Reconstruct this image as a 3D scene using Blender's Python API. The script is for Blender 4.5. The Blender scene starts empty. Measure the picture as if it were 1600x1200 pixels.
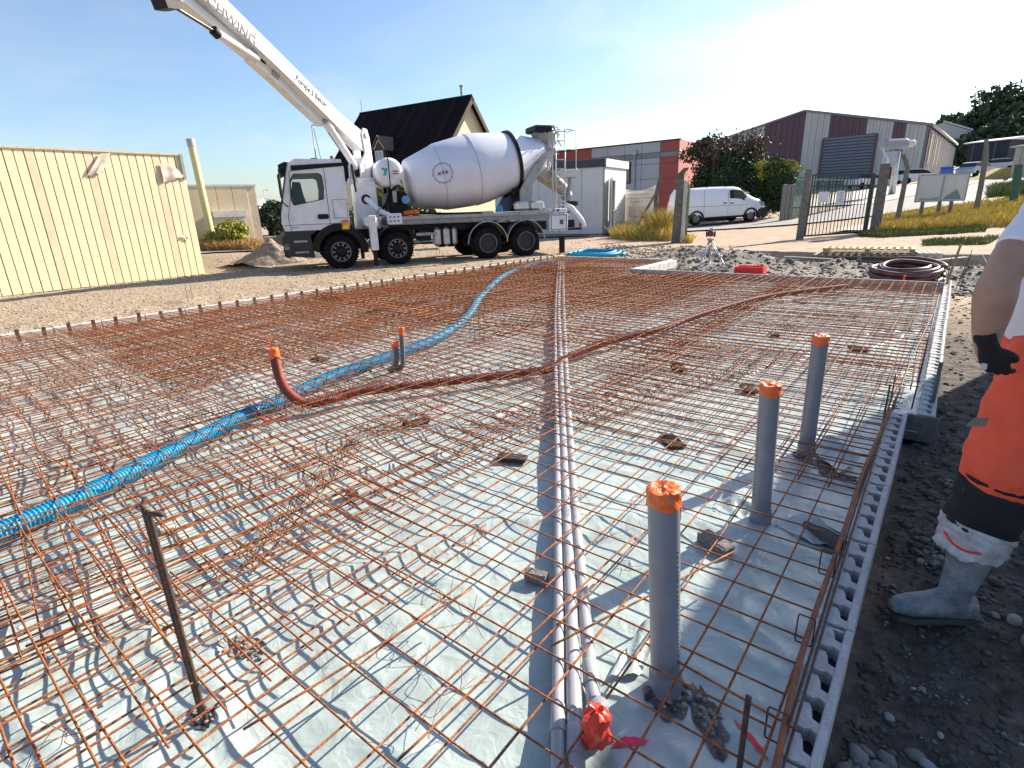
import bpy, math, random
import numpy as np
from mathutils import Vector, Matrix
random.seed(7); RNG = np.random.default_rng(7)
sc = bpy.context.scene
# ------------------------------------------------------------------ camera
F, CX, CY, H = 855.0, 800.0, 600.0, 1.5
def nz(v): v = np.array(v, float); return v/np.linalg.norm(v)
_d1 = nz([1505-CX, -(298-CY), -F]); _d2 = nz([-340-CX, -(362-CY), -F])
_up = nz(np.cross(-_d2, _d1)); _rt = nz(np.cross(_d1, _up))
R = np.stack([_rt, _d1, _up]); CAM = np.array([0, 0, H])
cam_data = bpy.data.cameras.new('camera'); cam = bpy.data.objects.new('camera', cam_data)
sc.collection.objects.link(cam); sc.camera = cam
cam_data.sensor_width = 36; cam_data.lens = F/1600*36; cam_data.clip_end = 3000; cam_data.clip_start = .05
M4 = Matrix.Identity(4)
for i in range(3):
    for j in range(3): M4[i][j] = R[i][j]
    M4[i][3] = CAM[i]
cam.matrix_world = M4
def ray(x, y): return nz(R@np.array([x-CX, -(y-CY), -F]))
def G(x, y, z=0.):
    r = ray(x, y); return CAM+r*(z-H)/r[2]
def Q(x, y, Z): return CAM+R@np.array([(x-CX)/F*Z, -(y-CY)/F*Z, -Z])
def PL(x, y, o, n):
    r = ray(x, y); return CAM+r*((np.array(o)-CAM)@n)/(r@n)
# ------------------------------------------------------------------ light
SUN_EL, SUN_AZ = math.radians(31), math.radians(18.5)      # azimuth from +Y towards +X
w = bpy.data.worlds.new('World'); sc.world = w; w.use_nodes = True
nt = w.node_tree; bg = nt.nodes['Background']
sky = nt.nodes.new('ShaderNodeTexSky'); sky.sky_type = 'NISHITA'; sky.sun_disc = False
sky.sun_elevation = SUN_EL; sky.sun_rotation = SUN_AZ
sky.air_density = 1.0; sky.dust_density = 1.0; sky.ozone_density = 3.5
tcw = nt.nodes.new('ShaderNodeTexCoord'); mpw = nt.nodes.new('ShaderNodeMapping'); mpw.inputs['Scale'].default_value = (1.2, 1.8, 6.0); mpw.inputs['Rotation'].default_value = (.1, .06, .5)
now = nt.nodes.new('ShaderNodeTexNoise'); now.inputs['Scale'].default_value = 1.6; now.inputs['Detail'].default_value = 7; now.inputs['Roughness'].default_value = .6; now.inputs['Distortion'].default_value = .5
mrw = nt.nodes.new('ShaderNodeMapRange'); mrw.inputs[1].default_value = .48; mrw.inputs[2].default_value = .78; mrw.inputs[4].default_value = .32
bww = nt.nodes.new('ShaderNodeRGBToBW'); mxw = nt.nodes.new('ShaderNodeMix'); mxw.data_type = 'RGBA'; muw = nt.nodes.new('ShaderNodeMath'); muw.operation = 'MULTIPLY'; muw.inputs[1].default_value = 1.5
nt.links.new(tcw.outputs['Generated'], mpw.inputs[0]); nt.links.new(mpw.outputs[0], now.inputs['Vector']); nt.links.new(now.outputs['Fac'], mrw.inputs[0]); nt.links.new(sky.outputs[0], bww.inputs[0]); nt.links.new(bww.outputs[0], muw.inputs[0])
nt.links.new(mrw.outputs[0], mxw.inputs['Factor']); nt.links.new(sky.outputs[0], mxw.inputs['A']); nt.links.new(muw.outputs[0], mxw.inputs['B']); nt.links.new(mxw.outputs['Result'], bg.inputs[0]); bg.inputs[1].default_value = .098
sd = bpy.data.lights.new('sun', 'SUN'); so = bpy.data.objects.new('sun', sd); sc.collection.objects.link(so)
sd.energy = 5.0; sd.angle = math.radians(.5); sd.color = (1, .91, .78)
sv = Vector((math.sin(SUN_AZ)*math.cos(SUN_EL), math.cos(SUN_AZ)*math.cos(SUN_EL), math.sin(SUN_EL)))
so.rotation_euler = sv.to_track_quat('Z', 'Y').to_euler(); so.location = (5, 10, 20)
sc.view_settings.view_transform = 'Standard'; sc.view_settings.look = 'None'
sc.view_settings.exposure = 1.08; sc.view_settings.gamma = 1
sc.render.engine = 'CYCLES'
# ------------------------------------------------------------------ noise
def vnoise(x, y, seed=0):
    xi = np.floor(x).astype(np.int64); yi = np.floor(y).astype(np.int64); fx = x-xi; fy = y-yi
    def h(a, b):
        n = (a*374761393+b*668265263+seed*1442695041) & 0xffffffff
        n = ((n ^ (n >> 13))*1274126177) & 0xffffffff
        return ((n ^ (n >> 16)) & 0xffff)/65535.
    u = fx*fx*(3-2*fx); v = fy*fy*(3-2*fy)
    return (h(xi, yi)*(1-u)+h(xi+1, yi)*u)*(1-v)+(h(xi, yi+1)*(1-u)+h(xi+1, yi+1)*u)*v
def fbm(x, y, seed=0, o=4):
    s = 0; a = .5
    for k in range(o):
        s = s+a*(vnoise(x, y, seed+k)-.5)*2; x = x*2.03+5.1; y = y*2.03+1.7; a *= .5
    return s
def sstep(a, b, x): t = np.clip((x-a)/(b-a), 0, 1); return t*t*(3-2*t)
# ------------------------------------------------------------------ materials
MATS = {}
def mat(name, col, rough=.7, metal=0., var=.15, scale=6., bump=.0, bscale=40., col2=None, spec=.5, dirt=None, dscale=3., dlo=.5, dhi=.7, coat=0, stretch=None):
    if name in MATS: return MATS[name]
    m = bpy.data.materials.new(name); m.use_nodes = True; t = m.node_tree; N = t.nodes; L = t.links
    b = N['Principled BSDF']; b.inputs['Roughness'].default_value = rough; b.inputs['Metallic'].default_value = metal
    b.inputs['Specular IOR Level'].default_value = spec; b.inputs['Coat Weight'].default_value = coat
    tc = N.new('ShaderNodeTexCoord'); src = tc.outputs['Object']
    if stretch:
        mp = N.new('ShaderNodeMapping'); mp.inputs['Scale'].default_value = stretch; L.new(src, mp.inputs[0]); src = mp.outputs[0]
    no = N.new('ShaderNodeTexNoise'); no.inputs['Scale'].default_value = scale; no.inputs['Detail'].default_value = 8; no.inputs['Roughness'].default_value = .65
    L.new(src, no.inputs['Vector'])
    r = N.new('ShaderNodeValToRGB'); c = np.array(col)
    a = c*(1-var) if col2 is None else np.array(col2); bb = np.clip(c*(1+var), 0, 1) if col2 is None else c
    r.color_ramp.elements[0].position = .35; r.color_ramp.elements[1].position = .65
    r.color_ramp.elements[0].color = (*a, 1); r.color_ramp.elements[1].color = (*bb, 1)
    L.new(no.outputs['Fac'], r.inputs[0]); out = r.outputs[0]
    if dirt is not None:
        n2 = N.new('ShaderNodeTexNoise'); n2.inputs['Scale'].default_value = dscale; n2.inputs['Detail'].default_value = 9; n2.inputs['Roughness'].default_value = .7
        L.new(src, n2.inputs['Vector'])
        mr = N.new('ShaderNodeMapRange'); mr.inputs[1].default_value = dlo; mr.inputs[2].default_value = dhi; L.new(n2.outputs['Fac'], mr.inputs[0])
        mx = N.new('ShaderNodeMix'); mx.data_type = 'RGBA'; mx.inputs['B'].default_value = (*dirt, 1)
        L.new(mr.outputs[0], mx.inputs['Factor']); L.new(out, mx.inputs['A']); out = mx.outputs['Result']
    L.new(out, b.inputs['Base Color'])
    if bump:
        nb = N.new('ShaderNodeTexNoise'); nb.inputs['Scale'].default_value = bscale; nb.inputs['Detail'].default_value = 6
        L.new(src, nb.inputs['Vector']); bu = N.new('ShaderNodeBump'); bu.inputs['Strength'].default_value = bump; bu.inputs['Distance'].default_value = .01
        L.new(nb.outputs['Fac'], bu.inputs['Height']); L.new(bu.outputs[0], b.inputs['Normal'])
    MATS[name] = m; return m
def glass(name, col, alpha):
    m = bpy.data.materials.new(name); m.use_nodes = True; t = m.node_tree
    b = t.nodes['Principled BSDF']; b.inputs['Base Color'].default_value = (*col, 1); b.inputs['Roughness'].default_value = .03
    b.inputs['Alpha'].default_value = alpha; MATS[name] = m; return m
W_PAINT = mat('white_paint', (.72, .73, .76), .32, var=.04, scale=3, dirt=(.46, .43, .39), dscale=3.5, dlo=.50, dhi=.82, coat=.25)
W_BOOM = mat('boom_paint', (.8, .8, .79), .35, var=.04, dirt=(.5, .48, .44), dscale=3, dlo=.55, dhi=.85)
W_DRUM = mat('drum_paint', (.72, .72, .80), .38, var=.02, scale=1.5, dirt=(.58, .57, .60), dscale=1.6, dlo=.5, dhi=.95, coat=.15)
D_BLK = mat('black_plastic', (.005, .005, .006), .5, var=.3, spec=.3, dirt=(.022, .018, .015), dscale=5, dlo=.5, dhi=.9)
TYRE = mat('tyre_rubber', (.006, .006, .006), .85, var=.3, bump=.3, spec=.25, dirt=(.026, .022, .018), dscale=6, dlo=.5, dhi=.85)
RIM = mat('rim_metal', (.16, .16, .16), .45, .6, dirt=(.09, .08, .07), dscale=8)
STEEL = mat('grey_steel', (.38, .38, .37), .5, .3, var=.1, dirt=(.2, .17, .14), dscale=4)
ALU = mat('aluminium', (.62, .63, .64), .35, .7, var=.08, dirt=(.3, .28, .26), dscale=6)
LG_TXT = mat('print_dark', (.06, .06, .065), .6, var=.05)
TXT_G = mat('print_grey', (.09, .09, .10), .6, var=.05)
ORANGE = mat('orange_plastic', (.75, .13, .02), .45, var=.15)
TAPE = mat('orange_tape', (.92, .13, .025), .32, var=.16, scale=25, bump=.6, bscale=60, col2=(.85, .19, .04))
TAPER = mat('red_tape', (.85, .06, .03), .3, var=.16, scale=25, bump=.6, bscale=50)
RUST = mat('rusty_bar', (.44, .125, .023), .75, 0, scale=14, col2=(.085, .026, .009), bump=.3, bscale=150, dirt=(.56, .21, .05), dscale=25, dlo=.5, dhi=.75)
RUSTD = mat('dark_rusty_bar', (.13, .07, .045), .7, .2, scale=30, col2=(.05, .03, .025), bump=.3, bscale=150)
RUSTT = mat('thick_rusty_bar', (.33, .105, .04), .7, 0, scale=20, col2=(.16, .05, .025), bump=.3, bscale=90)
PVC = mat('grey_pvc', (.23, .235, .26), .33, var=.06, scale=8, dirt=(.34, .33, .32), dscale=12, dlo=.55, dhi=.8)
PVCL = mat('pale_pvc', (.37, .375, .385), .35, var=.06, scale=8, dirt=(.3, .28, .27), dscale=9, dlo=.55, dhi=.8)
BLUEC = mat('blue_conduit', (.004, .29, .50), .55, var=.1, dirt=(.16, .4, .62), dscale=7, dlo=.55, dhi=.85)
BLUED = mat('dark_blue_sleeve', (.008, .04, .22), .35, var=.1)
BROWNC = mat('brown_conduit', (.22, .038, .022), .55, var=.12, dirt=(.42, .16, .1), dscale=9, dlo=.55, dhi=.85)
COILB = mat('maroon_conduit', (.09, .03, .03), .4, var=.15, dirt=(.2, .12, .1), dscale=5)
CONC = mat('block_concrete', (.45, .44, .43), .9, var=.12, scale=20, bump=.6, bscale=70, dirt=(.26, .24, .22), dscale=4)
CONCL = mat('pale_concrete', (.62, .58, .53), .9, var=.12, scale=20, bump=.5, bscale=60, dirt=(.4, .34, .28), dscale=5)
CONCD = mat('weathered_concrete', (.17, .16, .145), .95, var=.25, scale=9, bump=.7, bscale=40, dirt=(.09, .09, .075), dscale=5)
SPACER = mat('spacer_concrete', (.24, .21, .2), .95, var=.3, scale=60, bump=.8, bscale=120)
GRASSM = mat('dry_grass', (.74, .54, .14), .8, var=.3, scale=2.5, col2=(.46, .38, .08))
GRASSG = mat('green_grass', (.24, .25, .08), .8, var=.3, scale=2.5, col2=(.10, .13, .035))
LEAFD = mat('dark_leaves', (.05, .085, .025), .6, var=.3, scale=1.2, col2=(.016, .036, .013))
LEAFB = mat('bronze_leaves', (.13, .08, .05), .6, scale=1.5, col2=(.04, .04, .015))
LEAFY = mat('yellow_leaves', (.50, .42, .05), .6, scale=1.5, col2=(.16, .22, .03))
LEAFT = mat('tree_leaves', (.085, .12, .045), .7, scale=.4, col2=(.032, .052, .022))
BARK = mat('bark', (.09, .065, .045), .9, var=.3, bump=.6)
GLS = glass('window_glass', (.10, .22, .22), .16); GLD = glass('dark_glass', (.02, .03, .035), .93)
# ------------------------------------------------------------------ mesh builder
class MB:
    def __init__(s): s.v = []; s.f = []; s.n = 0
    def add(s, vs, fs):
        b = s.n; s.v.extend([tuple(map(float, p)) for p in vs]); s.f.extend([tuple(b+i for i in f) for f in fs]); s.n += len(vs); return s
    def box(s, c, d, rot=None):
        c = np.array(c, float); h = np.array(d, float)/2
        P = np.array([[x, y, z] for x in (-1, 1) for y in (-1, 1) for z in (-1, 1)])*h
        if rot is not None: P = P@np.array(rot).T
        return s.add(P+c, [(0, 1, 3, 2), (4, 6, 7, 5), (0, 4, 5, 1), (2, 3, 7, 6), (0, 2, 6, 4), (1, 5, 7, 3)])
    def bbox(s, c, d, bev=.01, rot=None):          # box with chamfered vertical and top edges
        x, y, z = np.array(d)/2; b = bev
        ring = lambda q, zz: [(x-q, y-b-q+b*(q > 0), zz)]
        def rg(i, zz): X = x-i; Y = y-i; return [(X, Y-b, zz), (X-b, Y, zz), (-X+b, Y, zz), (-X, Y-b, zz), (-X, -Y+b, zz), (-X+b, -Y, zz), (X-b, -Y, zz), (X, -Y+b, zz)]
        V = np.array(rg(b, -z)+rg(0, -z+b)+rg(0, z-b)+rg(b, z))
        if rot is not None: V = V@np.array(rot).T
        f = [tuple(range(7, -1, -1)), tuple(range(24, 32))]
        for k in range(3):
            for i in range(8): j = (i+1) % 8; f.append((k*8+i, k*8+j, k*8+8+j, k*8+8+i))
        return s.add(V+np.array(c), f)
    def tube(s, pts, r, n=8, cap=True, closed=False, flat=None):
        P = np.array(pts, float); m = len(P); r = np.broadcast_to(np.array(r, float), (m,))
        if closed: T = np.roll(P, -1, 0)-np.roll(P, 1, 0)
        else: T = np.gradient(P, axis=0)
        T = T/np.maximum(np.linalg.norm(T, axis=1)[:, None], 1e-9)
        u = np.cross(T[0], [0, 0, 1.]);
        if np.linalg.norm(u) < .1: u = np.cross(T[0], [1., 0, 0])
        u = nz(u); V = []; a = np.linspace(0, 2*np.pi, n, endpoint=False)
        for i in range(m):
            u = nz(u-T[i]*(u@T[i])); v = np.cross(T[i], u); fl = 1 if flat is None else flat
            V.append(P[i]+r[i]*(np.cos(a)[:, None]*u+fl*np.sin(a)[:, None]*v))
        V = np.concatenate(V); f = []
        for i in range(m if closed else m-1):
            A = i*n; B = ((i+1) % m)*n
            for k in range(n): l = (k+1) % n; f.append((A+k, A+l, B+l, B+k))
        if cap and not closed: f.append(tuple(range(n-1, -1, -1))); f.append(tuple((m-1)*n+k for k in range(n)))
        return s.add(V, f)
    def lathe(s, prof, o, ax, n=24, cap=True):
        ax = nz(ax); o = np.array(o, float); pts = [o+ax*h for r_, h in prof]
        u = np.cross(ax, [0, 0, 1.]);
        if np.linalg.norm(u) < .1: u = np.cross(ax, [0, 1., 0])
        u = nz(u); v = np.cross(ax, u); a = np.linspace(0, 2*np.pi, n, endpoint=False)
        V = np.concatenate([o+ax*h+r_*(np.cos(a)[:, None]*u+np.sin(a)[:, None]*v) for r_, h in prof]); f = []
        for i in range(len(prof)-1):
            for k in range(n): l = (k+1) % n; f.append((i*n+k, i*n+l, i*n+n+l, i*n+n+k))
        if cap: f.append(tuple(range(n-1, -1, -1))); f.append(tuple((len(prof)-1)*n+k for k in range(n)))
        return s.add(V, f)
    def prism(s, poly, o, u, v, wv):
        o = np.array(o, float); u = np.array(u, float); v = np.array(v, float); wv = np.array(wv, float); n = len(poly)
        A = [o+u*a+v*b for a, b in poly]; B = [p+wv for p in A]
        return s.add(A+B, [tuple(range(n)), tuple(range(2*n-1, n-1, -1))]+[(i, i+n, (i+1) % n+n, (i+1) % n) for i in range(n)])
    def ring(s, outer, inner, o, u, v, wv):        # plate with one hole, outer and inner have the same count
        o = np.array(o, float); u = np.array(u, float); v = np.array(v, float); wv = np.array(wv, float); n = len(outer)
        L = [o+u*a+v*b for a, b in outer]+[o+u*a+v*b for a, b in inner]; L2 = [p+wv for p in L]; f = []
        for i in range(n):
            j = (i+1) % n
            f += [(i, j, n+j, n+i), (2*n+i, 3*n+i, 3*n+j, 2*n+j), (i, 2*n+i, 2*n+j, j), (n+i, n+j, 3*n+j, 3*n+i)]
        return s.add(L+L2, f)
    def quad(s, a, b, c, d): return s.add([a, b, c, d], [(0, 1, 2, 3)])
    def sphere(s, c, r, n=12, m=8, sq=(1, 1, 1)):
        V = []; c = np.array(c, float)
        for i in range(m+1):
            t = math.pi*i/m
            for k in range(n): a = 2*math.pi*k/n; V.append(c+r*np.array([math.sin(t)*math.cos(a)*sq[0], math.sin(t)*math.sin(a)*sq[1], math.cos(t)*sq[2]]))
        return s.add(V, [(i*n+k, i*n+n+k, i*n+n+(k+1) % n, i*n+(k+1) % n) for i in range(m) for k in range(n)])
    def mesh(s, name, m, smooth=False):
        me = bpy.data.meshes.new(name); me.from_pydata(s.v, [], s.f); me.materials.append(m); me.validate(verbose=False)
        import bmesh
        if len(s.f) < 60000:
            bm = bmesh.new(); bm.from_mesh(me); bmesh.ops.recalc_face_normals(bm, faces=bm.faces); bm.to_mesh(me); bm.free()
        if smooth:
            me.polygons.foreach_set('use_smooth', [True]*len(me.polygons))
            if smooth == 'auto': me.set_sharp_from_angle(angle=math.radians(40))
        me.update(); return me
    def build(s, name, m, parent=None, smooth=False, label=None):
        o = bpy.data.objects.new(name, s.mesh(name, m, smooth)); sc.collection.objects.link(o)
        if parent is not None: o.parent = parent
        if label: o['label'] = label
        return o
def tag(o, label=None, cat=None, group=None, kind=None):
    if label: o['label'] = label
    if cat: o['category'] = cat
    if group: o['group'] = group
    if kind: o['kind'] = kind
    return o
def thing(name, label, cat, loc=(0, 0, 0), rz=0, group=None):
    o = bpy.data.objects.new(name, None); o.empty_display_size = .2; sc.collection.objects.link(o)
    o.location = tuple(map(float, loc)); o.rotation_euler = (0, 0, rz); return tag(o, label, cat, group)
def link(name, me, parent=None, loc=(0, 0, 0), rot=(0, 0, 0), scale=(1, 1, 1)):
    o = bpy.data.objects.new(name, me); sc.collection.objects.link(o); o.parent = parent
    o.location = tuple(map(float, loc)); o.rotation_euler = rot; o.scale = scale; return o
def copy_tree(o, parent=None):
    c = o.copy(); sc.collection.objects.link(c); c.parent = parent
    for ch in list(o.children): copy_tree(ch, c)
    return c
def arr_obj(name, V, Fq, m, smooth=False, parent=None):
    me = bpy.data.meshes.new(name); nv = len(V); k = Fq.shape[1]
    me.vertices.add(nv); me.vertices.foreach_set('co', V.astype(np.float32).ravel())
    me.loops.add(Fq.size); me.loops.foreach_set('vertex_index', Fq.astype(np.int32).ravel())
    me.polygons.add(len(Fq)); me.polygons.foreach_set('loop_start', np.arange(0, Fq.size, k, dtype=np.int32))
    me.polygons.foreach_set('loop_total', np.full(len(Fq), k, np.int32))
    me.update(calc_edges=True); me.materials.append(m)
    if smooth: me.polygons.foreach_set('use_smooth', [True]*len(Fq))
    o = bpy.data.objects.new(name, me); sc.collection.objects.link(o); o.parent = parent; return o
def text(body, size, o, u, v, m, parent, name='lettering', ext=.002, align='CENTER', bold=0):
    cu = bpy.data.curves.new(name, 'FONT'); cu.body = body; cu.size = size; cu.extrude = ext; cu.align_x = align; cu.align_y = 'CENTER'; cu.offset = 0
    t = bpy.data.objects.new('tmp', cu); sc.collection.objects.link(t)
    me = bpy.data.meshes.new_from_object(t.evaluated_get(bpy.context.evaluated_depsgraph_get())); bpy.data.objects.remove(t)
    me.materials.clear(); me.materials.append(m)
    u = nz(u); v = np.array(v, float); v = nz(v-u*(u@v)); n = np.cross(u, v); mw = Matrix.Identity(4)
    for i in range(3): mw[i][0] = u[i]; mw[i][1] = v[i]; mw[i][2] = n[i]; mw[i][3] = o[i]
    ob = bpy.data.objects.new(name, me); sc.collection.objects.link(ob); ob.parent = parent; ob.matrix_local = mw; return ob
def spline(P, n=8):
    P = np.array(P, float); P = np.vstack([2*P[0]-P[1], P, 2*P[-1]-P[-2]]); out = []
    for i in range(1, len(P)-2):
        for t in np.linspace(0, 1, n, endpoint=False):
            a, b, c, d = P[i-1:i+3]
            out.append(.5*((2*b)+(-a+c)*t+(2*a-5*b+4*c-d)*t*t+(-a+3*b-3*c+d)*t**3))
    out.append(P[-2]); return np.array(out)
def resample(P, step):
    d = np.r_[0, np.cumsum(np.linalg.norm(np.diff(P, axis=0), axis=1))]; t = np.arange(0, d[-1], step)
    return np.stack([np.interp(t, d, P[:, k]) for k in range(3)], 1)
def rodm(name, r, L, m, bend=0, n=6, seg=12, rib=0):
    k = np.random.default_rng(abs(hash((name, bend))) % 999 if False else int(bend*1e5) % 997)
    if rib:
        t = np.arange(0, L, rib/2); P = np.stack([t*0, t, t*0], 1); rr = np.where(np.arange(len(t)) % 2, r*1.13, r*.93)
        return MB().tube(P, rr, n).mesh(name, m, True)
    t = np.linspace(0, L, seg+1); a, b = k.uniform(-1, 1, 2); ph = k.uniform(0, 6, 2)
    P = np.stack([bend*a*np.sin(t*1.3+ph[0]), t, bend*b*np.sin(t*1.7+ph[1])*1.0], 1)
    return MB().tube(P, r, n).mesh(name, m, True)
#------------------------------------------------------------------ slab outline
L0 = G(0, 525)[:2]; L1 = G(875, 400)[:2]; ld = (L1-L0)/np.linalg.norm(L1-L0)
def leftx(y): return L0[0]+(y-L0[1])*ld[0]/ld[1]
YB1, YB2, XN, XR1, XR2, YS = 12.02, 14.35, -5.92, -.13, .03, 4.6
def in_slab(x, y, g=0.):
    xr = np.where(y < YS, XR1, XR2)+g
    return (x > leftx(y)-g) & (x < xr) & (y < np.where(x < XN+g, YB2, YB1)+g)
#------------------------------------------------------------------ terrain
def tz(x, y, fine=True):
    x = np.asarray(x, float); y = np.asarray(y, float)
    z = np.full(np.broadcast(x, y).shape, -.09)
    s = np.minimum(y, 140)+.8*np.maximum(x, -14)
    z = z+.055*4*np.log1p(np.exp(np.clip((s-26)/4, -20, 40)))
    east = sstep(-.3, -.05, x)*(1-sstep(12., 17., y)); z = z-.14*east
    edge = 18.35+.22*fbm(x*.6, x*0+3.3, 5); pit = sstep(-6.6, -5.4, x)*(1-sstep(2.2, 4., x))*(y < 25)
    pz = pit*sstep(12.1, 12.5, y)*(1-sstep(edge-.08, edge+.02, y)); z = z-.16*pz
    z = z-.20*pz*sstep(edge-1.3, edge-.5, y); z = z-.30*(1-sstep(-19.3, -16.6, x))*(1-sstep(8.8, 11.5, y))*sstep(-60, -30, x)
    lump = pz*(1-sstep(16.8, 17.4, y))*sstep(13.3, 14.5, y)*np.maximum(0, fbm(x*.9, y*.9, 11)+.1)*.28; z = z+lump
    heap = .38*np.exp(-(((x+5.6)/1.4)**2+((y-16.5)/1.0)**2)); z = z+heap*(y > 14.5)
    if fine:
        near = np.exp(-np.hypot(x, y)/60)
        z = z+fbm(x*1.1, y*1.1, 3)*.035*near+fbm(x*5, y*5, 8, 4)*.018*near+east*(fbm(x*14, y*14, 21, 3)*.012+fbm(x*3, y*3, 23, 2)*.02)
        berm = sstep(-1.8, -.6, -(np.abs(x-(leftx(y)-1.1))))*(y < 11); z = z+berm*.05*(fbm(x*2.5, y*2.5, 31)+.4)
    z = np.where(in_slab(x, y, -.02), -.34, z)
    return z
def TZ(p): return float(tz(p[0], p[1], False))
def axis_pts(a, segs):
    out = [a]
    for b, st in segs:
        n = max(1, int(round((b-a)/st))); out += list(np.linspace(a, b, n+1)[1:]); a = b
    return np.array(out)
gx = axis_pts(-900, [(-200, 60), (-60, 10), (-24, 1.2), (-10.4, .12), (-6.0, .15), (-.15, .09), (.9, .028), (3, .09), (8, .3), (40, 2), (200, 12), (900, 60)])
gy = axis_pts(-200, [(-20, 20), (-3, 1), (.7, .15), (5.5, .035), (21, .09), (32, .3), (60, 1.2), (200, 8), (1500, 80)])
X, Y = np.meshgrid(gx, gy); Zt = tz(X, Y)
V = np.stack([X.ravel(), Y.ravel(), Zt.ravel()], 1); nx, ny = len(gx), len(gy)
I = (np.arange(ny-1)[:, None]*nx+np.arange(nx-1)[None]).ravel(); Fq = np.stack([I, I+1, I+nx+1, I+nx], 1)
def ground_mat():
    m = bpy.data.materials.new('site_soil'); m.use_nodes = True; t = m.node_tree; N = t.nodes; L = t.links; b = N['Principled BSDF']
    tc = N.new('ShaderNodeTexCoord'); sx = N.new('ShaderNodeSeparateXYZ'); L.new(tc.outputs['Object'], sx.inputs[0])
    def noise(s, d=8, r=.65):
        n = N.new('ShaderNodeTexNoise'); n.inputs['Scale'].default_value = s; n.inputs['Detail'].default_value = d; n.inputs['Roughness'].default_value = r
        L.new(tc.outputs['Object'], n.inputs['Vector']); return n.outputs['Fac']
    def ramp(f, *st):
        r = N.new('ShaderNodeValToRGB'); e = r.color_ramp.elements
        while len(e) < len(st): e.new(.5)
        for k, (p, c) in enumerate(st): e[k].position = p; e[k].color = (*c, 1)
        L.new(f, r.inputs[0]); return r.outputs[0]
    def mr(f, a, bb):
        r = N.new('ShaderNodeMapRange'); r.inputs[1].default_value = a; r.inputs[2].default_value = bb; L.new(f, r.inputs[0]); return r.outputs[0]
    def mix(f, a, c):
        x = N.new('ShaderNodeMix'); x.data_type = 'RGBA'; L.new(f, x.inputs['Factor']); L.new(a, x.inputs['A']); L.new(c, x.inputs['B']); return x.outputs['Result']
    def mth(op, a, c):
        x = N.new('ShaderNodeMath'); x.operation = op
        for k, q in enumerate((a, c)):
            if isinstance(q, (int, float)): x.inputs[k].default_value = q
            else: L.new(q, x.inputs[k])
        return x.outputs[0]
    vo = N.new('ShaderNodeTexVoronoi'); vo.inputs['Scale'].default_value = 16; L.new(tc.outputs['Object'], vo.inputs['Vector'])
    stone = ramp(noise(11, 10, .8), (.36, (.17, .115, .07)), (.5, (.38, .285, .19)), (.66, (.56, .46, .34)))
    soil = ramp(noise(9, 9, .75), (.35, (.035, .028, .023)), (.55, (.11, .09, .074)), (.75, (.24, .205, .17)))
    mud = ramp(noise(3.5, 9, .75), (.35, (.12, .10, .08)), (.52, (.25, .22, .185)), (.7, (.40, .35, .29)))
    path = ramp(noise(2.2, 8, .7), (.35, (.36, .25, .17)), (.65, (.52, .39, .28)))
    e = mth('MULTIPLY', mr(mth('ADD', sx.outputs[0], mth('MULTIPLY', noise(2), .3)), -.1, .15), mr(mth('ADD', sx.outputs[1], mth('MULTIPLY', noise(.7), 3)), 13.5, 9.5))
    p = mth('MULTIPLY', mr(sx.outputs[1], 12.3, 13.2), mr(sx.outputs[0], -8.2, -6.0))
    pp = mr(mth('ADD', sx.outputs[1], mth('MULTIPLY', noise(1.2), .2)), 18.25, 18.45)
    c = mix(p, stone, mud); c = mix(pp, c, path); c = mix(e, c, soil)
    L.new(c, b.inputs['Base Color']); b.inputs['Roughness'].default_value = .9; b.inputs['Specular IOR Level'].default_value = .25
    bu = N.new('ShaderNodeBump'); bu.inputs['Strength'].default_value = .8; bu.inputs['Distance'].default_value = .02
    L.new(mth('ADD', noise(35, 6), mth('MULTIPLY', vo.outputs['Distance'], .8)), bu.inputs['Height']); L.new(bu.outputs[0], b.inputs['Normal'])
    return m
GROUND = ground_mat()
tag(arr_obj('ground', V, Fq, GROUND), kind='structure')
# road: tarmac strip behind the fence line, draped 6 cm over the terrain
ASPH = mat('tarmac', (.34, .31, .28), .85, var=.1, scale=1.2, bump=.4, bscale=60, col2=(.25, .235, .22))
ra = Q(1000, 365, 24)[:2]; 
def strip(name, pts, wid, m, dz=.03, n=60, k=6):
    P = spline([np.array([*p, 0]) for p in pts], n//len(pts)+2)[:, :2]; T = np.gradient(P, axis=0); T /= np.linalg.norm(T, axis=1)[:, None]; Nn = np.stack([-T[:, 1], T[:, 0]], 1)
    V = []
    for i in range(len(P)):
        for j in range(k+1): q = P[i]+Nn[i]*wid*(j/k-.5); V.append([*q, tz(q[0], q[1], False)+dz])
    V = np.array(V); F_ = np.array([[i*(k+1)+j, i*(k+1)+j+1, (i+1)*(k+1)+j+1, (i+1)*(k+1)+j] for i in range(len(P)-1) for j in range(k)])
    return tag(arr_obj(name, V, F_, m), kind='structure')
strip('road', [(-30, 12), (-19, 25), (-11.8, 31.5), (-7.2, 36), (-3.4, 43), (-1.2, 55), (0, 80), (0, 130)], 6.0, ASPH, .07, 120)
YARD = mat('yard_concrete', (.46, .42, .37), .85, var=.1, scale=.6, bump=.3, bscale=30)
strip('forecourt', [(-9, 47), (-5, 60), (-2, 70)], 9.0, YARD, .1, 40)
strip('pavement', [(-3.2, 26.6), (-1.5, 33), (1.2, 45), (3.5, 60), (5, 90)], 2.0, YARD, .12, 60)
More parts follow.
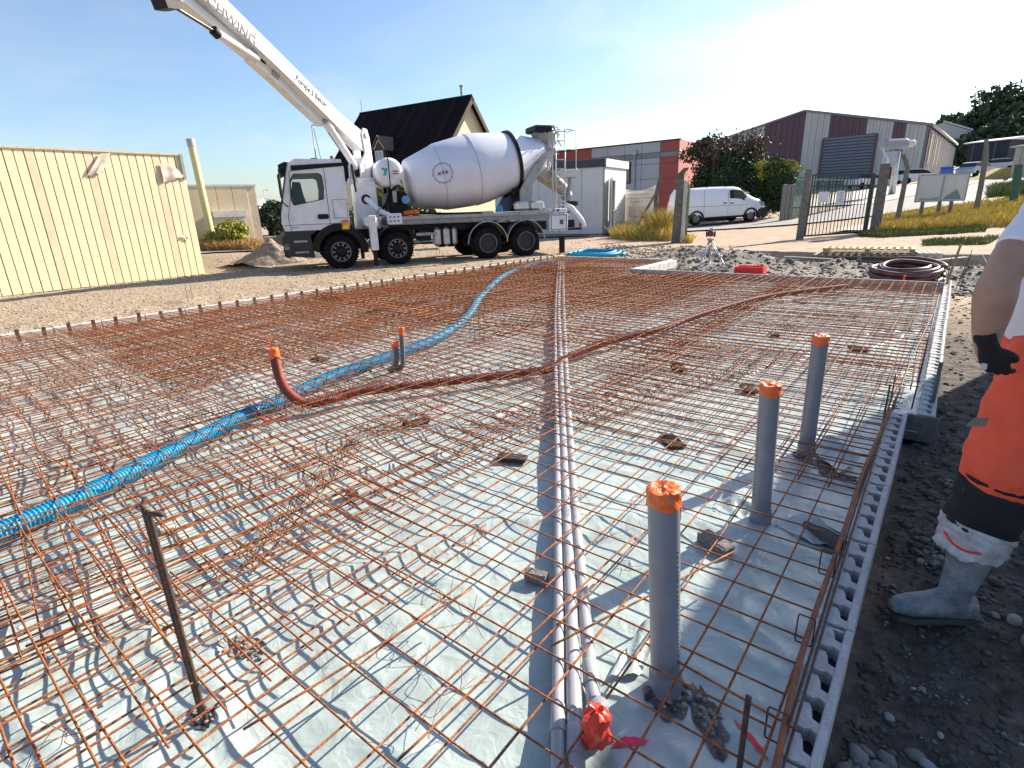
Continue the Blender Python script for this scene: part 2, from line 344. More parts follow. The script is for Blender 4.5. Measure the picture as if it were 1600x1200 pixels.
#------------------------------------------------------------------ membrane
mx = axis_pts(-11.4, [(-6, .07), (-2.5, .045), (.1, .025)]); my = axis_pts(-1.2, [(0, .08), (4, .025), (7, .045), (14.5, .08)])
X, Y = np.meshgrid(mx, my)
def membz(X, Y):
    q = fbm(X*1.3, Y*1.3, 40, 3)*1.2; a = 1-np.abs(fbm(X*2.6+q, Y*1.5+q*1.4, 41, 3))*2.6; b_ = 1-np.abs(fbm(X*1.6-q, Y*4.2+q, 47, 3))*2.6
    m1 = sstep(-.15, .25, fbm(X*.6+3, Y*.6, 48, 2)); th = X*.8-Y*.5+.6*fbm(X*.7, Y*.7, 49, 3); fold = np.maximum(0, 1-np.abs(fbm(th*1.1, (X+Y)*.22, 51, 2))*7)
    th2 = X*.3+Y*.9+.5*fbm(X*.8, Y*.8, 52, 3); fold2 = np.maximum(0, 1-np.abs(fbm(th2*.9, (X-Y)*.2, 53, 2))*8)
    return -.138+(.3+.7*m1)*(.021*np.maximum(a, 0)**2+.022*np.maximum(b_, 0)**2)+.030*fold**1.5+.026*fold2**1.5+.014*fbm(X*1.1, Y*1.1, 44, 3)+.003*m1*fbm(X*9, Y*9, 45, 2)
Zm = membz(X, Y)
V = np.stack([X.ravel(), Y.ravel(), Zm.ravel()], 1); nx, ny = len(mx), len(my)
I = (np.arange(ny-1)[:, None]*nx+np.arange(nx-1)[None]).ravel(); Fq = np.stack([I, I+1, I+nx+1, I+nx], 1)
cx_, cy_ = V[Fq].mean(1)[:, 0], V[Fq].mean(1)[:, 1]; keep = in_slab(cx_, cy_, -.0)
MEMB = bpy.data.materials.new('plastic_membrane'); MEMB.use_nodes = True; t = MEMB.node_tree; b = t.nodes['Principled BSDF']
tc = t.nodes.new('ShaderNodeTexCoord'); no = t.nodes.new('ShaderNodeTexNoise'); no.inputs['Scale'].default_value = 3; no.inputs['Detail'].default_value = 9; no.inputs['Roughness'].default_value = .75
t.links.new(tc.outputs['Object'], no.inputs[0]); r = t.nodes.new('ShaderNodeValToRGB'); t.links.new(no.outputs[0], r.inputs[0])
r.color_ramp.elements[0].position = .3; r.color_ramp.elements[0].color = (.31, .37, .355, 1); r.color_ramp.elements[1].position = .62; r.color_ramp.elements[1].color = (.46, .535, .50, 1)
e = r.color_ramp.elements.new(.8); e.color = (.40, .375, .33, 1)
t.links.new(r.outputs[0], b.inputs['Base Color']); b.inputs['Roughness'].default_value = .26; b.inputs['Specular IOR Level'].default_value = .7
n2 = t.nodes.new('ShaderNodeTexNoise'); n2.inputs['Scale'].default_value = 9; n2.inputs['Detail'].default_value = 4; n2.inputs['Distortion'].default_value = 1.2
t.links.new(tc.outputs['Object'], n2.inputs[0]); bu = t.nodes.new('ShaderNodeBump'); bu.inputs['Strength'].default_value = .5; bu.inputs['Distance'].default_value = .02
t.links.new(n2.outputs[0], bu.inputs['Height']); t.links.new(bu.outputs[0], b.inputs['Normal'])
mo = arr_obj('plastic_membrane', V, Fq[keep], MEMB, True)
tag(mo, 'pale green crumpled plastic sheet spread under the steel mesh', 'plastic sheet')
# gravel bed under the torn spots
GRAV = mat('hardcore_gravel', (.20, .18, .16), .95, scale=30, col2=(.035, .03, .028), bump=1, bscale=60)
px_ = axis_pts(leftx(-1.2), [(-2.6, 1), (.05, .03)]); py_ = axis_pts(-1.2, [(.5, .3), (5, .03), (14.4, .6)])
X, Y = np.meshgrid(px_, py_); Zs = -.20+.012*fbm(X*12, Y*12, 60, 3); V = np.stack([X.ravel(), Y.ravel(), Zs.ravel()], 1); nx, ny = len(px_), len(py_)
I = (np.arange(ny-1)[:, None]*nx+np.arange(nx-1)[None]).ravel(); Fq = np.stack([I, I+1, I+nx+1, I+nx], 1)
c_ = V[Fq].mean(1); tag(arr_obj('gravel_bed', V, Fq[in_slab(c_[:, 0], c_[:, 1], -.03)], GRAV), kind='structure')
PAINT = mat('red_spray_paint', (.9, .06, .05), .7, var=.1); PAINTP = mat('pink_spray_paint', (.85, .03, .12), .7, var=.1)
def blob(name, c, a, b_, rot, m, lab, z=None, n=28, seed=1):
    rr = np.random.default_rng(seed); P = []
    for k in range(n):
        t_ = 2*math.pi*k/n; q = 1+rr.uniform(-.25, .2); x, y = a*q*math.cos(t_), b_*q*math.sin(t_)
        X_, Y_ = c[0]+x*math.cos(rot)-y*math.sin(rot), c[1]+x*math.sin(rot)+y*math.cos(rot); P.append((X_, Y_))
    cc = np.mean(P, 0); mb = MB(); rings = 4; V = [(*cc, 0)]
    for r_ in range(1, rings+1):
        V += [(cc[0]+(p[0]-cc[0])*r_/rings, cc[1]+(p[1]-cc[1])*r_/rings, 0) for p in P]
    V = [(x, y, (float(membz(np.array(x), np.array(y)))+.005) if z is None else z) for x, y, _ in V]
    f = [(0, 1+i, 1+(i+1) % n) for i in range(n)]
    for r_ in range(rings-1):
        f += [(1+r_*n+i, 1+r_*n+n+i, 1+r_*n+n+(i+1) % n, 1+r_*n+(i+1) % n) for i in range(n)]
    mb.add(V, f); return tag(mb.build(name, m), lab, 'paint mark')
blob('paint_mark', G(985, 1165, -.13), .06, .016, .9, PAINTP, 'pink spray paint streak on the plastic beside the red taped pipe end', seed=3)
blob('paint_mark', G(1105, 1112, -.17), .05, .014, 2.6, PAINT, 'orange red paint dab on the gravel right of the nearest upright pipe', z=-.172, seed=4)
blob('paint_mark', G(1172, 1160, -.13), .07, .01, 2.5, PAINT, 'thin orange red paint line between the nearest upright pipe and the edge blocks', seed=5)
blob('paint_mark', G(428, 655, -.13), .12, .05, .3, mat('faded_red_paint', (.75, .2, .2), .7), 'faded red paint mark below the brown conduit elbow', seed=6)
#------------------------------------------------------------------ edge blocks
def toothed_block(L=.65, n=5, Hh=.2):
    mb = MB(); mb.bbox((.0125, L/2, -Hh/2), (.026, L-.006, Hh), .004); p = L/n
    for k in range(n):
        y0 = k*p+p*.5
        poly = [(.002, y0-.062), (-.020, y0-.050), (-.036, y0-.060), (-.062, y0-.058), (-.078, y0-.030), (-.078, y0+.012), (-.062, y0+.040), (-.040, y0+.042), (-.030, y0+.022), (-.022, y0-.012), (.002, y0-.020)]
        mb.prism([(a, b_) for a, b_ in poly], (0, 0, -.004-.002*(k % 2)), (1, 0, 0), (0, 1, 0), (0, 0, -.18))
        mb.box((-.068, y0+.05, -.05), (.016, .028, .09))
    mb.box((-.04, L-.012, -.06), (.074, .012, .10)); mb.box((-.045, .014, -.045), (.068, .014, .08))
    return mb.mesh('block', CONC)
TB = toothed_block()
VOID = MB().box((-.037, .32, -.075), (.070, .64, .03)).mesh('cavity', mat('cavity_shade_dark', (.03, .026, .023), .95))  # dark slab puts the shade of the block cavities into colour
def edge_run(name, label, cat, xo, y0, y1, bm=TB, L=.65, off=0.):
    t_ = thing(name, label, cat, (xo, y0, 0)); k = 0; y = off
    while y0+y+L*.9 <= y1+.3:
        link('block', bm, t_, (RNG.uniform(-.002, .002), y, RNG.uniform(-.003, .002)), (0, 0, RNG.uniform(-.004, .004))); link('cavity_shade', VOID, t_, (0, y, 0)); y += L; k += 1
    return t_
edge_run('edge_formwork', 'grey notched edge blocks running from the bottom of the photo to the stepped corner', 'edge blocks', -.075, YS-.65*8-.005, YS-.2)
t_ = edge_run('edge_formwork', 'grey notched edge blocks beyond the stepped corner', 'edge blocks', .085, YS+.03, YB1+.05)
b = MB().bbox((-.045, -.015, -.105), (.20, .03, .195), .006).build('end_face', mat('dark_block', (.12, .12, .125), .85, var=.25, scale=12, bump=.5, bscale=60, dirt=(.05, .035, .03), dscale=9), t_, label='dark grey end block closing the step')
plain = MB().bbox((.3, 0, -.09), (.594, .05, .2), .006).mesh('block', CONC)
plainl = MB().bbox((.3, 0, -.09), (.594, .07, .2), .008).mesh('block', CONCL)
t_ = thing('edge_formwork', 'straight row of plain grey edge blocks in front of the maroon coil', 'edge blocks', (XN, YB1+.03, 0))
for k in range(10): link('block', plain, t_, (k*.6, RNG.uniform(-.004, .004), .0), (0, 0, RNG.uniform(-.006, .006)))
t_ = thing('edge_formwork', 'short pale edge wall running away from the inner corner left of the tripod', 'edge blocks', (XN+.04, YB1+.06, 0))
wide = MB().bbox((.28, 0, -.09), (.556, .22, .2), .01).mesh('block', CONCL)
for k in range(4): link('block', wide, t_, (.1, .02+k*.56, .0), (0, 0, math.pi/2))
t_ = thing('edge_formwork', 'farthest row of edge blocks below the blue coil', 'edge blocks', (leftx(YB2)+.0, YB2+.05, 0))
for k in range(6): link('block', plainl, t_, (k*.6, 0, .0))
t_ = thing('edge_formwork', 'long pale left row of edge blocks along the gravel yard', 'edge blocks', (0, 0, 0)); lang = math.atan2(ld[1], ld[0])
yy = -1.5
while yy < YB2-.1:
    link('block', plainl, t_, (leftx(yy)-.05, yy, RNG.uniform(-.004, .006)), (0, 0, lang+RNG.uniform(-.01, .01))); yy += .6*ld[1]
pin = MB().box((0, 0, -.03), (.045, .035, .17)).mesh('starter_pin', RUSTD)
t_ = thing('starter_pins', 'row of short dark upright starter bars against the left edge blocks', 'rebar', (0, 0, 0)); yy = .4
while yy < YB2:
    link('starter_pin', pin, t_, (leftx(yy)+.07+RNG.uniform(-.01, .01), yy, RNG.uniform(-.012, .012)), (RNG.uniform(-.08, .08), RNG.uniform(-.06, .06), lang)); yy += .31+RNG.uniform(-.02, .02)
#------------------------------------------------------------------ reinforcing mesh sheets
BR = .0037
def sheet(label, x0, x1, y0, y1, rot=0., z=0., sp=.15, long_bars=True, mt=RUST, sag=.003, group='welded steel mesh sheets laid on the slab'):
    BR = .0039 if y0 < 1 else (.0043 if y0 < 4 else .0048)
    cx0, cy0 = (x0+x1)/2, (y0+y1)/2; W_, Hh = x1-x0, y1-y0
    t_ = thing('mesh_sheet', label, 'steel mesh', (cx0, cy0, z), rot, group)
    nl, nc = int(round((W_-.12)/sp))+1, int(round((Hh-.12)/sp))+1; ca, sa = math.cos(rot), math.sin(rot)
    LB = [rodm('bar', BR*1.05, Hh, mt, sag*(1+.3*k)) for k in range(4)]; CB = [rodm('bar', BR, W_, mt, sag*(1+.3*k)) for k in range(4)]
    def inside(a, b_):
        p = np.array([cx0+a*ca-b_*sa, cy0+a*sa+b_*ca]); return bool(in_slab(p[0], p[1], -.03))
    for i in range(nl):
        x = -W_/2+.06+i*(W_-.12)/(nl-1)+RNG.uniform(-.006, .006); a, b_ = -Hh/2, Hh/2
        while a < b_ and not inside(x, a): a += .05
        while b_ > a and not inside(x, b_): b_ -= .05
        if b_-a < .3: continue
        o = link('bar', LB[i % 4], t_, (x, a, RNG.uniform(-.003, .003)), (RNG.uniform(-.0015, .0015), 0, RNG.uniform(-.0025, .0025)), (1, (b_-a)/Hh, 1))
    for j in range(nc):
        y = -Hh/2+.06+j*(Hh-.12)/(nc-1)+RNG.uniform(-.006, .006); a, b_ = -W_/2, W_/2
        while a < b_ and not inside(a, y): a += .03
        while b_ > a and not inside(b_, y): b_ -= .03
        if b_-a < .3: continue
        link('bar', CB[j % 4], t_, (a, y, .0075+RNG.uniform(-.001, .003)), (RNG.uniform(-.002, .002), 0, -math.pi/2+RNG.uniform(-.003, .003)), (1, (b_-a)/W_, 1))
    return t_
D = math.radians
top = [
 ('steel mesh sheet around the three upright orange capped pipes, ending at the notched blocks', -2.5, -.12, -.3, 5.5, D(0), 0),
 ('steel mesh sheet on bright plastic just left of the nearest pvc pipe runs', -4.45, -2.2, -.6, 5.4, D(-4.5), .012),
 ('steel mesh sheet crossed by the blue conduit at the left side of the photo', -6.6, -4.2, -.8, 5.6, D(-5.5), .02),
 ('orange rusted mesh sheet between the blue conduit and the left edge blocks, near row', -8.8, -6.3, .2, 6.0, D(-3), .01),
 ('narrow mesh sheet against the left edge blocks, nearest one', -10.6, -8.5, .4, 6.1, D(1.5), 0),
 ('steel mesh sheet in front of the plain blocks and the maroon coil, at the right', -2.45, -.02, 5.2, 11.9, D(0), .01),
 ('steel mesh sheet under the far half of the brown conduit', -4.7, -2.25, 5.1, 11.9, D(.4), .004),
 ('steel mesh sheet either side of the far pvc pipes in the middle of the slab', -7.0, -4.5, 5.2, 11.2, D(-1), .012),
 ('steel mesh sheet under the far bend of the blue conduit', -9.0, -6.7, 5.6, 11.4, D(-2), .006),
 ('narrow mesh sheet against the left edge blocks in front of the truck cab', -10.4, -8.7, 5.8, 11.6, D(-2), .0),
 ('farthest mesh sheet, below the blue coil', -8.1, -5.95, 10.9, 14.2, D(0), .008),
 ('farthest mesh sheet, at the left where the blue conduit ends', -9.9, -7.9, 11.0, 14.2, D(-1), .004),
]
low = [
 ('lower mesh layer before the maroon coil', -2.4, -.03, 5.9, 11.95, D(.8), -.05),
 ('lower mesh layer around the farthest upright pipe', -2.3, -.1, 3.2, 6.2, D(-.6), -.045),
 ('lower mesh layer seen through the sheet at the blue conduit', -6.4, -4.0, -.4, 5.8, D(2.5), -.05),
 ('lower mesh layer on the bright plastic left of the pvc pipes', -4.3, -2.0, .1, 6.1, D(-8), -.045),
 ('lower mesh layer at the near left edge', -8.7, -6.2, .3, 6.3, D(2), -.05),
 ('lower mesh layer against the near left edge blocks', -10.6, -8.5, .7, 6.5, D(-2), -.05),
 ('lower mesh layer in the middle left of the slab', -8.9, -6.5, 6.0, 11.9, D(2), -.05),
 ('lower mesh layer by the left edge blocks in front of the truck', -10.4, -8.6, 6.2, 12.1, D(1), -.05),
 ('lower mesh layer between the two brown conduit halves', -6.7, -4.3, 5.7, 11.7, D(2.5), -.05),
 ('lower mesh layer at the right middle of the slab', -4.5, -2.1, 5.8, 11.9, D(-1), -.05),
 ('lower mesh layer at the far end under the blue coil', -8.2, -5.95, 11.3, 14.25, D(1), -.05),
 ('lower mesh layer at the far left end', -9.9, -8.0, 11.4, 14.25, D(2), -.05),
]
for l_, a, b_, c, d, r_, z_ in top: sheet(l_, a, b_, c, d, r_, z_)
for l_, a, b_, c, d, r_, z_ in low: sheet(l_, a, b_, c, d, r_, z_)
sheet('lapped upper mesh sheet in the bottom left corner of the photo', -3.6, -1.55, -1.4, 1.75, D(-1.5), .03, .15)
for l_, a, b_, c, d, r_, z_ in [
 ('bottom mesh layer under the near left edge', -10.3, -7.9, 2.2, 7.6, D(1), -.085), ('bottom mesh layer left of the raised brown conduit', -8.0, -5.6, 2.0, 7.6, D(-1.5), -.08),
 ('bottom mesh layer between the blue conduit and the left blocks', -10.2, -7.8, 7.3, 12.9, D(-1), -.085), ('bottom mesh layer beneath the blue conduit bend', -7.9, -5.5, 7.4, 12.6, D(1.5), -.08), ('bottom mesh layer below the far pvc pipes', -5.7, -3.4, 7.6, 12.0, D(-2), -.08)]: sheet(l_, a, b_, c, d, r_, z_, .115)
# support cage and thick bar along the right edge
def bar3(name, pts, r, m, label, cat='rebar', rib=0, group=None, n=7):
    P = np.array(pts, float); P = resample(spline(P, 10) if len(P) > 2 else P, rib/2 if rib else .1) if rib or len(P) > 2 else P
    rr = np.where(np.arange(len(P)) % 2, r*1.12, r*.92) if rib else r
    return tag(MB().tube(P, rr, n).build(name, m, None, True), label, cat, group)
bar3('thick_rebar', [G(1205, 1230, .02), G(1254, 1018, .02), G(1318, 832, .02), G(1352, 730, .02), G(1392, 640, .02)], .0095, RUSTT, 'thick rusty ribbed bar lying on the mesh beside the notched edge blocks', rib=.012, n=8)
bar3('thick_rebar', [G(1395, 640, .02), G(1425, 560, .02), G(1462, 480, .02)], .006, RUSTD, 'thinner dark bar lying along the far right edge of the mesh', rib=0)
t_ = thing('edge_bars', 'pair of thin brown bars lying beside the thick rusty bar', 'rebar', G(1254, 1018, 0.01))
for dx in (.035, .05): 
    o = link('bar', rodm('bar', .004, 3.6, RUSTD, .004), t_, (dx, -.9, 0), (0, 0, D(.6)))
for k, (x, y) in enumerate([(1258, 985), (1293, 880), (1213, 1135)]):
    c = G(x, y, .0); mb = MB(); a, h_ = .028, .06
    P = [(c+np.array([a*math.copysign(min(1, abs(math.cos(t))*1.5), math.cos(t)), 0, h_*math.copysign(min(1, abs(math.sin(t))*1.4), math.sin(t))])) for t in np.linspace(0, 2*math.pi, 20, endpoint=False)]
    mb.tube(P, .003, 6, closed=True); tag(mb.build('wire_link', RUSTD, None, True), ['upper of the two dark oval stirrups near the middle of the thick rusty bar', 'topmost dark oval stirrup on the thick rusty bar', 'lowest dark oval stirrup on the thick rusty bar'][k], 'stirrup', 'small dark stirrups on the thick bar')
# starter bars  (base px, top height)
def upright(px, py, h, label, r=.005, lean=(0, 0), m=RUSTD, rib=0, z=-.12, group=None, cat='starter bar'):
    g = G(px, py, z); return bar3('starter_bar', [g, g+np.array([lean[0], lean[1], h])], r, m, label, cat, rib, group)
g = G(318, 1120, -.12); t_ = thing('starter_stirrup', 'tall dark double bar standing at the lower left, bent over at its top', 'starter bar', g)
for k, (dx, hh) in enumerate([(-.018, .80), (.02, .79)]):
    P = [(dx, 0, 0), (dx-.01, 0, hh*.5), (dx-.015, 0, hh-.03), (dx-.02, 0, hh), (dx-.055+.09*k, .02, hh+.006)]
    P = np.vstack([resample(spline(P[:4], 8), .0055), np.array([P[4]])]); MB().tube(P, np.where(np.arange(len(P)) % 2, .0088, .0068), 8).build('bar', RUSTD, t_, True)
upright(1150, 1240, .36, 'black ribbed bar standing beside the lower end of the thick rusty bar', .008, (.0, .0), rib=.011)
upright(1378, 668, .33, 'dark upright bar in the mesh just left of the stepped corner', .006, (.0, .0))
upright(1386, 655, .36, 'thin upright bar right behind the dark one left of the stepped corner', .004, (.0, .0))
upright(1452, 652, .42, 'stout leaning steel bar rising from the stepped corner of the edge blocks', .014, (.0, .05), m=mat('steel_tube', (.13, .12, .11), .6, .3, dirt=(.2, .12, .08)))
upright(1424, 640, .75, 'second thinner bar rising from the stepped corner and bent at its top', .006, (.02, 1.1))
for n__, x, y, h_ in [('leftmost', 735, 538, .42), ('second', 742, 533, .40), ('third', 750, 540, .42), ('rightmost', 757, 530, .38)]: upright(x, y, h_, n__+' of the four thin upright wires beside the blue conduit bend', .0035, group='four thin upright wires by the blue conduit')
for n__, x, y, h_ in [('left', 683, 414, .45), ('middle', 688, 412, .5), ('right', 693, 415, .42)]: upright(x, y, h_, n__+' one of three thin upright wires in front of the truck fuel tank', .005, group='thin upright wires before the truck')
for n__, x, y, h_ in [('left', 296, 478, .5), ('right', 303, 475, .5)]: upright(x, y, h_, n__+' wire of the thin upright pair at the left edge blocks', .0035, group='pair of thin wires at the left edge')
for n__, x, y, h_ in [('lone thin starter wire left of the short pale edge wall', 975, 432, .62), ('left wire of the close pair at the end of the short pale edge wall', 1041, 415, .75), ('right wire of the close pair at the end of the short pale edge wall', 1046, 412, .8), ('first of three thin wires just left of the tripod', 1060, 425, .8), ('second, shorter of three thin wires left of the tripod', 1066, 430, .62), ('third of three thin wires, the nearest to the tripod', 1069, 420, .8)]: upright(x, y, h_, n__, .005, (.0, .02), group='thin starter wires by the inner corner')
RDL = ['leftmost slim rod behind the corner of the blocks', 'second slim rod behind the corner blocks', 'slim rod midway to the worker', 'slim rod just left of the worker arm', 'short slim rod by the wooden stake', 'slim rod behind the worker arm', 'rightmost slim rod behind the worker']
for k, (x, y, h_, ln) in enumerate([(1492, 455, .62, .1), (1500, 452, .7, .05), (1518, 470, .7, .12), (1545, 470, .75, .1), (1478, 445, .5, 0), (1560, 430, .8, .1), (1578, 425, .8, .05)]):
    upright(x, y, h_, RDL[k], .006, (ln, .05), z=-.2, group='slim rods planted in the soil at the right')
g = G(1478, 462, -.2); tag(MB().box((0, 0, .4), (.035, .035, .9), [[1, 0, .12], [0, 1, 0], [-.12, 0, 1]]).build('timber_stake', mat('stake_wood', (.25, .2, .15), .85, stretch=(20, 20, 1)), None), 'square wooden stake leaning beside the maroon coil', 'stake').location = tuple(g)
cord = [Q(1535, 395, 6.2), Q(1560, 440, 5.4), Q(1585, 490, 4.6), Q(1640, 590, 3.6)]
cord = [G(1535, 400, -.05), G(1560, 450, -.02), G(1585, 500, -.02), G(1640, 640, -.05)]
bar3('string_line', [c+np.array([0, 0, .03]) for c in cord], .003, mat('white_cord', (.6, .58, .52), .8), 'thin pale string line running behind the worker', 'string line', n=5)
# short lapped bars and tie wires
for k, (a, b_, l_) in enumerate([((150, 810), (265, 1010), 'loose lapped bar near the foot of the blue conduit at lower left'), ((40, 1010), (210, 940), 'pair end of a bent bar at the lower left'), ((0, 970), (250, 880), 'bundled bar crossing the lower left corner'),
        ((620, 1190), (1000, 830), 'doubled bar rising towards the nearest pvc pipe'), ((380, 1140), (760, 905), 'doubled orange bar in the lower middle'), ((250, 985), (620, 800), 'doubled orange bar left of the lower middle'), ((1245, 1140), (1000, 1000), 'short bar lying at the foot of the nearest upright pipe'),
        ((860, 1010), (1150, 860), 'spare bar crossing the pvc pipes near the nearest upright pipe')]):
    bar3('lap_bar', [G(*a, .016), (G(*a, .02)+G(*b_, .02))/2, G(*b_, .016)], .0045, RUST, l_, n=6)
rr = np.random.default_rng(5)
TWL = ['rusty wire tangle at the bottom, left of the pvc pipes', 'rusty wire tangle above the bottom one, left of the pvc pipes', 'small wire tangle left of the small block by the pvc pipes', 'rusty wire tangle in the bottom left corner', 'wire tangle left of the tall double bar, lower', 'wire tangle just left of the tall double bar', 'wire tangle below the brown conduit', 'wire tangle on bright plastic left of the pvc pipes', 'wire tangle at the small dark block left of centre', 'tiny wire tangle left of the nearest orange cap', 'tiny wire tangle on the pvc pipes', 'wire tangle below the blue conduit', 'wire tangle against the near stretch of blue conduit', 'tiny wire tangle beside the loose grey block']
for k, (x, y, s_) in enumerate([(705, 1080, .16), (735, 965, .14), (690, 930, .1), (100, 1150, .12), (60, 905, .1), (130, 900, .1), (640, 700, .14), (730, 850, .1), (545, 770, .1), (1000, 780, .08), (905, 775, .08), (330, 700, .12), (200, 690, .14), (1035, 815, .07)]):
    c = G(x, y, .02); mb = MB()
    for j in range(4):
        a_ = rr.uniform(0, 6.28); dv = np.array([math.cos(a_), math.sin(a_), 0])*s_; P = [c+dv*t_+np.array([*rr.normal(0, s_*.10, 2), rr.uniform(-.05, .035)]) for t_ in (-.8, -.2, .3, .9)]; mb.tube(spline(P, 5), .0013, 4)
    tag(mb.build('tie_wire', RUST, None, True), TWL[k], 'tie wire', 'tangles of tie wire on the mesh')
# wire lattice spacers (standing zigzag supports) under the top layer
def lattice(a, b_, label):
    A, B = np.array(a), np.array(b_); L_ = np.linalg.norm(B-A); n_ = int(L_/.1); d = (B-A)/L_; s_ = np.array([-d[1], d[0], 0])*.03
    t_ = thing('lattice_support', label, 'bar support', A); mb = MB(); z0 = -.115
    for sg in (-1, 1):
        P = [d*(k*.05)+(s_*sg if k % 2 == 0 else 0*s_)+np.array([0, 0, -.115 if k % 2 == 0 else -.008]) for k in range(2*n_)]
        mb.tube(P, .0022, 4)
    mb.build('zigzag_wire', RUST, t_); 
    for o_, z_ in ((s_, -.115), (-s_, -.115), (0*s_, -.006)):
        MB().tube([o_+np.array([0, 0, z_]), d*L_+o_+np.array([0, 0, z_])], .003, 5).build('rail', RUST, t_)
for a, b_, l_ in [((0, 690), (330, 600), 'zigzag wire support under the mesh at the far left'), ((60, 640), (420, 560), 'second zigzag wire support at the far left'), ((380, 860), (560, 670), 'zigzag wire support on the bright plastic left of centre'),
        ((430, 720), (700, 610), 'zigzag wire support below the brown conduit'), ((560, 650), (850, 640), 'zigzag wire support right of the brown conduit elbow'), ((150, 790), (420, 690), 'zigzag wire support beside the blue conduit'), ((0, 590), (300, 520), 'zigzag wire support near the left edge blocks'), ((500, 520), (640, 455), 'zigzag wire support beyond the taped grey ducts'), ((920, 640), (1180, 560), 'zigzag wire support right of the pvc pipes'), ((900, 500), (1150, 455), 'zigzag wire support beyond the brown conduit')]:
    lattice(G(*a, 0), G(*b_, 0), l_)
#------------------------------------------------------------------ conduits
def corrugated(name, P, r, m, label, pitch=.014, amp=.09, n=12, cat='conduit', sleeve=None):
    P = resample(spline(P, 12), pitch/4); k = np.arange(len(P)); rr_ = r*(1+amp*np.sin(k*math.pi/2+.5))
    return tag(MB().tube(P, rr_, n).build(name, m, None, True), label, cat)
def gz(x, y, z, dz=None): return G(x, y, z)
bl = [(-150, 900), (-60, 858), (0, 832), (130, 775), (250, 715), (370, 655), (440, 625), (520, 588), (600, 560), (680, 530), (730, 495), (752, 463), (790, 430), (830, 415), (862, 411.5)]
BP = [G(x, y, -.045) for x, y in bl]; BP[-1][2] = -.02
corrugated('blue_conduit', BP, .054, BLUEC, 'bright blue ribbed conduit snaking under the mesh from the left border to the far end', .021, .11, 14)
tag(MB().tube(spline([G(395, 645, -.045)+(0, 0, 0), G(408, 638, -.045), G(422, 632, -.045)], 4), .052, 16).build('conduit_sleeve', BLUED, None, True), 'dark blue joint sleeve on the blue conduit near the brown elbow', 'conduit sleeve')
bp = [G(450, 628, -.03), G(480, 630, -.035), G(520, 624, -.035), G(560, 613, -.035), G(700, 596, -.035), G(850, 578, -.055), G(890, 558, -.045), G(960, 531, -.018), G(1030, 515, -.012), G(1100, 490, -.005), G(1200, 463, .006), G(1322, 447, .0)]
b0 = G(470, 632, -.03); top_ = PL(427, 548, b0+np.array([-.05, .0, 0]), nz([b0[0], b0[1], 0])); mid = PL(437, 590, b0+np.array([-.03, .0, 0]), nz([b0[0], b0[1], 0])); m2 = PL(452, 615, b0, nz([b0[0], b0[1], 0]))
corrugated('brown_conduit', [top_, mid, m2]+bp[1:], .040, BROWNC, 'red brown ribbed conduit rising at an elbow and crossing to the far right blocks', .013, .09, 12)
ax = nz(top_-mid)
def tape_wrap(name, c, ax, r, h, label, skirt=.0, m=TAPE, n=28, seed=0, flare=0):
    q = np.random.default_rng(seed); ax = nz(ax); u = nz(np.cross(ax, [0, 1, .01])); v = np.cross(ax, u); V = []; K = 7
    for i in range(K):
        f_ = i/(K-1)
        for k in range(n):
            a = 2*math.pi*k/n; rr_ = r*(1.05+.05*math.sin(a*5+i)+q.uniform(-.03, .04))*(1-.05*f_); lo = -h*(1-f_)*(1+skirt*max(0, math.cos(a-(-1.9)))**3*1.3+.12*math.sin(a*3+seed))
            V.append(c+ax*(lo)+rr_*(math.cos(a)*u+math.sin(a)*v))
    for s_, z_ in ((.8, .004), (.4, -.002), (.05, .001)):
        for k in range(n): a = 2*math.pi*k/n; V.append(c+ax*(z_+q.uniform(-.003, .003)+.003*math.sin(3*a))+r*s_*(math.cos(a)*u+math.sin(a)*v))
    K2 = K+3; f = [(i*n+k, i*n+(k+1) % n, (i+1)*n+(k+1) % n, (i+1)*n+k) for i in range(K2-1) for k in range(n)]+[tuple((K2-1)*n+k for k in range(n))]
    mb = MB().add(V, f); o = mb.build(name, m, None, 'auto'); return tag(o, label, 'tape') if label else o
tape_wrap('tape_cap', top_+ax*.02, ax, .042, .075, 'orange tape wrapped on the raised end of the brown conduit', .2, seed=2)
bar3('ribbon_end', [top_+ax*.02+(-.02, 0, 0), top_+ax*.1+(-.04, 0, 0), top_+ax*.15+(-.035, 0, 0)], .004, TAPER, 'torn orange strip sticking up from the brown conduit end', 'tape strip')
bar3('loop_wire', [mid+(.02, 0, 0), G(448, 640, -.02), G(447, 668, -.05)], .004, RUSTD, 'dark loop of wire hanging beneath the brown elbow', 'wire')
# three grey ducts taped together
gb = G(628, 580, -.05)
ducts = thing('grey_ducts', 'bundle of three grey flexible ducts with orange tape standing beside the blue conduit', 'ducts', gb)
for k, (dx, dy, hh, m_) in enumerate([(-.055, -.03, .28, PVCL), (-.01, -.045, .31, mat('duct_grey', (.12, .13, .14), .5)), (.035, .0, .45, mat('duct_grey', (.12, .13, .14), .5))]):
    P = spline([(dx-.10, dy-.02, 0), (dx-.04, dy, .04), (dx, dy, .13), (dx+.015, dy, hh)], 8); P = resample(P, .006)
    o = MB().tube(P, np.where(np.arange(len(P)) % 2, .024, .021), 10).build('duct', m_, ducts, True)
    c = np.array(P[-1]); tw = tape_wrap('tape_wrap', c+(0, 0, .01), (0.02, 0, 1), .028, .07 if k == 2 else .05, None, .1, seed=k+4); tw.parent = o
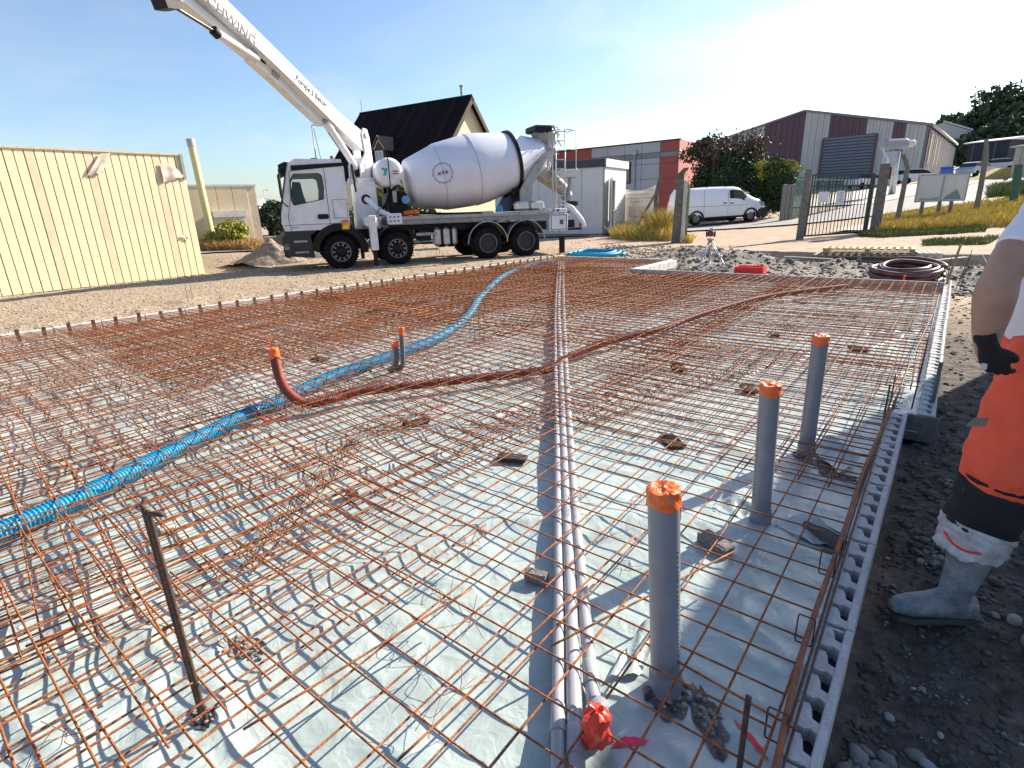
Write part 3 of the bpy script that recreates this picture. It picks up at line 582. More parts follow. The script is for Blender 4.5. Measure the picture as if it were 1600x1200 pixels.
# long pvc runs on top of the membrane
def run(pts, r, label):
    P = resample(spline([G(x, y, z) for x, y, z in pts], 10), .08); t_ = tag(MB().tube(P, r, 14).build('pvc_pipe', PVCL, None, True), label, 'pvc pipe'); return t_, P
p1, P1 = run([(872, 1290, -.075), (872, 1100, -.075), (873, 900, -.075), (871, 700, -.06), (868, 560, -.055), (868, 480, -.04), (871, 430, -.03), (873, 409, -.02)], .022, 'leftmost of the three long grey pvc pipes running up the slab')
p2, P2 = run([(905, 1290, -.075), (898, 1130, -.075), (892, 950, -.075), (882, 720, -.06), (876, 560, -.05), (873, 480, -.035), (875, 430, -.025), (876, 409, -.02)], .027, 'middle one of the three long grey pvc pipes')
p3, P3 = run([(930, 1115, -.075), (922, 1040, -.075), (910, 920, -.075), (896, 760, -.06), (886, 600, -.05), (881, 490, -.035), (880, 430, -.025), (880, 409, -.02)], .025, 'rightmost long grey pvc pipe ending in the red taped elbow')
for pp, PP, r_, ks in ((p1, P1, .022, (4,)), (p2, P2, .027, (3,)), (p3, P3, .025, (2, 60))):
    for k in ks:
        c = PP[k]; d = nz(PP[k+1]-PP[k-1]); MB().lathe([(r_*1.16, -.05), (r_*1.2, -.045), (r_*1.14, 0), (r_*1.14, .045), (r_*1.05, .05)], c, d, 16).build('coupling', PVCL, pp, 'auto')
c = P3[0]; e0 = c; e1 = c+np.array([.03, -.05, .015]); e2 = c+np.array([.055, -.085, .09]); e3 = c+np.array([.06, -.09, .16])
el = tag(MB().tube(spline([e0, e1, e2, e3], 6), .031, 14).build('pipe_elbow', PVC, None, True), 'upturned elbow at the near end of the right pvc pipe, hidden under red tape', 'pipe elbow')
# crumpled tape over the elbow
V = []; n_ = 26; K = 12; q = np.random.default_rng(3)
for i in range(K):
    f_ = i/(K-1); cc = e1+np.array([.025, -.035, .0])*(1-f_)*0+np.array([.02+.025*f_, -.03-.05*f_, .0+.16*f_])
    for k in range(n_): a = 2*math.pi*k/n_; rr_ = (.045-.009*f_)*(1+.12*math.sin(a*3+i*.7)+.08*math.sin(a*7-i)+q.uniform(-.06, .06)); V.append(cc+np.array([rr_*math.cos(a), rr_*math.sin(a), q.uniform(-.004, .004)]))
for s_ in (.6, .1):
    for k in range(n_): a = 2*math.pi*k/n_; V.append(cc+np.array([.036*s_*math.cos(a), .036*s_*math.sin(a), .012-.014*s_*math.cos(3*a)+q.uniform(-.004, .004)]))
f = [(i*n_+k, i*n_+(k+1) % n_, (i+1)*n_+(k+1) % n_, (i+1)*n_+k) for i in range(K+1) for k in range(n_)]+[tuple((K+1)*n_+k for k in range(n_))]
tag(MB().add(V, f).build('red_tape', TAPER, None, 'auto'), 'crumpled red orange tape wrapped over the pipe end at the bottom centre', 'tape')
# upright pvc pipes
for (bx, by), (tx, ty), r_, lab, sk, sd in [((1040, 1085), (1037, 762), .05, 'nearest upright grey pipe, at the bottom right centre', 1.2, 1), ((1187, 822), (1204, 600), .048, 'middle upright grey pipe, behind the loose concrete block', .5, 2), ((1258, 713), (1283, 524), .048, 'farthest upright grey pipe, standing by the torn plastic', .5, 3)]:
    g = G(bx, by, -.16); vd = nz([g[0], g[1], 0]); tp = PL(tx, ty, g, vd); tp = tp+0*vd; ax = nz(tp-g); L_ = np.linalg.norm(tp-g)
    t_ = thing('upright_pipe', lab+', topped with orange tape', 'upright pipe', g)
    MB().lathe([(r_*1.12, -.02), (r_*1.12, .10), (r_*1.04, .105), (r_, .107), (r_, L_-.01), (r_*.9, L_-.005)], (0, 0, 0), ax, 28).build('pipe', PVC, t_, 'auto')
    tw = tape_wrap('tape_cap', tp-g, ax, r_*1.02, .055, None, sk, n=36, seed=sd); tw.parent = t_
    # small print running up the pipe
    fr = nz(np.cross(ax, np.cross([-g[0], -g[1], 0], ax))); sidev = nz(np.cross(ax, fr)); dirn = nz(fr*.6-sidev*.8) if sd != 1 else nz(fr*.5+sidev*.85)
    mb = MB(); h_ = L_*.25
    for k in range(26):
        w_ = RNG.uniform(.004, .012); mb.box(ax*h_+dirn*(r_*1.003), (.0012 if 1 else 0, .0012, w_) if 0 else (.003, .003, w_)); h_ += w_+RNG.uniform(.003, .012)
        if h_ > L_*.85: break
    mb.build('print', LG_TXT, t_)
# loose concrete spacers and chunks
def chunk(px, py, d, rot, label, m=SPACER, z=-.10):
    c = G(px, py, z); mb = MB().bbox((0, 0, 0), d, .006); V_ = np.array(mb.v); V_ += RNG.normal(0, .002, V_.shape); mb.v = [tuple(p) for p in V_]
    o = mb.build('concrete_chunk', m); o.location = tuple(c); o.rotation_euler = (RNG.uniform(-.15, .15), RNG.uniform(-.1, .1), rot); return tag(o, label, 'concrete block')
chunk(1118, 848, (.17, .075, .05), -.35, 'loose grey concrete block between the nearest and the middle upright pipes')
chunk(1290, 835, (.2, .1, .05), -.5, 'dark concrete block by the edge blocks right of the middle upright pipe', m=mat('dark_spacer', (.1, .095, .09), .95))
chunk(838, 900, (.11, .05, .05), .2, 'small grey concrete block against the left pvc pipe')
chunk(262, 822, (.11, .07, .03), -.3, 'pale flat concrete piece at the top of the tall double bar', m=mat('pale_spacer', (.6, .52, .45), .95))
chunk(550, 770, (.07, .04, .035), .6, 'small dark block on the bright plastic left of centre', m=mat('dark_spacer', (.1, .095, .09), .95))
SCL = ['dark scrap between the pvc pipes and the middle orange cap', 'dark scrap left of the farthest orange cap', 'dark scrap just right of the brown conduit crossing', 'dark scrap right of the farthest upright pipe', 'dark scrap far right, towards the corner blocks', 'dark scrap above the nearest upright pipe', 'dark scrap left of the pvc pipes', 'dark scrap left of the farthest upright pipe base', 'dark scrap near the end of the brown conduit', 'dark scrap below the brown conduit', 'dark scrap above the blue conduit']
for k, (x, y) in enumerate([(1060, 575), (1210, 522), (950, 621), (1342, 545), (1335, 495), (1050, 690), (800, 715), (1170, 607), (1250, 472), (650, 660), (500, 560)]):
    chunk(x, y, (.2, .12, .02), RNG.uniform(0, 3), SCL[k], m=mat('dark_scrap', (.035, .03, .028), .95), z=-.11)['group'] = 'dark scraps under the far mesh'
# folded flaps of plastic beside the upright pipes
for k, (x, y, a_, b_, r_, l_) in enumerate([(1045, 1088, .075, .10, .3, 'torn dark gravel patch at the foot of the nearest upright pipe'), (1105, 1125, .13, .045, -.9, 'torn gravel patch between the nearest upright pipe and the black ribbed bar'), (1272, 722, .14, .05, -.3, 'torn dark patch at the foot of the farthest upright pipe'), (1312, 745, .12, .05, -.2, 'torn dark patch between the farthest upright pipe and the edge blocks'), (380, 1012, .10, .05, .5, 'debris patch on the plastic right of the tall double bar'), (318, 1125, .06, .035, .2, 'small torn patch at the foot of the tall double bar'), (1325, 870, .05, .16, .3, 'torn dark patch beside the edge blocks')]):
    o = blob('torn_patch', G(x, y, -.13), a_, b_, r_, mat('debris', (.40, .35, .29), .95, scale=30, col2=(.12, .10, .085), bump=1, bscale=50) if k == 4 else GRAV, l_, seed=20+k); o['category'] = 'torn patch'
    q = np.random.default_rng(k); mb = MB()
    for j in range(34):
        u, v = q.normal(0, .45, 2); cx2, cy2 = G(x, y, -.13)[:2]+np.array([u*a_*math.cos(r_)-v*b_*math.sin(r_), u*a_*math.sin(r_)+v*b_*math.cos(r_)]); s2 = q.uniform(.004, .013)
        mb.sphere((cx2, cy2, float(membz(np.array(cx2), np.array(cy2)))+.006), s2, 6, 4, (1.2, .8, .6))
    tag(mb.build('gravel', mat('patch_stones', (.38, .35, .31), .9, scale=60, col2=(.12, .11, .1))), kind='stuff')
def flap(pts, h, label):
    a, b_, c, d = [G(x, y, -.12) for x, y in pts]; N_ = 10; V_ = []; q = np.random.default_rng(int(pts[0][0]))
    for i in range(N_+1):
        for j in range(N_+1):
            u, v = i/N_, j/N_; p = a*(1-u)*(1-v)+b_*u*(1-v)+c*u*v+d*(1-u)*v; V_.append(p+np.array([0, 0, .008+h*v*v*(1+.3*math.sin(u*6))+q.uniform(-.003, .003)+.006*math.sin(u*11+v*5)]))
    f = [(i*(N_+1)+j, (i+1)*(N_+1)+j, (i+1)*(N_+1)+j+1, i*(N_+1)+j+1) for i in range(N_) for j in range(N_)]
    tag(MB().add(V_, f).build('plastic_flap', MEMB, None, True), label, 'plastic flap')
flap([(1200, 815), (1270, 850), (1330, 860), (1255, 815)], .05, 'curled flap of pale plastic right of the middle upright pipe')
flap([(1110, 800), (1160, 812), (1180, 800), (1130, 775)], .04, 'small curled flap of plastic left of the middle upright pipe')
flap([(1265, 700), (1310, 740), (1345, 725), (1290, 690)], .05, 'curled flap of plastic right of the farthest upright pipe')
flap([(950, 1060), (1000, 1055), (1035, 985), (1000, 990)], .04, 'turned up edge of plastic left of the nearest upright pipe')
#------------------------------------------------------------------ stones
def stones(name, n, area, smin, smax, m, zoff=0, seed=0, kind='stuff', power=2.5):
    q = np.random.default_rng(seed); V_ = []; F_ = []
    base = np.array([[1, 0, 0], [.5, .87, 0], [-.5, .87, 0], [-1, 0, 0], [-.5, -.87, 0], [.5, -.87, 0], [.5, 0, .75], [-.3, .5, .8], [-.3, -.5, .7], [0, 0, -.6]])
    tri = np.array([[0, 1, 6], [1, 7, 6], [1, 2, 7], [2, 3, 7], [3, 8, 7], [3, 4, 8], [4, 5, 8], [5, 6, 8], [5, 0, 6], [6, 7, 8], [1, 0, 9], [2, 1, 9], [3, 2, 9], [4, 3, 9], [5, 4, 9], [0, 5, 9]])
    x = q.uniform(area[0], area[1], n*2); y = area[2]+(area[3]-area[2])*q.uniform(0, 1, n*2)**1.5; ok = ~in_slab(x, y, .12); x, y = x[ok][:n], y[ok][:n]; z = tz(x, y)
    s = smin+(smax-smin)*q.uniform(0, 1, len(x))**power; a = q.uniform(0, 6.28, len(x))
    for i in range(len(x)):
        b_ = base*(1+q.uniform(-.25, .25, (10, 3)))*np.array([1, q.uniform(.55, .95), q.uniform(.4, .75)])*s[i]
        c_, s_ = math.cos(a[i]), math.sin(a[i]); V_.append(np.stack([b_[:, 0]*c_-b_[:, 1]*s_+x[i], b_[:, 0]*s_+b_[:, 1]*c_+y[i], b_[:, 2]+z[i]+s[i]*.12], 1)); F_.append(tri+10*i)
    return tag(arr_obj(name, np.concatenate(V_), np.concatenate(F_), m, False), kind=kind)
def stone_mat(name, lo, mid_, hi, sc_):
    m = mat(name, mid_, .9, col2=lo, scale=sc_, dirt=hi, dscale=sc_*.8, dlo=.55, dhi=.62, bump=.5, bscale=60); return m
SB = stone_mat('limestone_rubble', (.22, .17, .12), (.48, .39, .29), (.66, .58, .48), 4)
SD = stone_mat('dark_pebbles', (.045, .04, .036), (.13, .115, .10), (.36, .34, .31), 7)
SM = stone_mat('mud_lumps', (.12, .10, .085), (.27, .235, .20), (.48, .43, .37), 3)
stones('gravel', 12000, (-20, -8.5, .5, 16), .006, .032, SB, seed=1, power=4)
stones('gravel', 3500, (-30, -9, 8, 26), .012, .055, SB, seed=2, power=4)
stones('gravel', 5200, (-.02, 1.1, .95, 5.0), .004, .02, SD, seed=3)
stones('gravel', 2600, (.0, 2.0, 3.0, 13), .008, .04, SD, seed=4)
stones('gravel', 500, (-.04, .35, .85, 1.75), .012, .04, stone_mat('grey_pebbles', (.10, .095, .09), (.22, .21, .2), (.42, .4, .38), 8), seed=5, power=1.5)
stones('earth_clods', 3800, (-6.2, 2.4, 12.3, 17.2), .015, .085, SM, seed=6)
stones('earth_clods', 1200, (-10.5, -6, 14.6, 20), .02, .10, SB, seed=8)
PBL = ['largest pale stone at the right border below the boot heel', 'pale stone left of the largest one behind the boot heel', 'dark rounded stone between the edge blocks and the boot toe', 'pale grey stone right of the edge blocks, lower right', 'grey stone above the gravel pile at the bottom right', 'brownish stone touching the boot toe', 'pale stone at the bottom border in the grey gravel', 'dark stone under the boot sole', 'dark stone at the far bottom right', 'tan stone beside the edge blocks above the boot', 'small pale stone above the bottom gravel', 'small tan stone left of the boot toe']
for k, (x, y, s_, m_) in enumerate([(1458, 1050-80, .0, None), (1585, 968, .05, (.3, .27, .23)), (1555, 958, .028, (.3, .27, .23)), (1362, 1035, .045, (.06, .055, .05)), (1392, 1112, .03, (.3, .29, .27)), (1432, 1170, .04, (.16, .155, .15)), (1400, 958, .03, (.09, .07, .055)), (1452, 1185, .035, (.3, .29, .28)), (1475, 995, .03, (.06, .055, .05)), (1545, 1130, .03, (.07, .06, .05)), (1388, 862, .022, (.28, .24, .2)), (1470, 1145, .02, (.3, .3, .28)), (1410, 930, .03, (.14, .10, .07))]):
    if m_ is None: continue
    c = G(x, y, -.215); mb = MB().sphere((0, 0, 0), s_*.62, 12, 8, (1.25, .85, .62)); V_ = np.array(mb.v); V_ *= 1+.14*fbm(V_[:, 0]*40+k, V_[:, 1]*40+V_[:, 2]*30, 70+k, 2)[:, None]; mb.v = [tuple(p) for p in V_]
    o = mb.build('pebble', mat('pebble_%02d%02d' % (int(m_[0]*100), int(m_[2]*100)), m_, .85, var=.2, scale=30, bump=.4, bscale=90), None, True); o.location = (c[0], c[1], float(tz(c[0], c[1]))+s_*.2); o.rotation_euler = (0, 0, k*1.3)
    tag(o, PBL[k-1], 'stone', 'larger stones in the dark soil')
#================================================================== buildings
def frame(A, B):                                # horizontal unit from A to B, and the outward normal turned towards the camera
    d = np.array([B[0]-A[0], B[1]-A[1], 0.]); L_ = np.linalg.norm(d); d /= L_; n_ = np.array([-d[1], d[0], 0])
    if n_@(CAM-np.array([A[0], A[1], H])) < 0: n_ = -n_
    return d, n_, L_
CREAM = mat('cream_cladding', (.82, .72, .46), .55, var=.04, scale=.6, dirt=(.60, .49, .30), dscale=1.2, dlo=.5, dhi=.85)
CREAMD = mat('cream_joint', (.22, .18, .10), .8)
TRIMW = mat('white_trim', (.6, .58, .55), .5)
Wa, Wb = G(-260, 492, -.38), G(321, 428, -.38); d, n_, L_ = frame(Wa, Wb); hgt = float(PL(284, 242, Wb, n_)[2])+.38
t_ = thing('cladded_wall', 'long cream ribbed metal building wall at the left of the yard', 'building', (0, 0, 0))
MB().prism([(0, 0), (L_, 0), (L_, hgt-.04), (0, hgt-.04)], Wa-n_*.03, d, (0, 0, 1), -n_*7).build('shell', CREAMD, t_)
step = .225; k = 0; pan = MB().bbox((step/2-.01, 0, hgt/2), (step-.022, .04, hgt), .008).mesh('panel', CREAM); pan2 = pan.copy(); pan2.materials[0] = mat('cream_cladding_worn', (.78, .65, .43), .6, var=.05, scale=.8, dirt=(.55, .42, .26), dscale=1.5, dlo=.45, dhi=.8)
rz = math.atan2(d[1], d[0])
while (k+1)*step < L_+.02:
    link('panel', pan2 if k % 7 in (3, 4) and k % 2 else pan, t_, Wb-d*((k+1)*step)+n_*RNG.uniform(-.003, .003), (0, 0, rz)); k += 1
MB().box((0, 0, 0), (L_, .12, .05), [[d[0], -d[1], 0], [d[1], d[0], 0], [0, 0, 1]]).build('roof_trim', mat('cream_trim', (.6, .52, .34), .6), t_).location = tuple(Wa+d*L_/2+np.array([0, 0, hgt]))
MB().box((0, 0, 0), (.09, .11, .75), [[d[0], -d[1], 0], [d[1], d[0], 0], [0, 0, 1]]).build('corner_flashing', mat('dull_flashing', (.33, .3, .26), .6), t_).location = tuple(Wb-d*.05+n_*.02+np.array([0, 0, hgt-.36]))
SHEET = mat('torn_foil', (.78, .66, .55), .5, var=.1, col2=(.6, .42, .3), scale=5)
def scrap(pts, label, bulge=.05):
    c = [PL(x, y, Wa+n_*.06, n_) for x, y in pts]; N_ = 12; V_ = []; q = np.random.default_rng(int(pts[0][0]))
    for i in range(N_+1):
        for j in range(N_+1):
            u, v = i/N_, j/N_; p = c[0]*(1-u)*(1-v)+c[1]*u*(1-v)+c[2]*u*v+c[3]*(1-u)*v
            V_.append(p+n_*(bulge*v*(.4+.35*math.sin(u*9+v*3)+.25*math.sin(u*4-v*8)))+np.array([0, 0, .03*math.sin(u*13)*v]))
    f = [(i*(N_+1)+j, (i+1)*(N_+1)+j, (i+1)*(N_+1)+j+1, i*(N_+1)+j+1) for i in range(N_) for j in range(N_)]
    tag(MB().add(V_, f).build('foil_scrap', SHEET, None, True), label, 'foil scrap')
scrap([(156, 240), (173, 239), (160, 270), (135, 276)], 'torn pinkish foil scrap hanging near the top of the cream wall, left one')
scrap([(249, 255), (268, 256), (288, 275), (256, 286)], 'torn pinkish foil scrap hanging near the corner of the cream wall, right one')
scrap([(283, 367), (291, 367), (298, 373), (288, 372)], 'small white scrap stuck low on the cream wall', .04)
c = G(80, 450, -.38); q = np.random.default_rng(9); mb = MB()
V_ = []; N_ = 18
for i in range(N_+1):
    for j in range(N_+1):
        u, v = i/N_*2-1, j/N_*2-1; rr_ = max(0, 1-u*u-v*v); V_.append((u*.55, v*.28, .26*rr_**.6+q.uniform(-.03, .04)*rr_+.03*math.sin(u*9)*rr_-.02))
mb.add(V_, [(i*(N_+1)+j, (i+1)*(N_+1)+j, (i+1)*(N_+1)+j+1, i*(N_+1)+j+1) for i in range(N_) for j in range(N_)])
o = tag(mb.build('cloth_heap', mat('patterned_cloth', (.7, .55, .6), .9, col2=(.25, .08, .2), scale=9), None, True), 'crumpled pink and purple cloth heap at the foot of the cream wall', 'cloth'); o.location = tuple(c); o.rotation_euler = (0, 0, rz)
# second cream hall behind
Wa = Q(290, 375, 28); Wb = PL(411, 372, Wa, nz([.97, -.22, 0])); Wa[2] = Wb[2] = -.1; d, n_, L_ = frame(Wa, Wb); h2 = float(PL(395, 291, Wa, n_)[2]+.1)
t_ = thing('small_hall', 'low cream panelled hall with a white roller shutter behind the yellow bush', 'building')
MB().prism([(-2, 0), (L_, 0), (L_, h2), (-2, h2)], Wa, d, (0, 0, 1), -n_*8).build('wall', mat('small_hall_shell', (.60, .48, .34), .6), t_)
rz = math.atan2(d[1], d[0]); PK = mat('pinkish_cream', (.66, .53, .37), .6, var=.05, scale=.6); pm = MB().bbox((.38, 0, h2/2), (.74, .05, h2), .01).mesh('panel', PK); x = -2
while x < L_-.5: link('panel', pm, t_, Wa+d*x+n_*.03, (0, 0, rz)); x += .765
MB().box((0, 0, 0), (L_+2.1, .16, .1), [[d[0], -d[1], 0], [d[1], d[0], 0], [0, 0, 1]]).build('roof_trim', TRIMW, t_).location = tuple(Wa+d*(L_/2-1)+np.array([0, 0, h2+.04]))
a = PL(332, 332, Wa, n_); b_ = PL(381, 331, Wa, n_); wd = (b_-a)@d; u0 = (a-Wa)@d; rotM = [[d[0], -d[1], 0], [d[1], d[0], 0], [0, 0, 1]]
sh = MB().box((0, 0, 0), (wd+.1, .3, .3), rotM).build('shutter_box', TRIMW, t_); sh.location = tuple(Wa+d*(u0+wd/2)+n_*.2+np.array([0, 0, a[2]+.1-.1]))
mb = MB(); zz = a[2]-.15
while zz > 0: mb.box(Wa+d*(u0+wd/2)+n_*(.075+.012*(int(zz*20) % 2))+np.array([0, 0, zz]), (wd, .03, .075), rotM); zz -= .085
mb.build('shutter', mat('white_shutter', (.62, .62, .6), .5, var=.04), t_)
# yellow leaning mast post
g = Q(331, 366, 28); g[2] = TZ(g); tp = PL(297, 217, g, nz([g[0], g[1], 0]))
t_ = thing('yellow_post', 'tall pale yellow metal post rising above the low cream hall', 'post', g)
v_ = tp-g; MB().lathe([(.17, 0), (.17, np.linalg.norm(v_)-.35)], (0, 0, 0), v_, 16).build('pole', mat('yellow_post', (.75, .66, .30), .5, var=.05), t_, 'auto')
MB().lathe([(.19, np.linalg.norm(v_)-.35), (.19, np.linalg.norm(v_)), (.12, np.linalg.norm(v_)+.02)], (0, 0, 0), v_, 16).build('cap', mat('post_cap', (.5, .48, .42), .5), t_, 'auto')
MB().lathe([(.22, 0), (.22, .9)], (0, 0, 0), v_, 16).build('foot', mat('post_foot', (.3, .29, .28), .7), t_, 'auto')
# vegetation
def foliage(name, c, rad, n, size, m, seed, parent=None, lumps=14, fill=.35, bottom=-.7, up=0., droop=1.):
    q = np.random.default_rng(seed); c = np.array(c, float); rad = np.array(rad, float)
    lc = q.normal(0, 1, (lumps, 3)); lc /= np.linalg.norm(lc, axis=1)[:, None]; lc *= q.uniform(.35, .85, (lumps, 1)); lc[:, 2] = np.maximum(lc[:, 2], bottom); lr = q.uniform(.22, .5, lumps)
    k = q.integers(0, lumps, n); p = q.normal(0, 1, (n, 3)); p /= np.linalg.norm(p, axis=1)[:, None]; p *= (q.uniform(fill, 1, n)**.6)[:, None]*(1+.35*(q.uniform(0, 1, n) > .93))[:, None]
    P = c+(lc[k]+p*lr[k][:, None])*rad
    a = q.normal(0, 1, (n, 3)); a[:, 2] += up; a /= np.linalg.norm(a, axis=1)[:, None]; b_ = np.cross(a, q.normal(0, 1, (n, 3))); b_ /= np.linalg.norm(b_, axis=1)[:, None]; s_ = size*q.uniform(.6, 1.5, n)[:, None]
    V_ = np.stack([P-a*s_, P+b_*s_*.45*droop, P+a*s_, P-b_*s_*.45*droop], 1).reshape(-1, 3); Fq = np.arange(n*4).reshape(n, 4)
    return arr_obj(name, V_, Fq, m, False, parent)
def grass(name, spots, n, h, wd_, m, seed, lean=.35):
    q = np.random.default_rng(seed); P = np.array(spots(q, n)); n = len(P); z = tz(P[:, 0], P[:, 1], False); a = q.uniform(0, 6.28, n); hh = h*q.uniform(.4, 1.25, n); l_ = q.normal(0, lean, (n, 2))*hh[:, None]
    w2 = np.stack([np.cos(a), np.sin(a), 0*a], 1)*wd_/2; B = np.stack([P[:, 0], P[:, 1], z-.02], 1); M_ = B+np.stack([l_[:, 0]*.4, l_[:, 1]*.4, hh*.6], 1); T_ = B+np.stack([l_[:, 0], l_[:, 1], hh], 1)
    V_ = np.stack([B-w2, B+w2, M_+w2*.7, T_, M_-w2*.7], 1).reshape(-1, 3); return tag(arr_obj(name, V_, np.arange(n*5).reshape(n, 5), m), kind='stuff')
def poly_spots(pts):
    P = np.array(pts)[:, :2]
    def f(q, n):
        m = len(P)//2; t = q.uniform(0, m-1, n); i = np.minimum(t.astype(int), m-2); f_ = (t-i)[:, None]; A = P[:m][i]*(1-f_)+P[:m][i+1]*f_; B = P[m:][i]*(1-f_)+P[m:][i+1]*f_; s = q.uniform(0, 1, n)[:, None]; return A*(1-s)+B*s
    return f
c = Q(360, 372, 27.5); c[2] = .62
t_ = thing('yellow_bush', 'yellow green leafy bush beside the pale yellow post', 'bush', (0, 0, 0))
foliage('foliage', c, (1.85, 1.2, .72), 9000, .07, LEAFY, 4, t_, 22); mb = MB()
for k in range(9): a = RNG.uniform(0, 6.28); mb.tube([c+(math.cos(a)*.2, math.sin(a)*.2, -.8), c+(math.cos(a)*.9, math.sin(a)*.6, .1)], [.03, .01], 5)
mb.build('stem', BARK, t_)
A1, A2 = Q(312, 405, 26), Q(400, 402, 25.5); B1, B2 = Q(312, 395, 28.5), Q(412, 395, 28)
grass('dry_grass', poly_spots([A1, A2, B1, B2]), 5000, .5, .03, mat('tan_grass', (.55, .33, .12), .8, var=.3, scale=3, col2=(.3, .18, .07)), 5)
# earth heap behind the truck cab
def mound(label, c, a, b_, h_, m, seed, rot=0):
    N_ = 60; V_ = []; X, Y = np.meshgrid(np.linspace(-1, 1, N_), np.linspace(-1, 1, N_)); r_ = np.hypot(X, Y)+.18*fbm(X*2, Y*2, seed, 3)
    Zz = h_*np.clip(1-r_, -.05, 1)**.85*np.where(r_ < 1, 1, 0) if 0 else h_*np.maximum(1-r_, -.06)+.12*fbm(X*7, Y*7, seed+5, 4)*np.maximum(1-r_, 0)
    px = X*a; py = Y*b_; V_ = np.stack([px*math.cos(rot)-py*math.sin(rot)+c[0], px*math.sin(rot)+py*math.cos(rot)+c[1], Zz+c[2]], -1).reshape(-1, 3)
    I = (np.arange(N_-1)[:, None]*N_+np.arange(N_-1)[None]).ravel(); return tag(arr_obj('earth_heap', V_, np.stack([I, I+1, I+N_+1, I+N_], 1), m, False), label, 'earth heap')
HEAP = mat('heap_earth', (.40, .31, .22), .95, scale=9, col2=(.16, .12, .09), bump=1, bscale=25)
HEAPG = mat('heap_gravel', (.22, .19, .16), .95, scale=14, col2=(.10, .085, .07), bump=1, bscale=25)
c = Q(480, 400, 22); c[2] = -.15; mound('grey brown heap of excavated earth behind the truck cab', c, 2.3, 2.0, 1.45, HEAPG, 3)
c = Q(425, 404, 20.3); c[2] = -.15; mound('lower pale stony heap in front of the truck bumper', c, 1.8, 1.1, .75, HEAP, 8)
# far left: hedge, house, lamp
t_ = thing('hedge', 'dark green hedge in the distance left of the truck cab', 'hedge'); c = Q(432, 352, 44); c[2] = .8; foliage('foliage', c, (2.6, 1.6, 1.7), 7000, .16, LEAFD, 14, t_, 16)
Wa, Wb = Q(409, 350, 70), Q(425, 348, 76); Wa[2] = Wb[2] = 0; d, n_, L_ = frame(Wa, Wb)
t_ = thing('white_house', 'small white gabled house far off between the hall and the hedge', 'house')
MB().prism([(0, 0), (L_, 0), (L_, 2.4), (L_/2, 3.6), (0, 2.4)], Wa, d, (0, 0, 1), -n_*6).build('wall', TRIMW, t_); MB().box(Wa+d*L_*.4+n_*.03+(0, 0, 1.5), (.8, .1, .9), [[d[0], -d[1], 0], [d[1], d[0], 0], [0, 0, 1]]).build('window', GLD, t_)
def lamp(px, base, top, Z, arm, label, r_=.06):
    g = Q(px, base, Z); g[2] = TZ(g); tp = PL(*top, g, nz([g[0], g[1], 0])); t_ = thing('street_lamp', label, 'street lamp', g); v_ = tp-g
    MB().tube([(0, 0, 0), v_*.5, v_], [r_, r_*.8, r_*.6], 8).build('pole', STEEL, t_, True); side = R@np.array([1, 0, 0])*arm
    MB().tube([v_, v_+side*.6+(0, 0, .05), v_+side], r_*.6, 6).build('arm', STEEL, t_, True)
    MB().bbox(v_+side*1.25, (abs(arm)*.6+.1, .2, .1), .03).build('lamp_head', mat('lamp_head', (.2, .1, .1), .5), t_)
lamp(494, 250, (487, 196), 40, .55, 'slim street lamp standing behind the truck cab and boom')
lamp(418, 330, (411, 297), 85, .5, 'tiny distant street lamp above the far hedge')
# steep roofed house
TILE = mat('dark_roof_tile', (.016, .012, .013), .95, var=.3, scale=2, dirt=(.035, .026, .026), dscale=2, spec=.08); RENDER = mat('cream_render', (.72, .62, .40), .8, var=.06, scale=1, dirt=(.5, .36, .2), dscale=1.1, dlo=.55, dhi=.9, stretch=(1, 1, .25)); WOOD = mat('dark_timber', (.06, .04, .03), .8)
R0, R1 = Q(563, 181, 42), Q(737, 150, 36.6); zr = R1[2]; R0[2] = zr; d, n_, L_ = frame(R0, R1); hw, ze = 4.5, 3.9
house = thing('steep_roof_house', 'cream gabled house with a steep dark tiled roof behind the mixer drum', 'house')
Pn = R1+n_*(-hw); MB().prism([(-hw+.25, 0), (hw-.25, 0), (hw-.25, ze), (0, zr-.15), (-hw+.25, ze)], (R1[0]-d[0]*.35, R1[1]-d[1]*.35, 0), n_, (0, 0, 1), -d*(L_-.7)).build('wall', RENDER, house)
for s_ in (1, -1):
    e0, e1 = R0+n_*hw*s_, R1+n_*hw*s_; e0[2] = e1[2] = ze-.25; slope = (R1-e1); sl = np.linalg.norm(slope); sd_ = slope/sl; nn = np.cross(d, sd_); nn = nn if nn[2] > 0 else -nn
    rf = MB().prism([(0, 0), (L_, 0), (L_, sl), (0, sl)], e0, d, sd_, -nn*.12).build('roof', TILE, house); nrow = 34 if s_ == 1 else 12
    rowm = MB().box((L_/2, 0, 0), (L_, sl/nrow*1.12, .05)).mesh('tile_row', TILE)
    for k in range(nrow):
        o = bpy.data.objects.new('tile_row', rowm); sc.collection.objects.link(o); o.parent = rf; pos = e0+sd_*(k+.5)*sl/nrow+nn*.03; tilt = nz(sd_+nn*(-.09)); n3 = np.cross(d, tilt); n3 = n3 if n3[2] > 0 else -n3; yv = np.cross(n3, d); mw = Matrix.Identity(4)
        for i in range(3): mw[i][0] = d[i]; mw[i][1] = yv[i]; mw[i][2] = n3[i]; mw[i][3] = pos[i]
        o.matrix_local = mw
    MB().prism([(0, 0), (sl, 0), (sl, -.28), (0, -.28)], R1-slope+d*.02, sd_, nn, d*.05).build('bargeboard', WOOD, house)
MB().tube([R0+(0, 0, .02), R1+(0, 0, .02)], .1, 8).build('ridge', TILE, house)
ch = PL(722, 160, R1, n_); MB().lathe([(.09, -.3), (.09, .75), (.14, .76), (.14, .85)], (ch[0], ch[1], zr-.1), (0, 0, 1), 12).build('flue', STEEL, house)
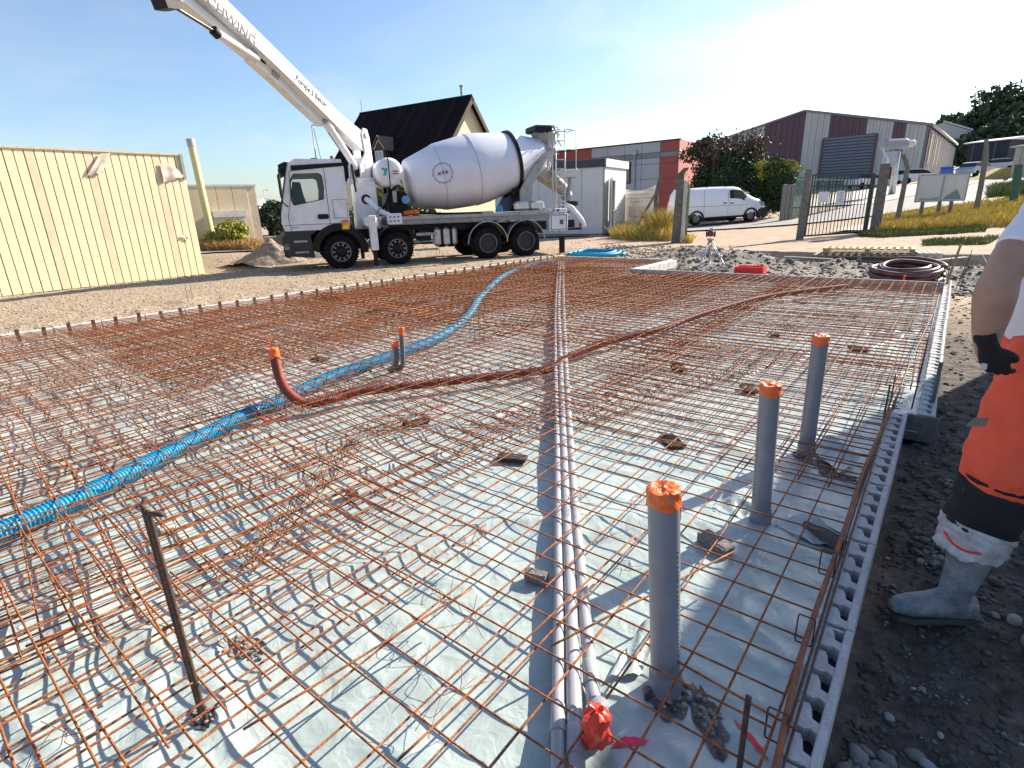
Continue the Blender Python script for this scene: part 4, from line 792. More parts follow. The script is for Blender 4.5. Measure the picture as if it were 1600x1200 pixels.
MB().tube([R0+d*.2+(0, 0, 0), R0+d*.2+(0, 0, .9)], .02, 5).build('aerial', STEEL, house)
# dormer
e1 = R1+n_*hw; e1[2] = ze-.25; e0 = R0+n_*hw; e0[2] = ze-.25; nn = np.cross(d, nz(R1-e1)); nn = nn if nn[2] > 0 else -nn
a = PL(602, 240, e1, nn); dw = 1.0; fz = a[2]; base = a+n_*.55
MB().prism([(-dw/2, -1.0), (dw/2, -1.0), (dw/2, .25), (0, .95), (-dw/2, .25)], base, d, (0, 0, 1), -n_*1.8).build('dormer_wall', WOOD, house)
for s_ in (1, -1):
    u = nz(d*s_*(dw/2+.15)+np.array([0, 0, -.85])); MB().prism([(0, 0), (1.15, 0), (1.15, .1), (0, .1)], base+n_*.15+(0, 0, 1.02), u, (0, 0, 1), -n_*2.2).build('dormer_roof', mat('brown_tile', (.16, .09, .07), .8), house)
wn = MB().ring([(-.36, -.7), (.36, -.7), (.36, .15), (-.36, .15)], [(-.28, -.62), (.28, -.62), (.28, .07), (-.28, .07)], base+n_*.01, d, (0, 0, 1), n_*.05).build('dormer_window', TRIMW, house)
MB().prism([(-.3, -.64), (.3, -.64), (.3, .09), (-.3, .09)], base+n_*.012, d, (0, 0, 1), n_*.01).build('pane', mat('pale_pane', (.3, .36, .4), .1), wn); MB().prism([(-.025, -.64), (.025, -.64), (.025, .09), (-.025, .09)], base+n_*.03, d, (0, 0, 1), n_*.03).build('glazing_bar', TRIMW, wn)
for s_ in (-1, 1): MB().prism([(0, 0), (.06, 0), (.5*s_+.06, -.62), (.5*s_, -.62)], base+n_*.01+(0, 0, .85), d, (0, 0, 1), n_*.06).build('gable_trim', TRIMW, house)
a = PL(735, 211, R1-d*.35, d); MB().box(a+d*.03, (.06, .9, .16), [[d[0], -d[1], 0], [d[1], d[0], 0], [0, 0, 1]]).build('vent', mat('vent_grey', (.35, .33, .3), .7), house)
t_ = thing('fence_hedge', 'green shrubs and pale wall seen through the gap behind the crane pedestal', 'bush'); c = Q(610, 330, 27); c[2] = 1.2; foliage('foliage', c, (3.6, 1.0, 1.5), 7000, .12, LEAFD, 19, t_, 20); c = Q(590, 300, 27); c[2] = 2.1; foliage('foliage', c, (1.0, .6, .6), 1500, .1, LEAFY, 20, t_, 6)
# red and grey panel building
REDP = mat('red_panel', (.32, .055, .045), .5, var=.08, scale=1); GRYP = mat('grey_panel', (.38, .39, .43), .5, var=.06, scale=1); GRYD = mat('dark_grey_stripe', (.2, .2, .215), .5, var=.05)
Wa, Wb = Q(800, 300, 49), Q(1057, 300, 40); Wa[2] = Wb[2] = 0; d, n_, L_ = frame(Wa, Wb); hR = float(PL(1056, 218.5, Wa, n_)[2])
t_ = thing('panel_building', 'flat roofed building clad in red and grey panels behind the white site cabin', 'building')
MB().prism([(0, 0), (L_, 0), (L_, hR-.05), (0, hR-.05)], Wa, d, (0, 0, 1), -n_*12).build('shell', mat('dark_joint', (.09, .09, .1), .7), t_)
rotM = [[d[0], -d[1], 0], [d[1], d[0], 0], [0, 0, 1]]
def u_at(px): return float((PL(px, 300, Wa, n_)-Wa)@d)
us = [u_at(p) for p in (1029, 1057)]; xs = [L_-.0, us[0]]; cell = (us[0]-u_at(924))/4; x = us[0]-.0
while x > 0: x -= cell; xs.append(max(x, 0))
zs = [(0, 1.0, None), (1.0, 2.1, None), (2.1, 3.3, None), (3.3, 4.35, None), (hR-1.55, hR-.72, None), (hR-.72-.34, hR-.72, 's'), (hR-.72, hR, None)]
zs = [(0, .98), (.98, 2.0), (2.0, 3.1), (3.1, 4.15), (4.15, hR-1.08), (hR-1.08, hR-.72), (hR-.72, hR)]
for i in range(len(xs)-1):
    x1_, x0_ = xs[i], xs[i+1]; red = i == 0 or u_at(924)-.1 > (x0_+x1_)/2
    for j, (z0, z1) in enumerate(zs):
        if z1-z0 < .1: continue
        m_ = GRYD if j == 5 else (REDP if red else GRYP)
        MB().box(Wa+d*(x0_+x1_)/2+n_*.03+np.array([0, 0, (z0+z1)/2]), (x1_-x0_-.03, .06, z1-z0-.03), rotM).build('panel', m_, t_)
MB().prism([(0, 0), (-7, 0), (-7, hR), (0, hR)], Wb+n_*.06+d*.01, n_, (0, 0, 1), d*.06).build('side_cladding', mat('pink_side', (.62, .22, .18), .5, var=.1), t_)
MB().box(Wa+d*L_/2+np.array([0, 0, hR+.03]), (L_+.2, .3, .08), rotM).build('roof_trim', D_BLK, t_)
a, b_ = PL(974, 254, Wa+n_*.1, n_), PL(986, 283, Wa+n_*.1, n_); ww = .95; wn = MB().ring([(-ww, -1.45), (0, -1.45), (0, .1), (-ww, .1)], [(-ww+.08, -1.37), (-.08, -1.37), (-.08, .02), (-ww+.08, .02)], PL(986, 255, Wa+n_*.07, n_), d, (0, 0, 1), n_*.08).build('window', D_BLK, t_)
MB().prism([(-ww+.05, -1.4), (-.05, -1.4), (-.05, .05), (-ww+.05, .05)], PL(986, 255, Wa+n_*.075, n_), d, (0, 0, 1), n_*.02).build('pane', mat('curtain_pane', (.16, .18, .17), .15), wn)
a = PL(992, 240, Wa+n_*.16, n_); MB().tube([a, a*[1, 1, 0]+(0, 0, .1)], .07, 8).build('downpipe', GRYP, t_, True); MB().box(a+(0, 0, .05), (.3, .2, .3), rotM).build('hopper', GRYP, t_)
# white site cabin
Cc, Cr = Q(943, 364, 27.5), Q(976, 357, 30.2); Cc[2] = Cr[2] = -.08; d, n_, L_ = frame(Cc, Cr); d2 = -np.array([n_[0], n_[1], 0]); 
if (d2@ (R@np.array([1, 0, 0]))) > 0: pass
left = np.array([-d[1], d[0], 0]); left = left if (left@(R@np.array([1, 0, 0]))) < 0 else -left
hS = float(PL(947, 257, Cc, n_)[2]); CAB = mat('cabin_white', (.66, .66, .64), .5, var=.04, scale=1, dirt=(.5, .48, .44), dscale=1.2, dlo=.55, dhi=.9)
t_ = thing('site_cabin', 'white flat roofed site cabin with its door open behind the mixer chutes', 'site cabin')
LL = 6.2; du = [float((PL(p, 320, Cc, n_)-Cc)@d) for p in (951.5, 961)]
MB().ring([(0, 0), (L_, 0), (L_, hS), (0, hS)], [(du[0], .15), (du[1], .15), (du[1], hS-.62), (du[0], hS-.62)], Cc, d, (0, 0, 1), left*.08).build('front_wall', CAB, t_)
MB().prism([(.0, 0), (LL, 0), (LL, hS), (0, hS)], Cc+n_*.0, left, (0, 0, 1), d*.08 if 1 else 0).build('side_wall', CAB, t_)
MB().prism([(.0, 0), (LL, 0), (LL, hS), (0, hS)], Cr-d*.08, left, (0, 0, 1), d*.08).build('side_wall', CAB, t_)
MB().prism([(0, 0), (L_, 0), (L_, hS), (0, hS)], Cc+left*LL, d, (0, 0, 1), left*.08).build('rear_wall', CAB, t_)
MB().prism([(-.1, 0), (L_+.1, 0), (L_+.1, .36), (-.1, .36)], Cc-left*.1+np.array([0, 0, hS-.02]), d, (0, 0, 1), left*.08).build('front_fascia', CAB, t_)
MB().prism([(-.1, 0), (LL+.1, 0), (LL+.1, .36), (-.1, .36)], Cc-d*.10+np.array([0, 0, hS-.02]), left, (0, 0, 1), d*.08).build('side_fascia', mat('dark_fascia', (.05, .05, .07), .6), t_)
MB().prism([(-.08, 0), (L_+.08, 0), (L_+.08, LL), (-.08, LL)], Cc+np.array([0, 0, hS+.2]), d, left, (0, 0, .06)).build('roof', mat('roof_grey', (.3, .3, .3), .8), t_)
MB().prism([(-.04, 0), (L_, 0), (L_, LL), (-.04, LL)], Cc+np.array([0, 0, .06]), d, left, (0, 0, .06)).build('floor', CONCD, t_)
dr = thing('tmp', None, None); bpy.data.objects.remove(dr)
dd = nz(-left*.8-d*.75); dd = nz(-d*1.0-left*.5); dw = du[1]-du[0]
door = MB().prism([(0, .15), (dw, .15), (dw, hS-.55), (0, hS-.55)], Cc+d*(du[0]-.02)-left*.06, dd, (0, 0, 1), np.cross(dd, [0, 0, 1])*.05).build('door', CAB, t_)
MB().sphere(Cc+d*(du[0])-left*.06+dd*(dw-.12)+np.array([0, 0, 1.2])-np.cross([0, 0, 1], dd)*-.09, .05).build('handle', STEEL, door)
for k in range(1, 5): MB().box(Cc+left*(k*1.2)-d*.006+(0, 0, hS/2), (.03, .02, hS-.1), [[d[0], -d[1], 0], [d[1], d[0], 0], [0, 0, 1]]).build('panel_joint', mat('cabin_joint', (.45, .45, .44), .6), t_)
# banner on the fence
A, B = Q(975, 350, 30.5), Q(1024, 341, 28.5); d, n_, L_ = frame(A, B); tl = PL(976, 296, A, n_)[2]; tr = PL(1023, 288, A, n_)[2]
BAN = mat('banner_cloth', (.72, .66, .60), .8, var=.05, scale=2)
t_ = thing('fence_banner', 'weathered white banner with faint print stretched on the fence beside the cabin', 'banner')
N_ = 14; V_ = []
for i in range(N_+1):
    for j in range(N_+1):
        u, v = i/N_, j/N_; sg = .05*math.sin(u*math.pi)*v; V_.append(np.array([A[0], A[1], 0])+d*u*L_+np.array([0, 0, .35+(tl*(1-u)+tr*u-.35)*v-sg*4])+n_*.05*math.sin(u*9+v*4))
MB().add(V_, [(i*(N_+1)+j, (i+1)*(N_+1)+j, (i+1)*(N_+1)+j+1, i*(N_+1)+j+1) for i in range(N_) for j in range(N_)]).build('cloth', BAN, t_, True)
FP = mat('faded_print', (.48, .46, .46), .8); FP2 = mat('faded_picture', (.62, .5, .45), .8)
rotM = [[d[0], -d[1], 0], [d[1], d[0], 0], [0, 0, 1]]; mb = MB()
for j, (z_, a, b_) in enumerate([(.78, .1, .9), (.7, .12, .8), (.62, .1, .88), (.55, .2, .6)]):
    u = a
    while u < b_: w_ = RNG.uniform(.03, .09); mb.box(np.array([A[0], A[1], tr*z_+.25])+d*(u+w_/2)*L_+n_*.075, (w_*L_, .015, .06), rotM); u += w_+.02
mb.build('print', FP, t_); MB().box(np.array([A[0], A[1], tr*.4+.1])+d*.45*L_+n_*.075, (L_*.55, .015, .5), rotM).build('picture', FP2, t_)
# posts
def post(base, top, Z, w_, label, cat='fence post', m=CONCD, bend=None, name='concrete_post', h0=None):
    g = Q(*base, Z); tp = PL(*top, g, nz([g[0], g[1], 0])); g2 = g.copy(); g2[2] = min(g[2], TZ(g))-.1
    t_ = thing(name, label, cat, g); rr = nz(np.cross([0, 0, 1], nz([g[0], g[1], 0]))); f_ = nz([g[0], g[1], 0]); b0 = g2-g; v_ = tp-g; 
    mb = MB(); q = w_/2; L1_ = [b0+rr*q*a+f_*q*b_ for a, b_ in ((1, 1), (-1, 1), (-1, -1), (1, -1))]; L2_ = [v_+rr*q*.92*a+f_*q*.92*b_ for a, b_ in ((1, 1), (-1, 1), (-1, -1), (1, -1))]; rings = [L1_, L2_]
    if bend is not None: bt = PL(*bend, g, f_)-g; rings.append([bt+rr*q*.7*a+f_*q*.7*b_ for a, b_ in ((1, 1), (-1, 1), (-1, -1), (1, -1))])
    # subdivide and roughen a little so the edges are not perfect
    out = []
    for i in range(len(rings)-1):
        for k in range(6 if i == 0 else 2): f2 = k/(6 if i == 0 else 2); out.append([a*(1-f2)+b_*f2+RNG.normal(0, .004, 3) for a, b_ in zip(rings[i], rings[i+1])])
    out.append(rings[-1]); V_ = [p for r_ in out for p in r_]; n4 = len(out)
    f = [(i*4+k, i*4+(k+1) % 4, i*4+4+(k+1) % 4, i*4+4+k) for i in range(n4-1) for k in range(4)]+[(3, 2, 1, 0), tuple(n4*4-4+k for k in range(4))]
    mb.add(V_, f).build('shaft', m, t_); return t_, g, v_
GRN = mat('green_metal', (.02, .09, .065), .5, var=.1); GPL = mat('green_pale', (.13, .2, .15), .6, dirt=(.3, .28, .22), dscale=5)
tp_, g, v_ = post((1056, 369), (1064, 284), 21.5, .34, 'thick grey concrete gate post left of the parked white van')
MB().box(v_+(0, 0, .03), (.4, .4, .05)).build('cap', GPL, tp_)
post((1066, 371), (1072, 284), 21.2, .13, 'pale square steel post attached to the thick concrete gate post', m=mat('pale_steel_post', (.55, .5, .42), .7, dirt=(.3, .25, .2), dscale=6), name='steel_post')
post((1071, 370), (1077, 289), 21.4, .10, 'thin green steel post beside the pale one by the white van', m=GPL, name='steel_post')
post((1062, 300), (1064, 272), 24, .3, 'broken mossy post stub standing above the thick gate post', m=mat('mossy', (.12, .12, .07), .95, bump=.8), bend=(1073, 262), name='old_post')
post((1023, 348), (1026, 300), 27, .2, 'bent topped concrete fence post at the right end of the banner', bend=(1033, 270))
post((986, 347), (1024, 303), 27, .13, 'slanting concrete brace propping the bent post at the banner', 'fence brace', name='fence_brace')
post((1250, 369), (1264, 265), 20.7, .26, 'dark concrete post hinging the left side of the barred gate')
post((1367, 358), (1384, 256), 21.5, .36, 'thickest dark post at the right side of the barred gate')
post((1377, 350), (1387, 250), 21.9, .08, 'thin pale steel post with a bent arm behind the thick gate post', bend=(1379, 232), m=ALU, name='steel_post')
post((1401, 348), (1418, 263), 23, .19, 'bent topped concrete post between the thick gate post and the blank sign', bend=(1411, 241))
post((1526, 327), (1541, 245), 25, .22, 'bent topped concrete post right of the blank sign', bend=(1541, 217))
post((1582, 323), (1592, 257), 27, .34, 'dark green square gate post at the right border', m=GRN, name='gate_post')
# barred gate
A, B = Q(1257, 367, 20.9), Q(1352, 361, 22); d, n_, L_ = frame(A, B); zt = float(PL(1312, 273, A, n_)[2]); A[2] = TZ(A)+.1; zt -= A[2]
L_ = float((PL(1364, 300, A, n_)-A)@d)-.05
IRON = mat('dark_iron', (.018, .035, .035), .5, var=.2)
t_ = thing('barred_gate', 'dark green barred steel gate leaf with two small notices between two posts', 'gate', A, math.atan2(d[1], d[0]))
MB().box((L_/2, 0, 0), (L_, .05, .06)).build('rail', IRON, t_); MB().box((L_/2, 0, zt), (L_, .05, .06)).build('rail', IRON, t_); MB().box((L_/2, 0, zt*.82), (L_, .04, .04)).build('rail', IRON, t_)
MB().box((.0, 0, zt/2), (.08, .06, zt)).build('stile', IRON, t_); MB().box((L_, 0, zt/2), (.09, .06, zt)).build('stile', IRON, t_); MB().box((L_-.14, 0, zt/2), (.05, .05, zt)).build('stile', IRON, t_)
bm_ = MB().tube([(0, 0, 0), (0, 0, zt)], .016, 6).mesh('gate_bar', IRON)
nb = 17
for k in range(1, nb): link('gate_bar', bm_, t_, (k*(L_-.14)/nb, 0, 0))
f_ = -1 if (np.array([-d[1], d[0], 0])@n_) < 0 else 1
NOT = mat('notice_white', (.72, .72, .74), .5, var=.03)
for u, z_, w_, h_ in ((.20, zt*.64, .52, .38), (.47, zt*.62, .40, .50)):
    no_ = MB().bbox((u*L_, f_*.05, z_), (w_, .02, h_), .006).build('notice', NOT, t_)
    if w_ < .45:
        mb = MB()
        for j in range(6): mb.box((u*L_+RNG.uniform(-.03, .03), f_*.064, z_+.18-.065*j), (RNG.uniform(.15, .3), .004, .02))
        mb.build('print', mat('violet_print', (.35, .3, .5), .6), no_)
# green mesh fence panels and slab wall by the bush
A, B = Q(1218, 340, 31), Q(1237, 338, 31.4); d, n_, L_ = frame(A, B); A[2] = TZ(A)-.1
zt = float(PL(1225, 288, A, n_)[2])-A[2]
t_ = thing('slab_wall', 'short wall of upright weathered concrete slabs behind the van bonnet', 'wall', A, math.atan2(d[1], d[0])); sm = MB().bbox((.16, 0, zt/2), (.31, .1, zt), .02).mesh('slab', mat('slab_grey', (.2, .18, .165), .9, var=.2, bump=.5, stretch=(2, 2, .5)))
for k in range(3): link('slab', sm, t_, (k*.33, RNG.uniform(-.02, .02), RNG.uniform(-.04, .04)))
A, B = Q(1238, 337, 31.5), Q(1330, 322, 37); d, n_, L_ = frame(A, B); A[2] = TZ(A)
zt = float(PL(1250, 276, A, n_)[2])-A[2]
t_ = thing('green_fence', 'dark green vertical bar fence behind the barred gate', 'fence', A, math.atan2(d[1], d[0]))
bmm = MB().box((0, 0, zt/2), (.055, .04, zt)).mesh('fence_bar', GRN); x = 0
while x < L_: link('fence_bar', bmm, t_, (x, 0, 0)) if not (1.3 < x < L_-1.2) or 1 else 0; x += .17 if x < 1.8 else .4
for z_ in (.15, zt-.15): MB().box((L_/2, 0, z_), (L_, .05, .06)).build('rail', GRN, t_)
# blank notice board
c0 = [Q(1430, 314, 24), Q(1506, 309, 24)]; d, n_, L_ = frame(*c0); A = c0[0]; zb = A[2]; zt = float(PL(1470, 273, A, n_)[2]); zb = float(PL(1466, 314, A, n_)[2]); L_ = float((PL(1509, 300, A, n_)-A)@d)
t_ = thing('notice_board', 'blank white notice board with a faded hill picture on short wooden legs in the grass', 'notice board', (A[0], A[1], 0), math.atan2(d[1], d[0])); f_ = -1 if (np.array([-d[1], d[0], 0])@n_) < 0 else 1
BRD = mat('board_white', (.55, .56, .57), .6, var=.05, scale=3)
for k in (0, 1): MB().bbox((L_*(.25+.5*k), 0, (zb+zt)/2), (L_/2-.03, .03, zt-zb), .008).build('board', BRD, t_)
MB().ring([(-.03, zb-.03), (L_+.03, zb-.03), (L_+.03, zt+.03), (-.03, zt+.03)], [(.02, zb+.02), (L_-.02, zb+.02), (L_-.02, zt-.02), (.02, zt-.02)], (0, -.03, 0), (1, 0, 0), (0, 0, 1), (0, .06, 0)).build('frame', STEEL, t_)
MB().box((L_/2, 0, (zb+zt)/2), (.09, .05, zt-zb)).build('divider', mat('divider_grey', (.33, .33, .35), .6), t_)
MB().prism([(L_*.55, zb+.05), (L_*.93, zb+.05), (L_*.86, zb+.28), (L_*.8, zb+.48), (L_*.73, zb+.36), (L_*.6, zb+.2)], (0, f_*.022, 0), (1, 0, 0), (0, 0, 1), (0, f_*.004, 0)).build('hill_picture', mat('hill_print', (.12, .2, .2), .6, col2=(.22, .3, .3), scale=6), t_)
MB().prism([(L_*.04, zb+.05), (L_*.46, zb+.05), (L_*.46, zb+.18), (L_*.3, zb+.12), (L_*.1, zb+.14)], (0, f_*.022, 0), (1, 0, 0), (0, 0, 1), (0, f_*.004, 0)).build('hill_picture', mat('hill_print_pale', (.3, .32, .36), .6), t_)
for u in (.17, .52, .76): MB().box((u*L_, .03*-f_, zb/2-.05), (.12, .08, zb+.3)).build('leg', CONCD, t_)
# big hall
MAR = mat('maroon_cladding', (.115, .05, .065), .5, var=.05, scale=.3); CRM = mat('hall_cream', (.50, .48, .44), .55, var=.05, scale=.3, stretch=(1, 1, .2)); SHT = mat('slate_shutter', (.15, .16, .20), .5, var=.05)
K = Q(1437, 283, 62); fwd = R@np.array([0, 0, -1]); fwd[2] = 0; fwd = nz(fwd); rgt = np.cross(fwd, [0, 0, 1])
d = nz(-rgt*.75+fwd*.66); ns = nz(rgt*.66+fwd*.75); nf = -ns; K[2] = 2.2; HW = 12.9; Hside = float(Q(1437, 200, 62)[2])-K[2]; rid = K+d*HW; Hr = 11.4-K[2]
hall = thing('maroon_hall', 'large hall striped in maroon and cream with a grey roller door on the rise', 'building', K)
MB().prism([(0, -1), (2*HW, -1), (2*HW, Hside-.05), (HW, Hr-.05), (0, Hside-.05)], (0, 0, 0), d, (0, 0, 1), ns*36).build('shell', mat('hall_shell', (.2, .2, .2), .8), hall)
def hall_u(px): return float((PL(px, 260, K, nf)-K)@d)
bands = [(1437-.1, 1406, CRM), (1406, 1386, MAR), (1386, 1345, CRM), (1345, 1288, MAR), (1288, 1250, CRM), (1250, 1190, MAR), (1190, 1150, CRM), (1150, 1092, MAR)]
rs = .33
for a, b_, m_ in bands:
    ua, ub = max(0, hall_u(a)), min(2*HW, hall_u(b_)); nn_ = max(1, int((ub-ua)/rs)); st = (ub-ua)/nn_; mb = MB()
    top_z = lambda u: Hside+(Hr-Hside)*(1-abs(u-HW)/HW)
    pn = []
    for k in range(nn_):
        u0_, u1_ = ua+k*st, ua+(k+1)*st; mb.prism([(u0_+.01, -1), (u1_-.01, -1), (u1_-.01, top_z(u1_)), (u0_+.01, top_z(u0_))], nf*.04, d, (0, 0, 1), nf*(.05 if k % 2 else .10))
    mb.build('cladding', m_, hall)
ua, ub = hall_u(1363), hall_u(1282); zt = float(PL(1320, 214, K, nf)[2])-K[2]; dr = MB().prism([(ua, -1), (ub, -1), (ub, zt+.1), (ua, zt+.1)], nf*.15, d, (0, 0, 1), nf*.06).build('roller_door', mat('shutter_gap', (.085, .09, .115), .7), hall)
sl_ = MB().box((0, 0, 0), (ub-ua-.1, .16, .22), [[d[0], -d[1], 0], [d[1], d[0], 0], [0, 0, 1]]).mesh('slat', SHT); z_ = zt-.1
while z_ > -.8: link('slat', sl_, dr, d*(ua+ub)/2+nf*.23+np.array([0, 0, z_])); z_ -= .34
for u in (ua, ub): MB().box(d*u+nf*.2+(0, 0, (zt-1)/2), (.25, .3, zt+1), [[d[0], -d[1], 0], [d[1], d[0], 0], [0, 0, 1]]).build('door_jamb', MAR, hall)
for s_, (u0_, u1_) in enumerate(((0, HW), (HW, 2*HW))):
    z0, z1 = (Hside, Hr) if s_ == 0 else (Hr, Hside); MB().prism([(u0_-(.3 if s_ == 0 else 0), z0-(.06 if s_ == 0 else 0)), (u1_+(.3 if s_ else 0), z1-(.06 if s_ else 0)), (u1_+(.3 if s_ else 0), z1+.22), (u0_-(.3 if s_ == 0 else 0), z0+.22)], nf*.3, d, (0, 0, 1), ns*36.3).build('roof', mat('hall_roof', (.22, .2, .2), .6), hall)
# side wall facing right, striped bays
YEL = mat('hall_sun_yellow', (.75, .5, .1), .5, var=.1)  # yellow patches paint the sunlit spots on the side wall
for k in range(18):
    m_ = [MAR, CRM][k % 2]; MB().prism([(k*2, -1.5), (k*2+1.0+(k % 2)*.6, -1.5), (k*2+1.0+(k % 2)*.6, Hside-.3), (k*2, Hside-.3)], -d*.04, ns, (0, 0, 1), -d*.08).build('side_cladding', m_, hall)
    MB().box(ns*(k*2+1.45)-d*.2+(0, 0, Hside/2-1), (.14, .14, Hside+1), [[d[0], -d[1], 0], [d[1], d[0], 0], [0, 0, 1]]).build('downpipe', TRIMW, hall)
    if k in (1, 4, 6): MB().prism([(k*2-.3, Hside*.4), (k*2+.9, Hside*.4), (k*2+.9, Hside*.9), (k*2-.3, Hside*.9)], -d*.13, ns, (0, 0, 1), -d*.05).build('sunlit_patch', YEL, hall)
MB().tube([-d*.35+(0, 0, Hside), -d*.35+ns*36+(0, 0, Hside)], .16, 8).build('gutter', TRIMW, hall, True)
h2 = thing('rear_hall', 'second pale shed continuing behind the maroon hall', 'building', K+ns*38)
K2 = Q(1500, 262, 106)-(K+ns*38); MB().prism([(-.5, -2), (9, -2), (9, 6.5), (4, 8.4), (-.5, 6.5)], K2, d, (0, 0, 1), ns*14).build('wall', CRM, h2); MB().prism([(-.8, 6.5), (4, 8.5), (4, 8.8), (-.8, 6.8)], K2+nf*.2, d, (0, 0, 1), ns*14.4).build('roof', TRIMW, h2)
for k in range(5): MB().prism([(k*2.8, -2), (k*2.8+1.2, -2), (k*2.8+1.2, 6.2), (k*2.8, 6.2)], K2-d*.5, ns, (0, 0, 1), -d*.1).build('stripe', MAR, h2)
# big lamp on thick pole
g = Q(1392, 312, 44); g[2] = TZ(g); t_ = thing('yard_light', 'thick pale pole with a large grey floodlight head in front of the maroon hall', 'floodlight', g)
tp = PL(1405, 222, g, nz([g[0], g[1], 0]))-g; MB().tube([(0, 0, 0), tp], [.26, .2], 10).build('pole', ALU, t_, True); e = R@np.array([1, 0, 0])
rotC = np.stack([nz([e[0], e[1], 0]), nz([-e[1], e[0], 0]), [0, 0, 1]]).T
MB().bbox(tp+e*-.35+(0, 0, -.15), (1.9, .9, .75), .15, rotC).build('lamp_head', mat('lamp_grey', (.3, .31, .34), .4), t_); MB().bbox(tp+e*.85+(0, 0, -.1), (.7, .6, .5), .12, rotC).build('lamp_glass', TRIMW, t_); MB().bbox(tp+e*-.55+(0, 0, -1.2), (1.0, .5, 1.2), .1, rotC).build('control_box', mat('lamp_box', (.42, .43, .45), .5), t_)
# right far: shed, dark roof, bin, ramp, cars, trees
def simple_house(name, label, A, B, h_, dep, wm, rm, over=.3, rise=.6, win=0, cat='building'):
    A = A.copy(); B = B.copy(); z0 = min(TZ(A), TZ(B))-.3; d, n_, L_ = frame(A, B); t_ = thing(name, label, cat, (A[0], A[1], z0)); zt = h_-z0
    MB().prism([(0, 0), (L_, 0), (L_, zt), (0, zt)], (0, 0, 0), d, (0, 0, 1), -n_*dep).build('wall', wm, t_)
    MB().prism([(over, zt), (-dep-over, zt), (-dep-over, zt+.12), (-dep/2, zt+rise+.12), (over, zt+.12)], -d*over, n_, (0, 0, 1), d*(L_+2*over)).build('roof', rm, t_)
    for k in range(win): MB().box(d*L_*(k+.7)/(win+.4)+n_*.04+(0, 0, zt*.55), (.9, .1, .9), [[d[0], -d[1], 0], [d[1], d[0], 0], [0, 0, 1]]).build('window', GLD, t_)
    for k in range(int(L_/1.5)): MB().box(d*(k+.5)*1.5+n_*.02+(0, 0, zt/2), (.05, .05, zt-.1), [[d[0], -d[1], 0], [d[1], d[0], 0], [0, 0, 1]]).build('cover_strip', mat('strip_grey', (.3, .3, .28), .7), t_)
    return t_
simple_house('cream_shed', 'cream shed with a grey roof at the right border', Q(1575, 285, 52), Q(1680, 280, 46), float(Q(1575, 232, 52)[2]), 6, mat('shed_cream', (.42, .40, .33), .7), mat('shed_roof', (.42, .43, .45), .6), .3, .3)
simple_house('dark_building', 'dark building with a white flat roof among the trees at upper right', Q(1508, 255, 85), Q(1572, 250, 80), float(Q(1540, 222, 82)[2]), 8, mat('navy_wall', (.03, .035, .06), .7), mat('white_roof', (.8, .8, .8), .5), .5, .5)
c = Q(1478, 275, 47); c[2] = TZ(c); t_ = thing('blue_bin', 'blue wheeled bin showing above the blank notice board', 'bin', c); MB().bbox((0, 0, .75), (.95, .8, 1.5), .08).build('body', mat('bin_blue', (.05, .12, .45), .5), t_); MB().bbox((0, 0, 1.56), (1.02, .88, .14), .05).build('lid', mat('bin_blue', (.05, .12, .45), .5), t_)
for s_ in (-1, 1): MB().lathe([(.12, -.03), (.12, .03)], (s_*.35, .4, .12), (1, 0, 0), 12).build('wheel', TYRE, t_)
c = Q(1556, 282, 50); c[2] = TZ(c); t_ = thing('yellow_ramp', 'yellow timber ramp or skip side lying beside the cream shed', 'ramp', c); e2 = nz([e[0], e[1], 0])
MB().prism([(-1.6, 0), (1.2, 0), (1.2, 1.0), (.9, 1.0)], (0, 0, 0), e2, (0, 0, 1), np.cross(e2, [0, 0, 1])*-1.5).build('side_panel', mat('yellow_wood', (.55, .38, .1), .7), t_)
def tree(label, c, rad, n, size, seed, m=LEAFT, trunk_h=3, group='trees on the rise at upper right'):
    t_ = thing('tree', label, 'tree', (0, 0, 0), 0, group); c = np.array(c, float); gz_ = TZ(c); foliage('crown', c, rad, n, size, m, seed, t_, 22, .2)
    mb = MB(); mb.tube([(c[0], c[1], gz_-.3), (c[0]+.1, c[1], (gz_+c[2])/2), (c[0], c[1], c[2]+rad[2]*.3)], [.35, .25, .08], 8)
    for k in range(6): a = k*1.05; mb.tube([(c[0], c[1], c[2]-rad[2]*.5+k*.2), (c[0]+math.cos(a)*rad[0]*.6, c[1]+math.sin(a)*rad[1]*.6, c[2]+rad[2]*.2)], [.12, .03], 5)
    mb.build('trunk', BARK, t_, True)
for k, (px, py, Z, r_, l_) in enumerate([(1500, 224, 118, 5, 'lowest dark tree just right of the maroon hall'), (1525, 212, 115, 6, 'dark tree above the white flat roof'), (1552, 206, 110, 7, 'broad dark tree left of the highest tree'), (1590, 195, 105, 9, 'highest dark tree at the upper right corner of the land'), (1640, 190, 100, 9, 'dark tree cut off by the right border'), (1497, 245, 108, 4, 'small dark tree behind the rear shed'), (1560, 240, 98, 5, 'dark tree between the white roof and the cream shed'), (1605, 225, 90, 6, 'dark tree behind the cream shed'), (1478, 222, 140, 3.2, 'tiny round tree top above the maroon hall gutter')]):
    c = Q(px, py, Z); tree(l_, c, (r_*1.25, r_, r_*.85), 9000, .55, 100+k, LEAFT)
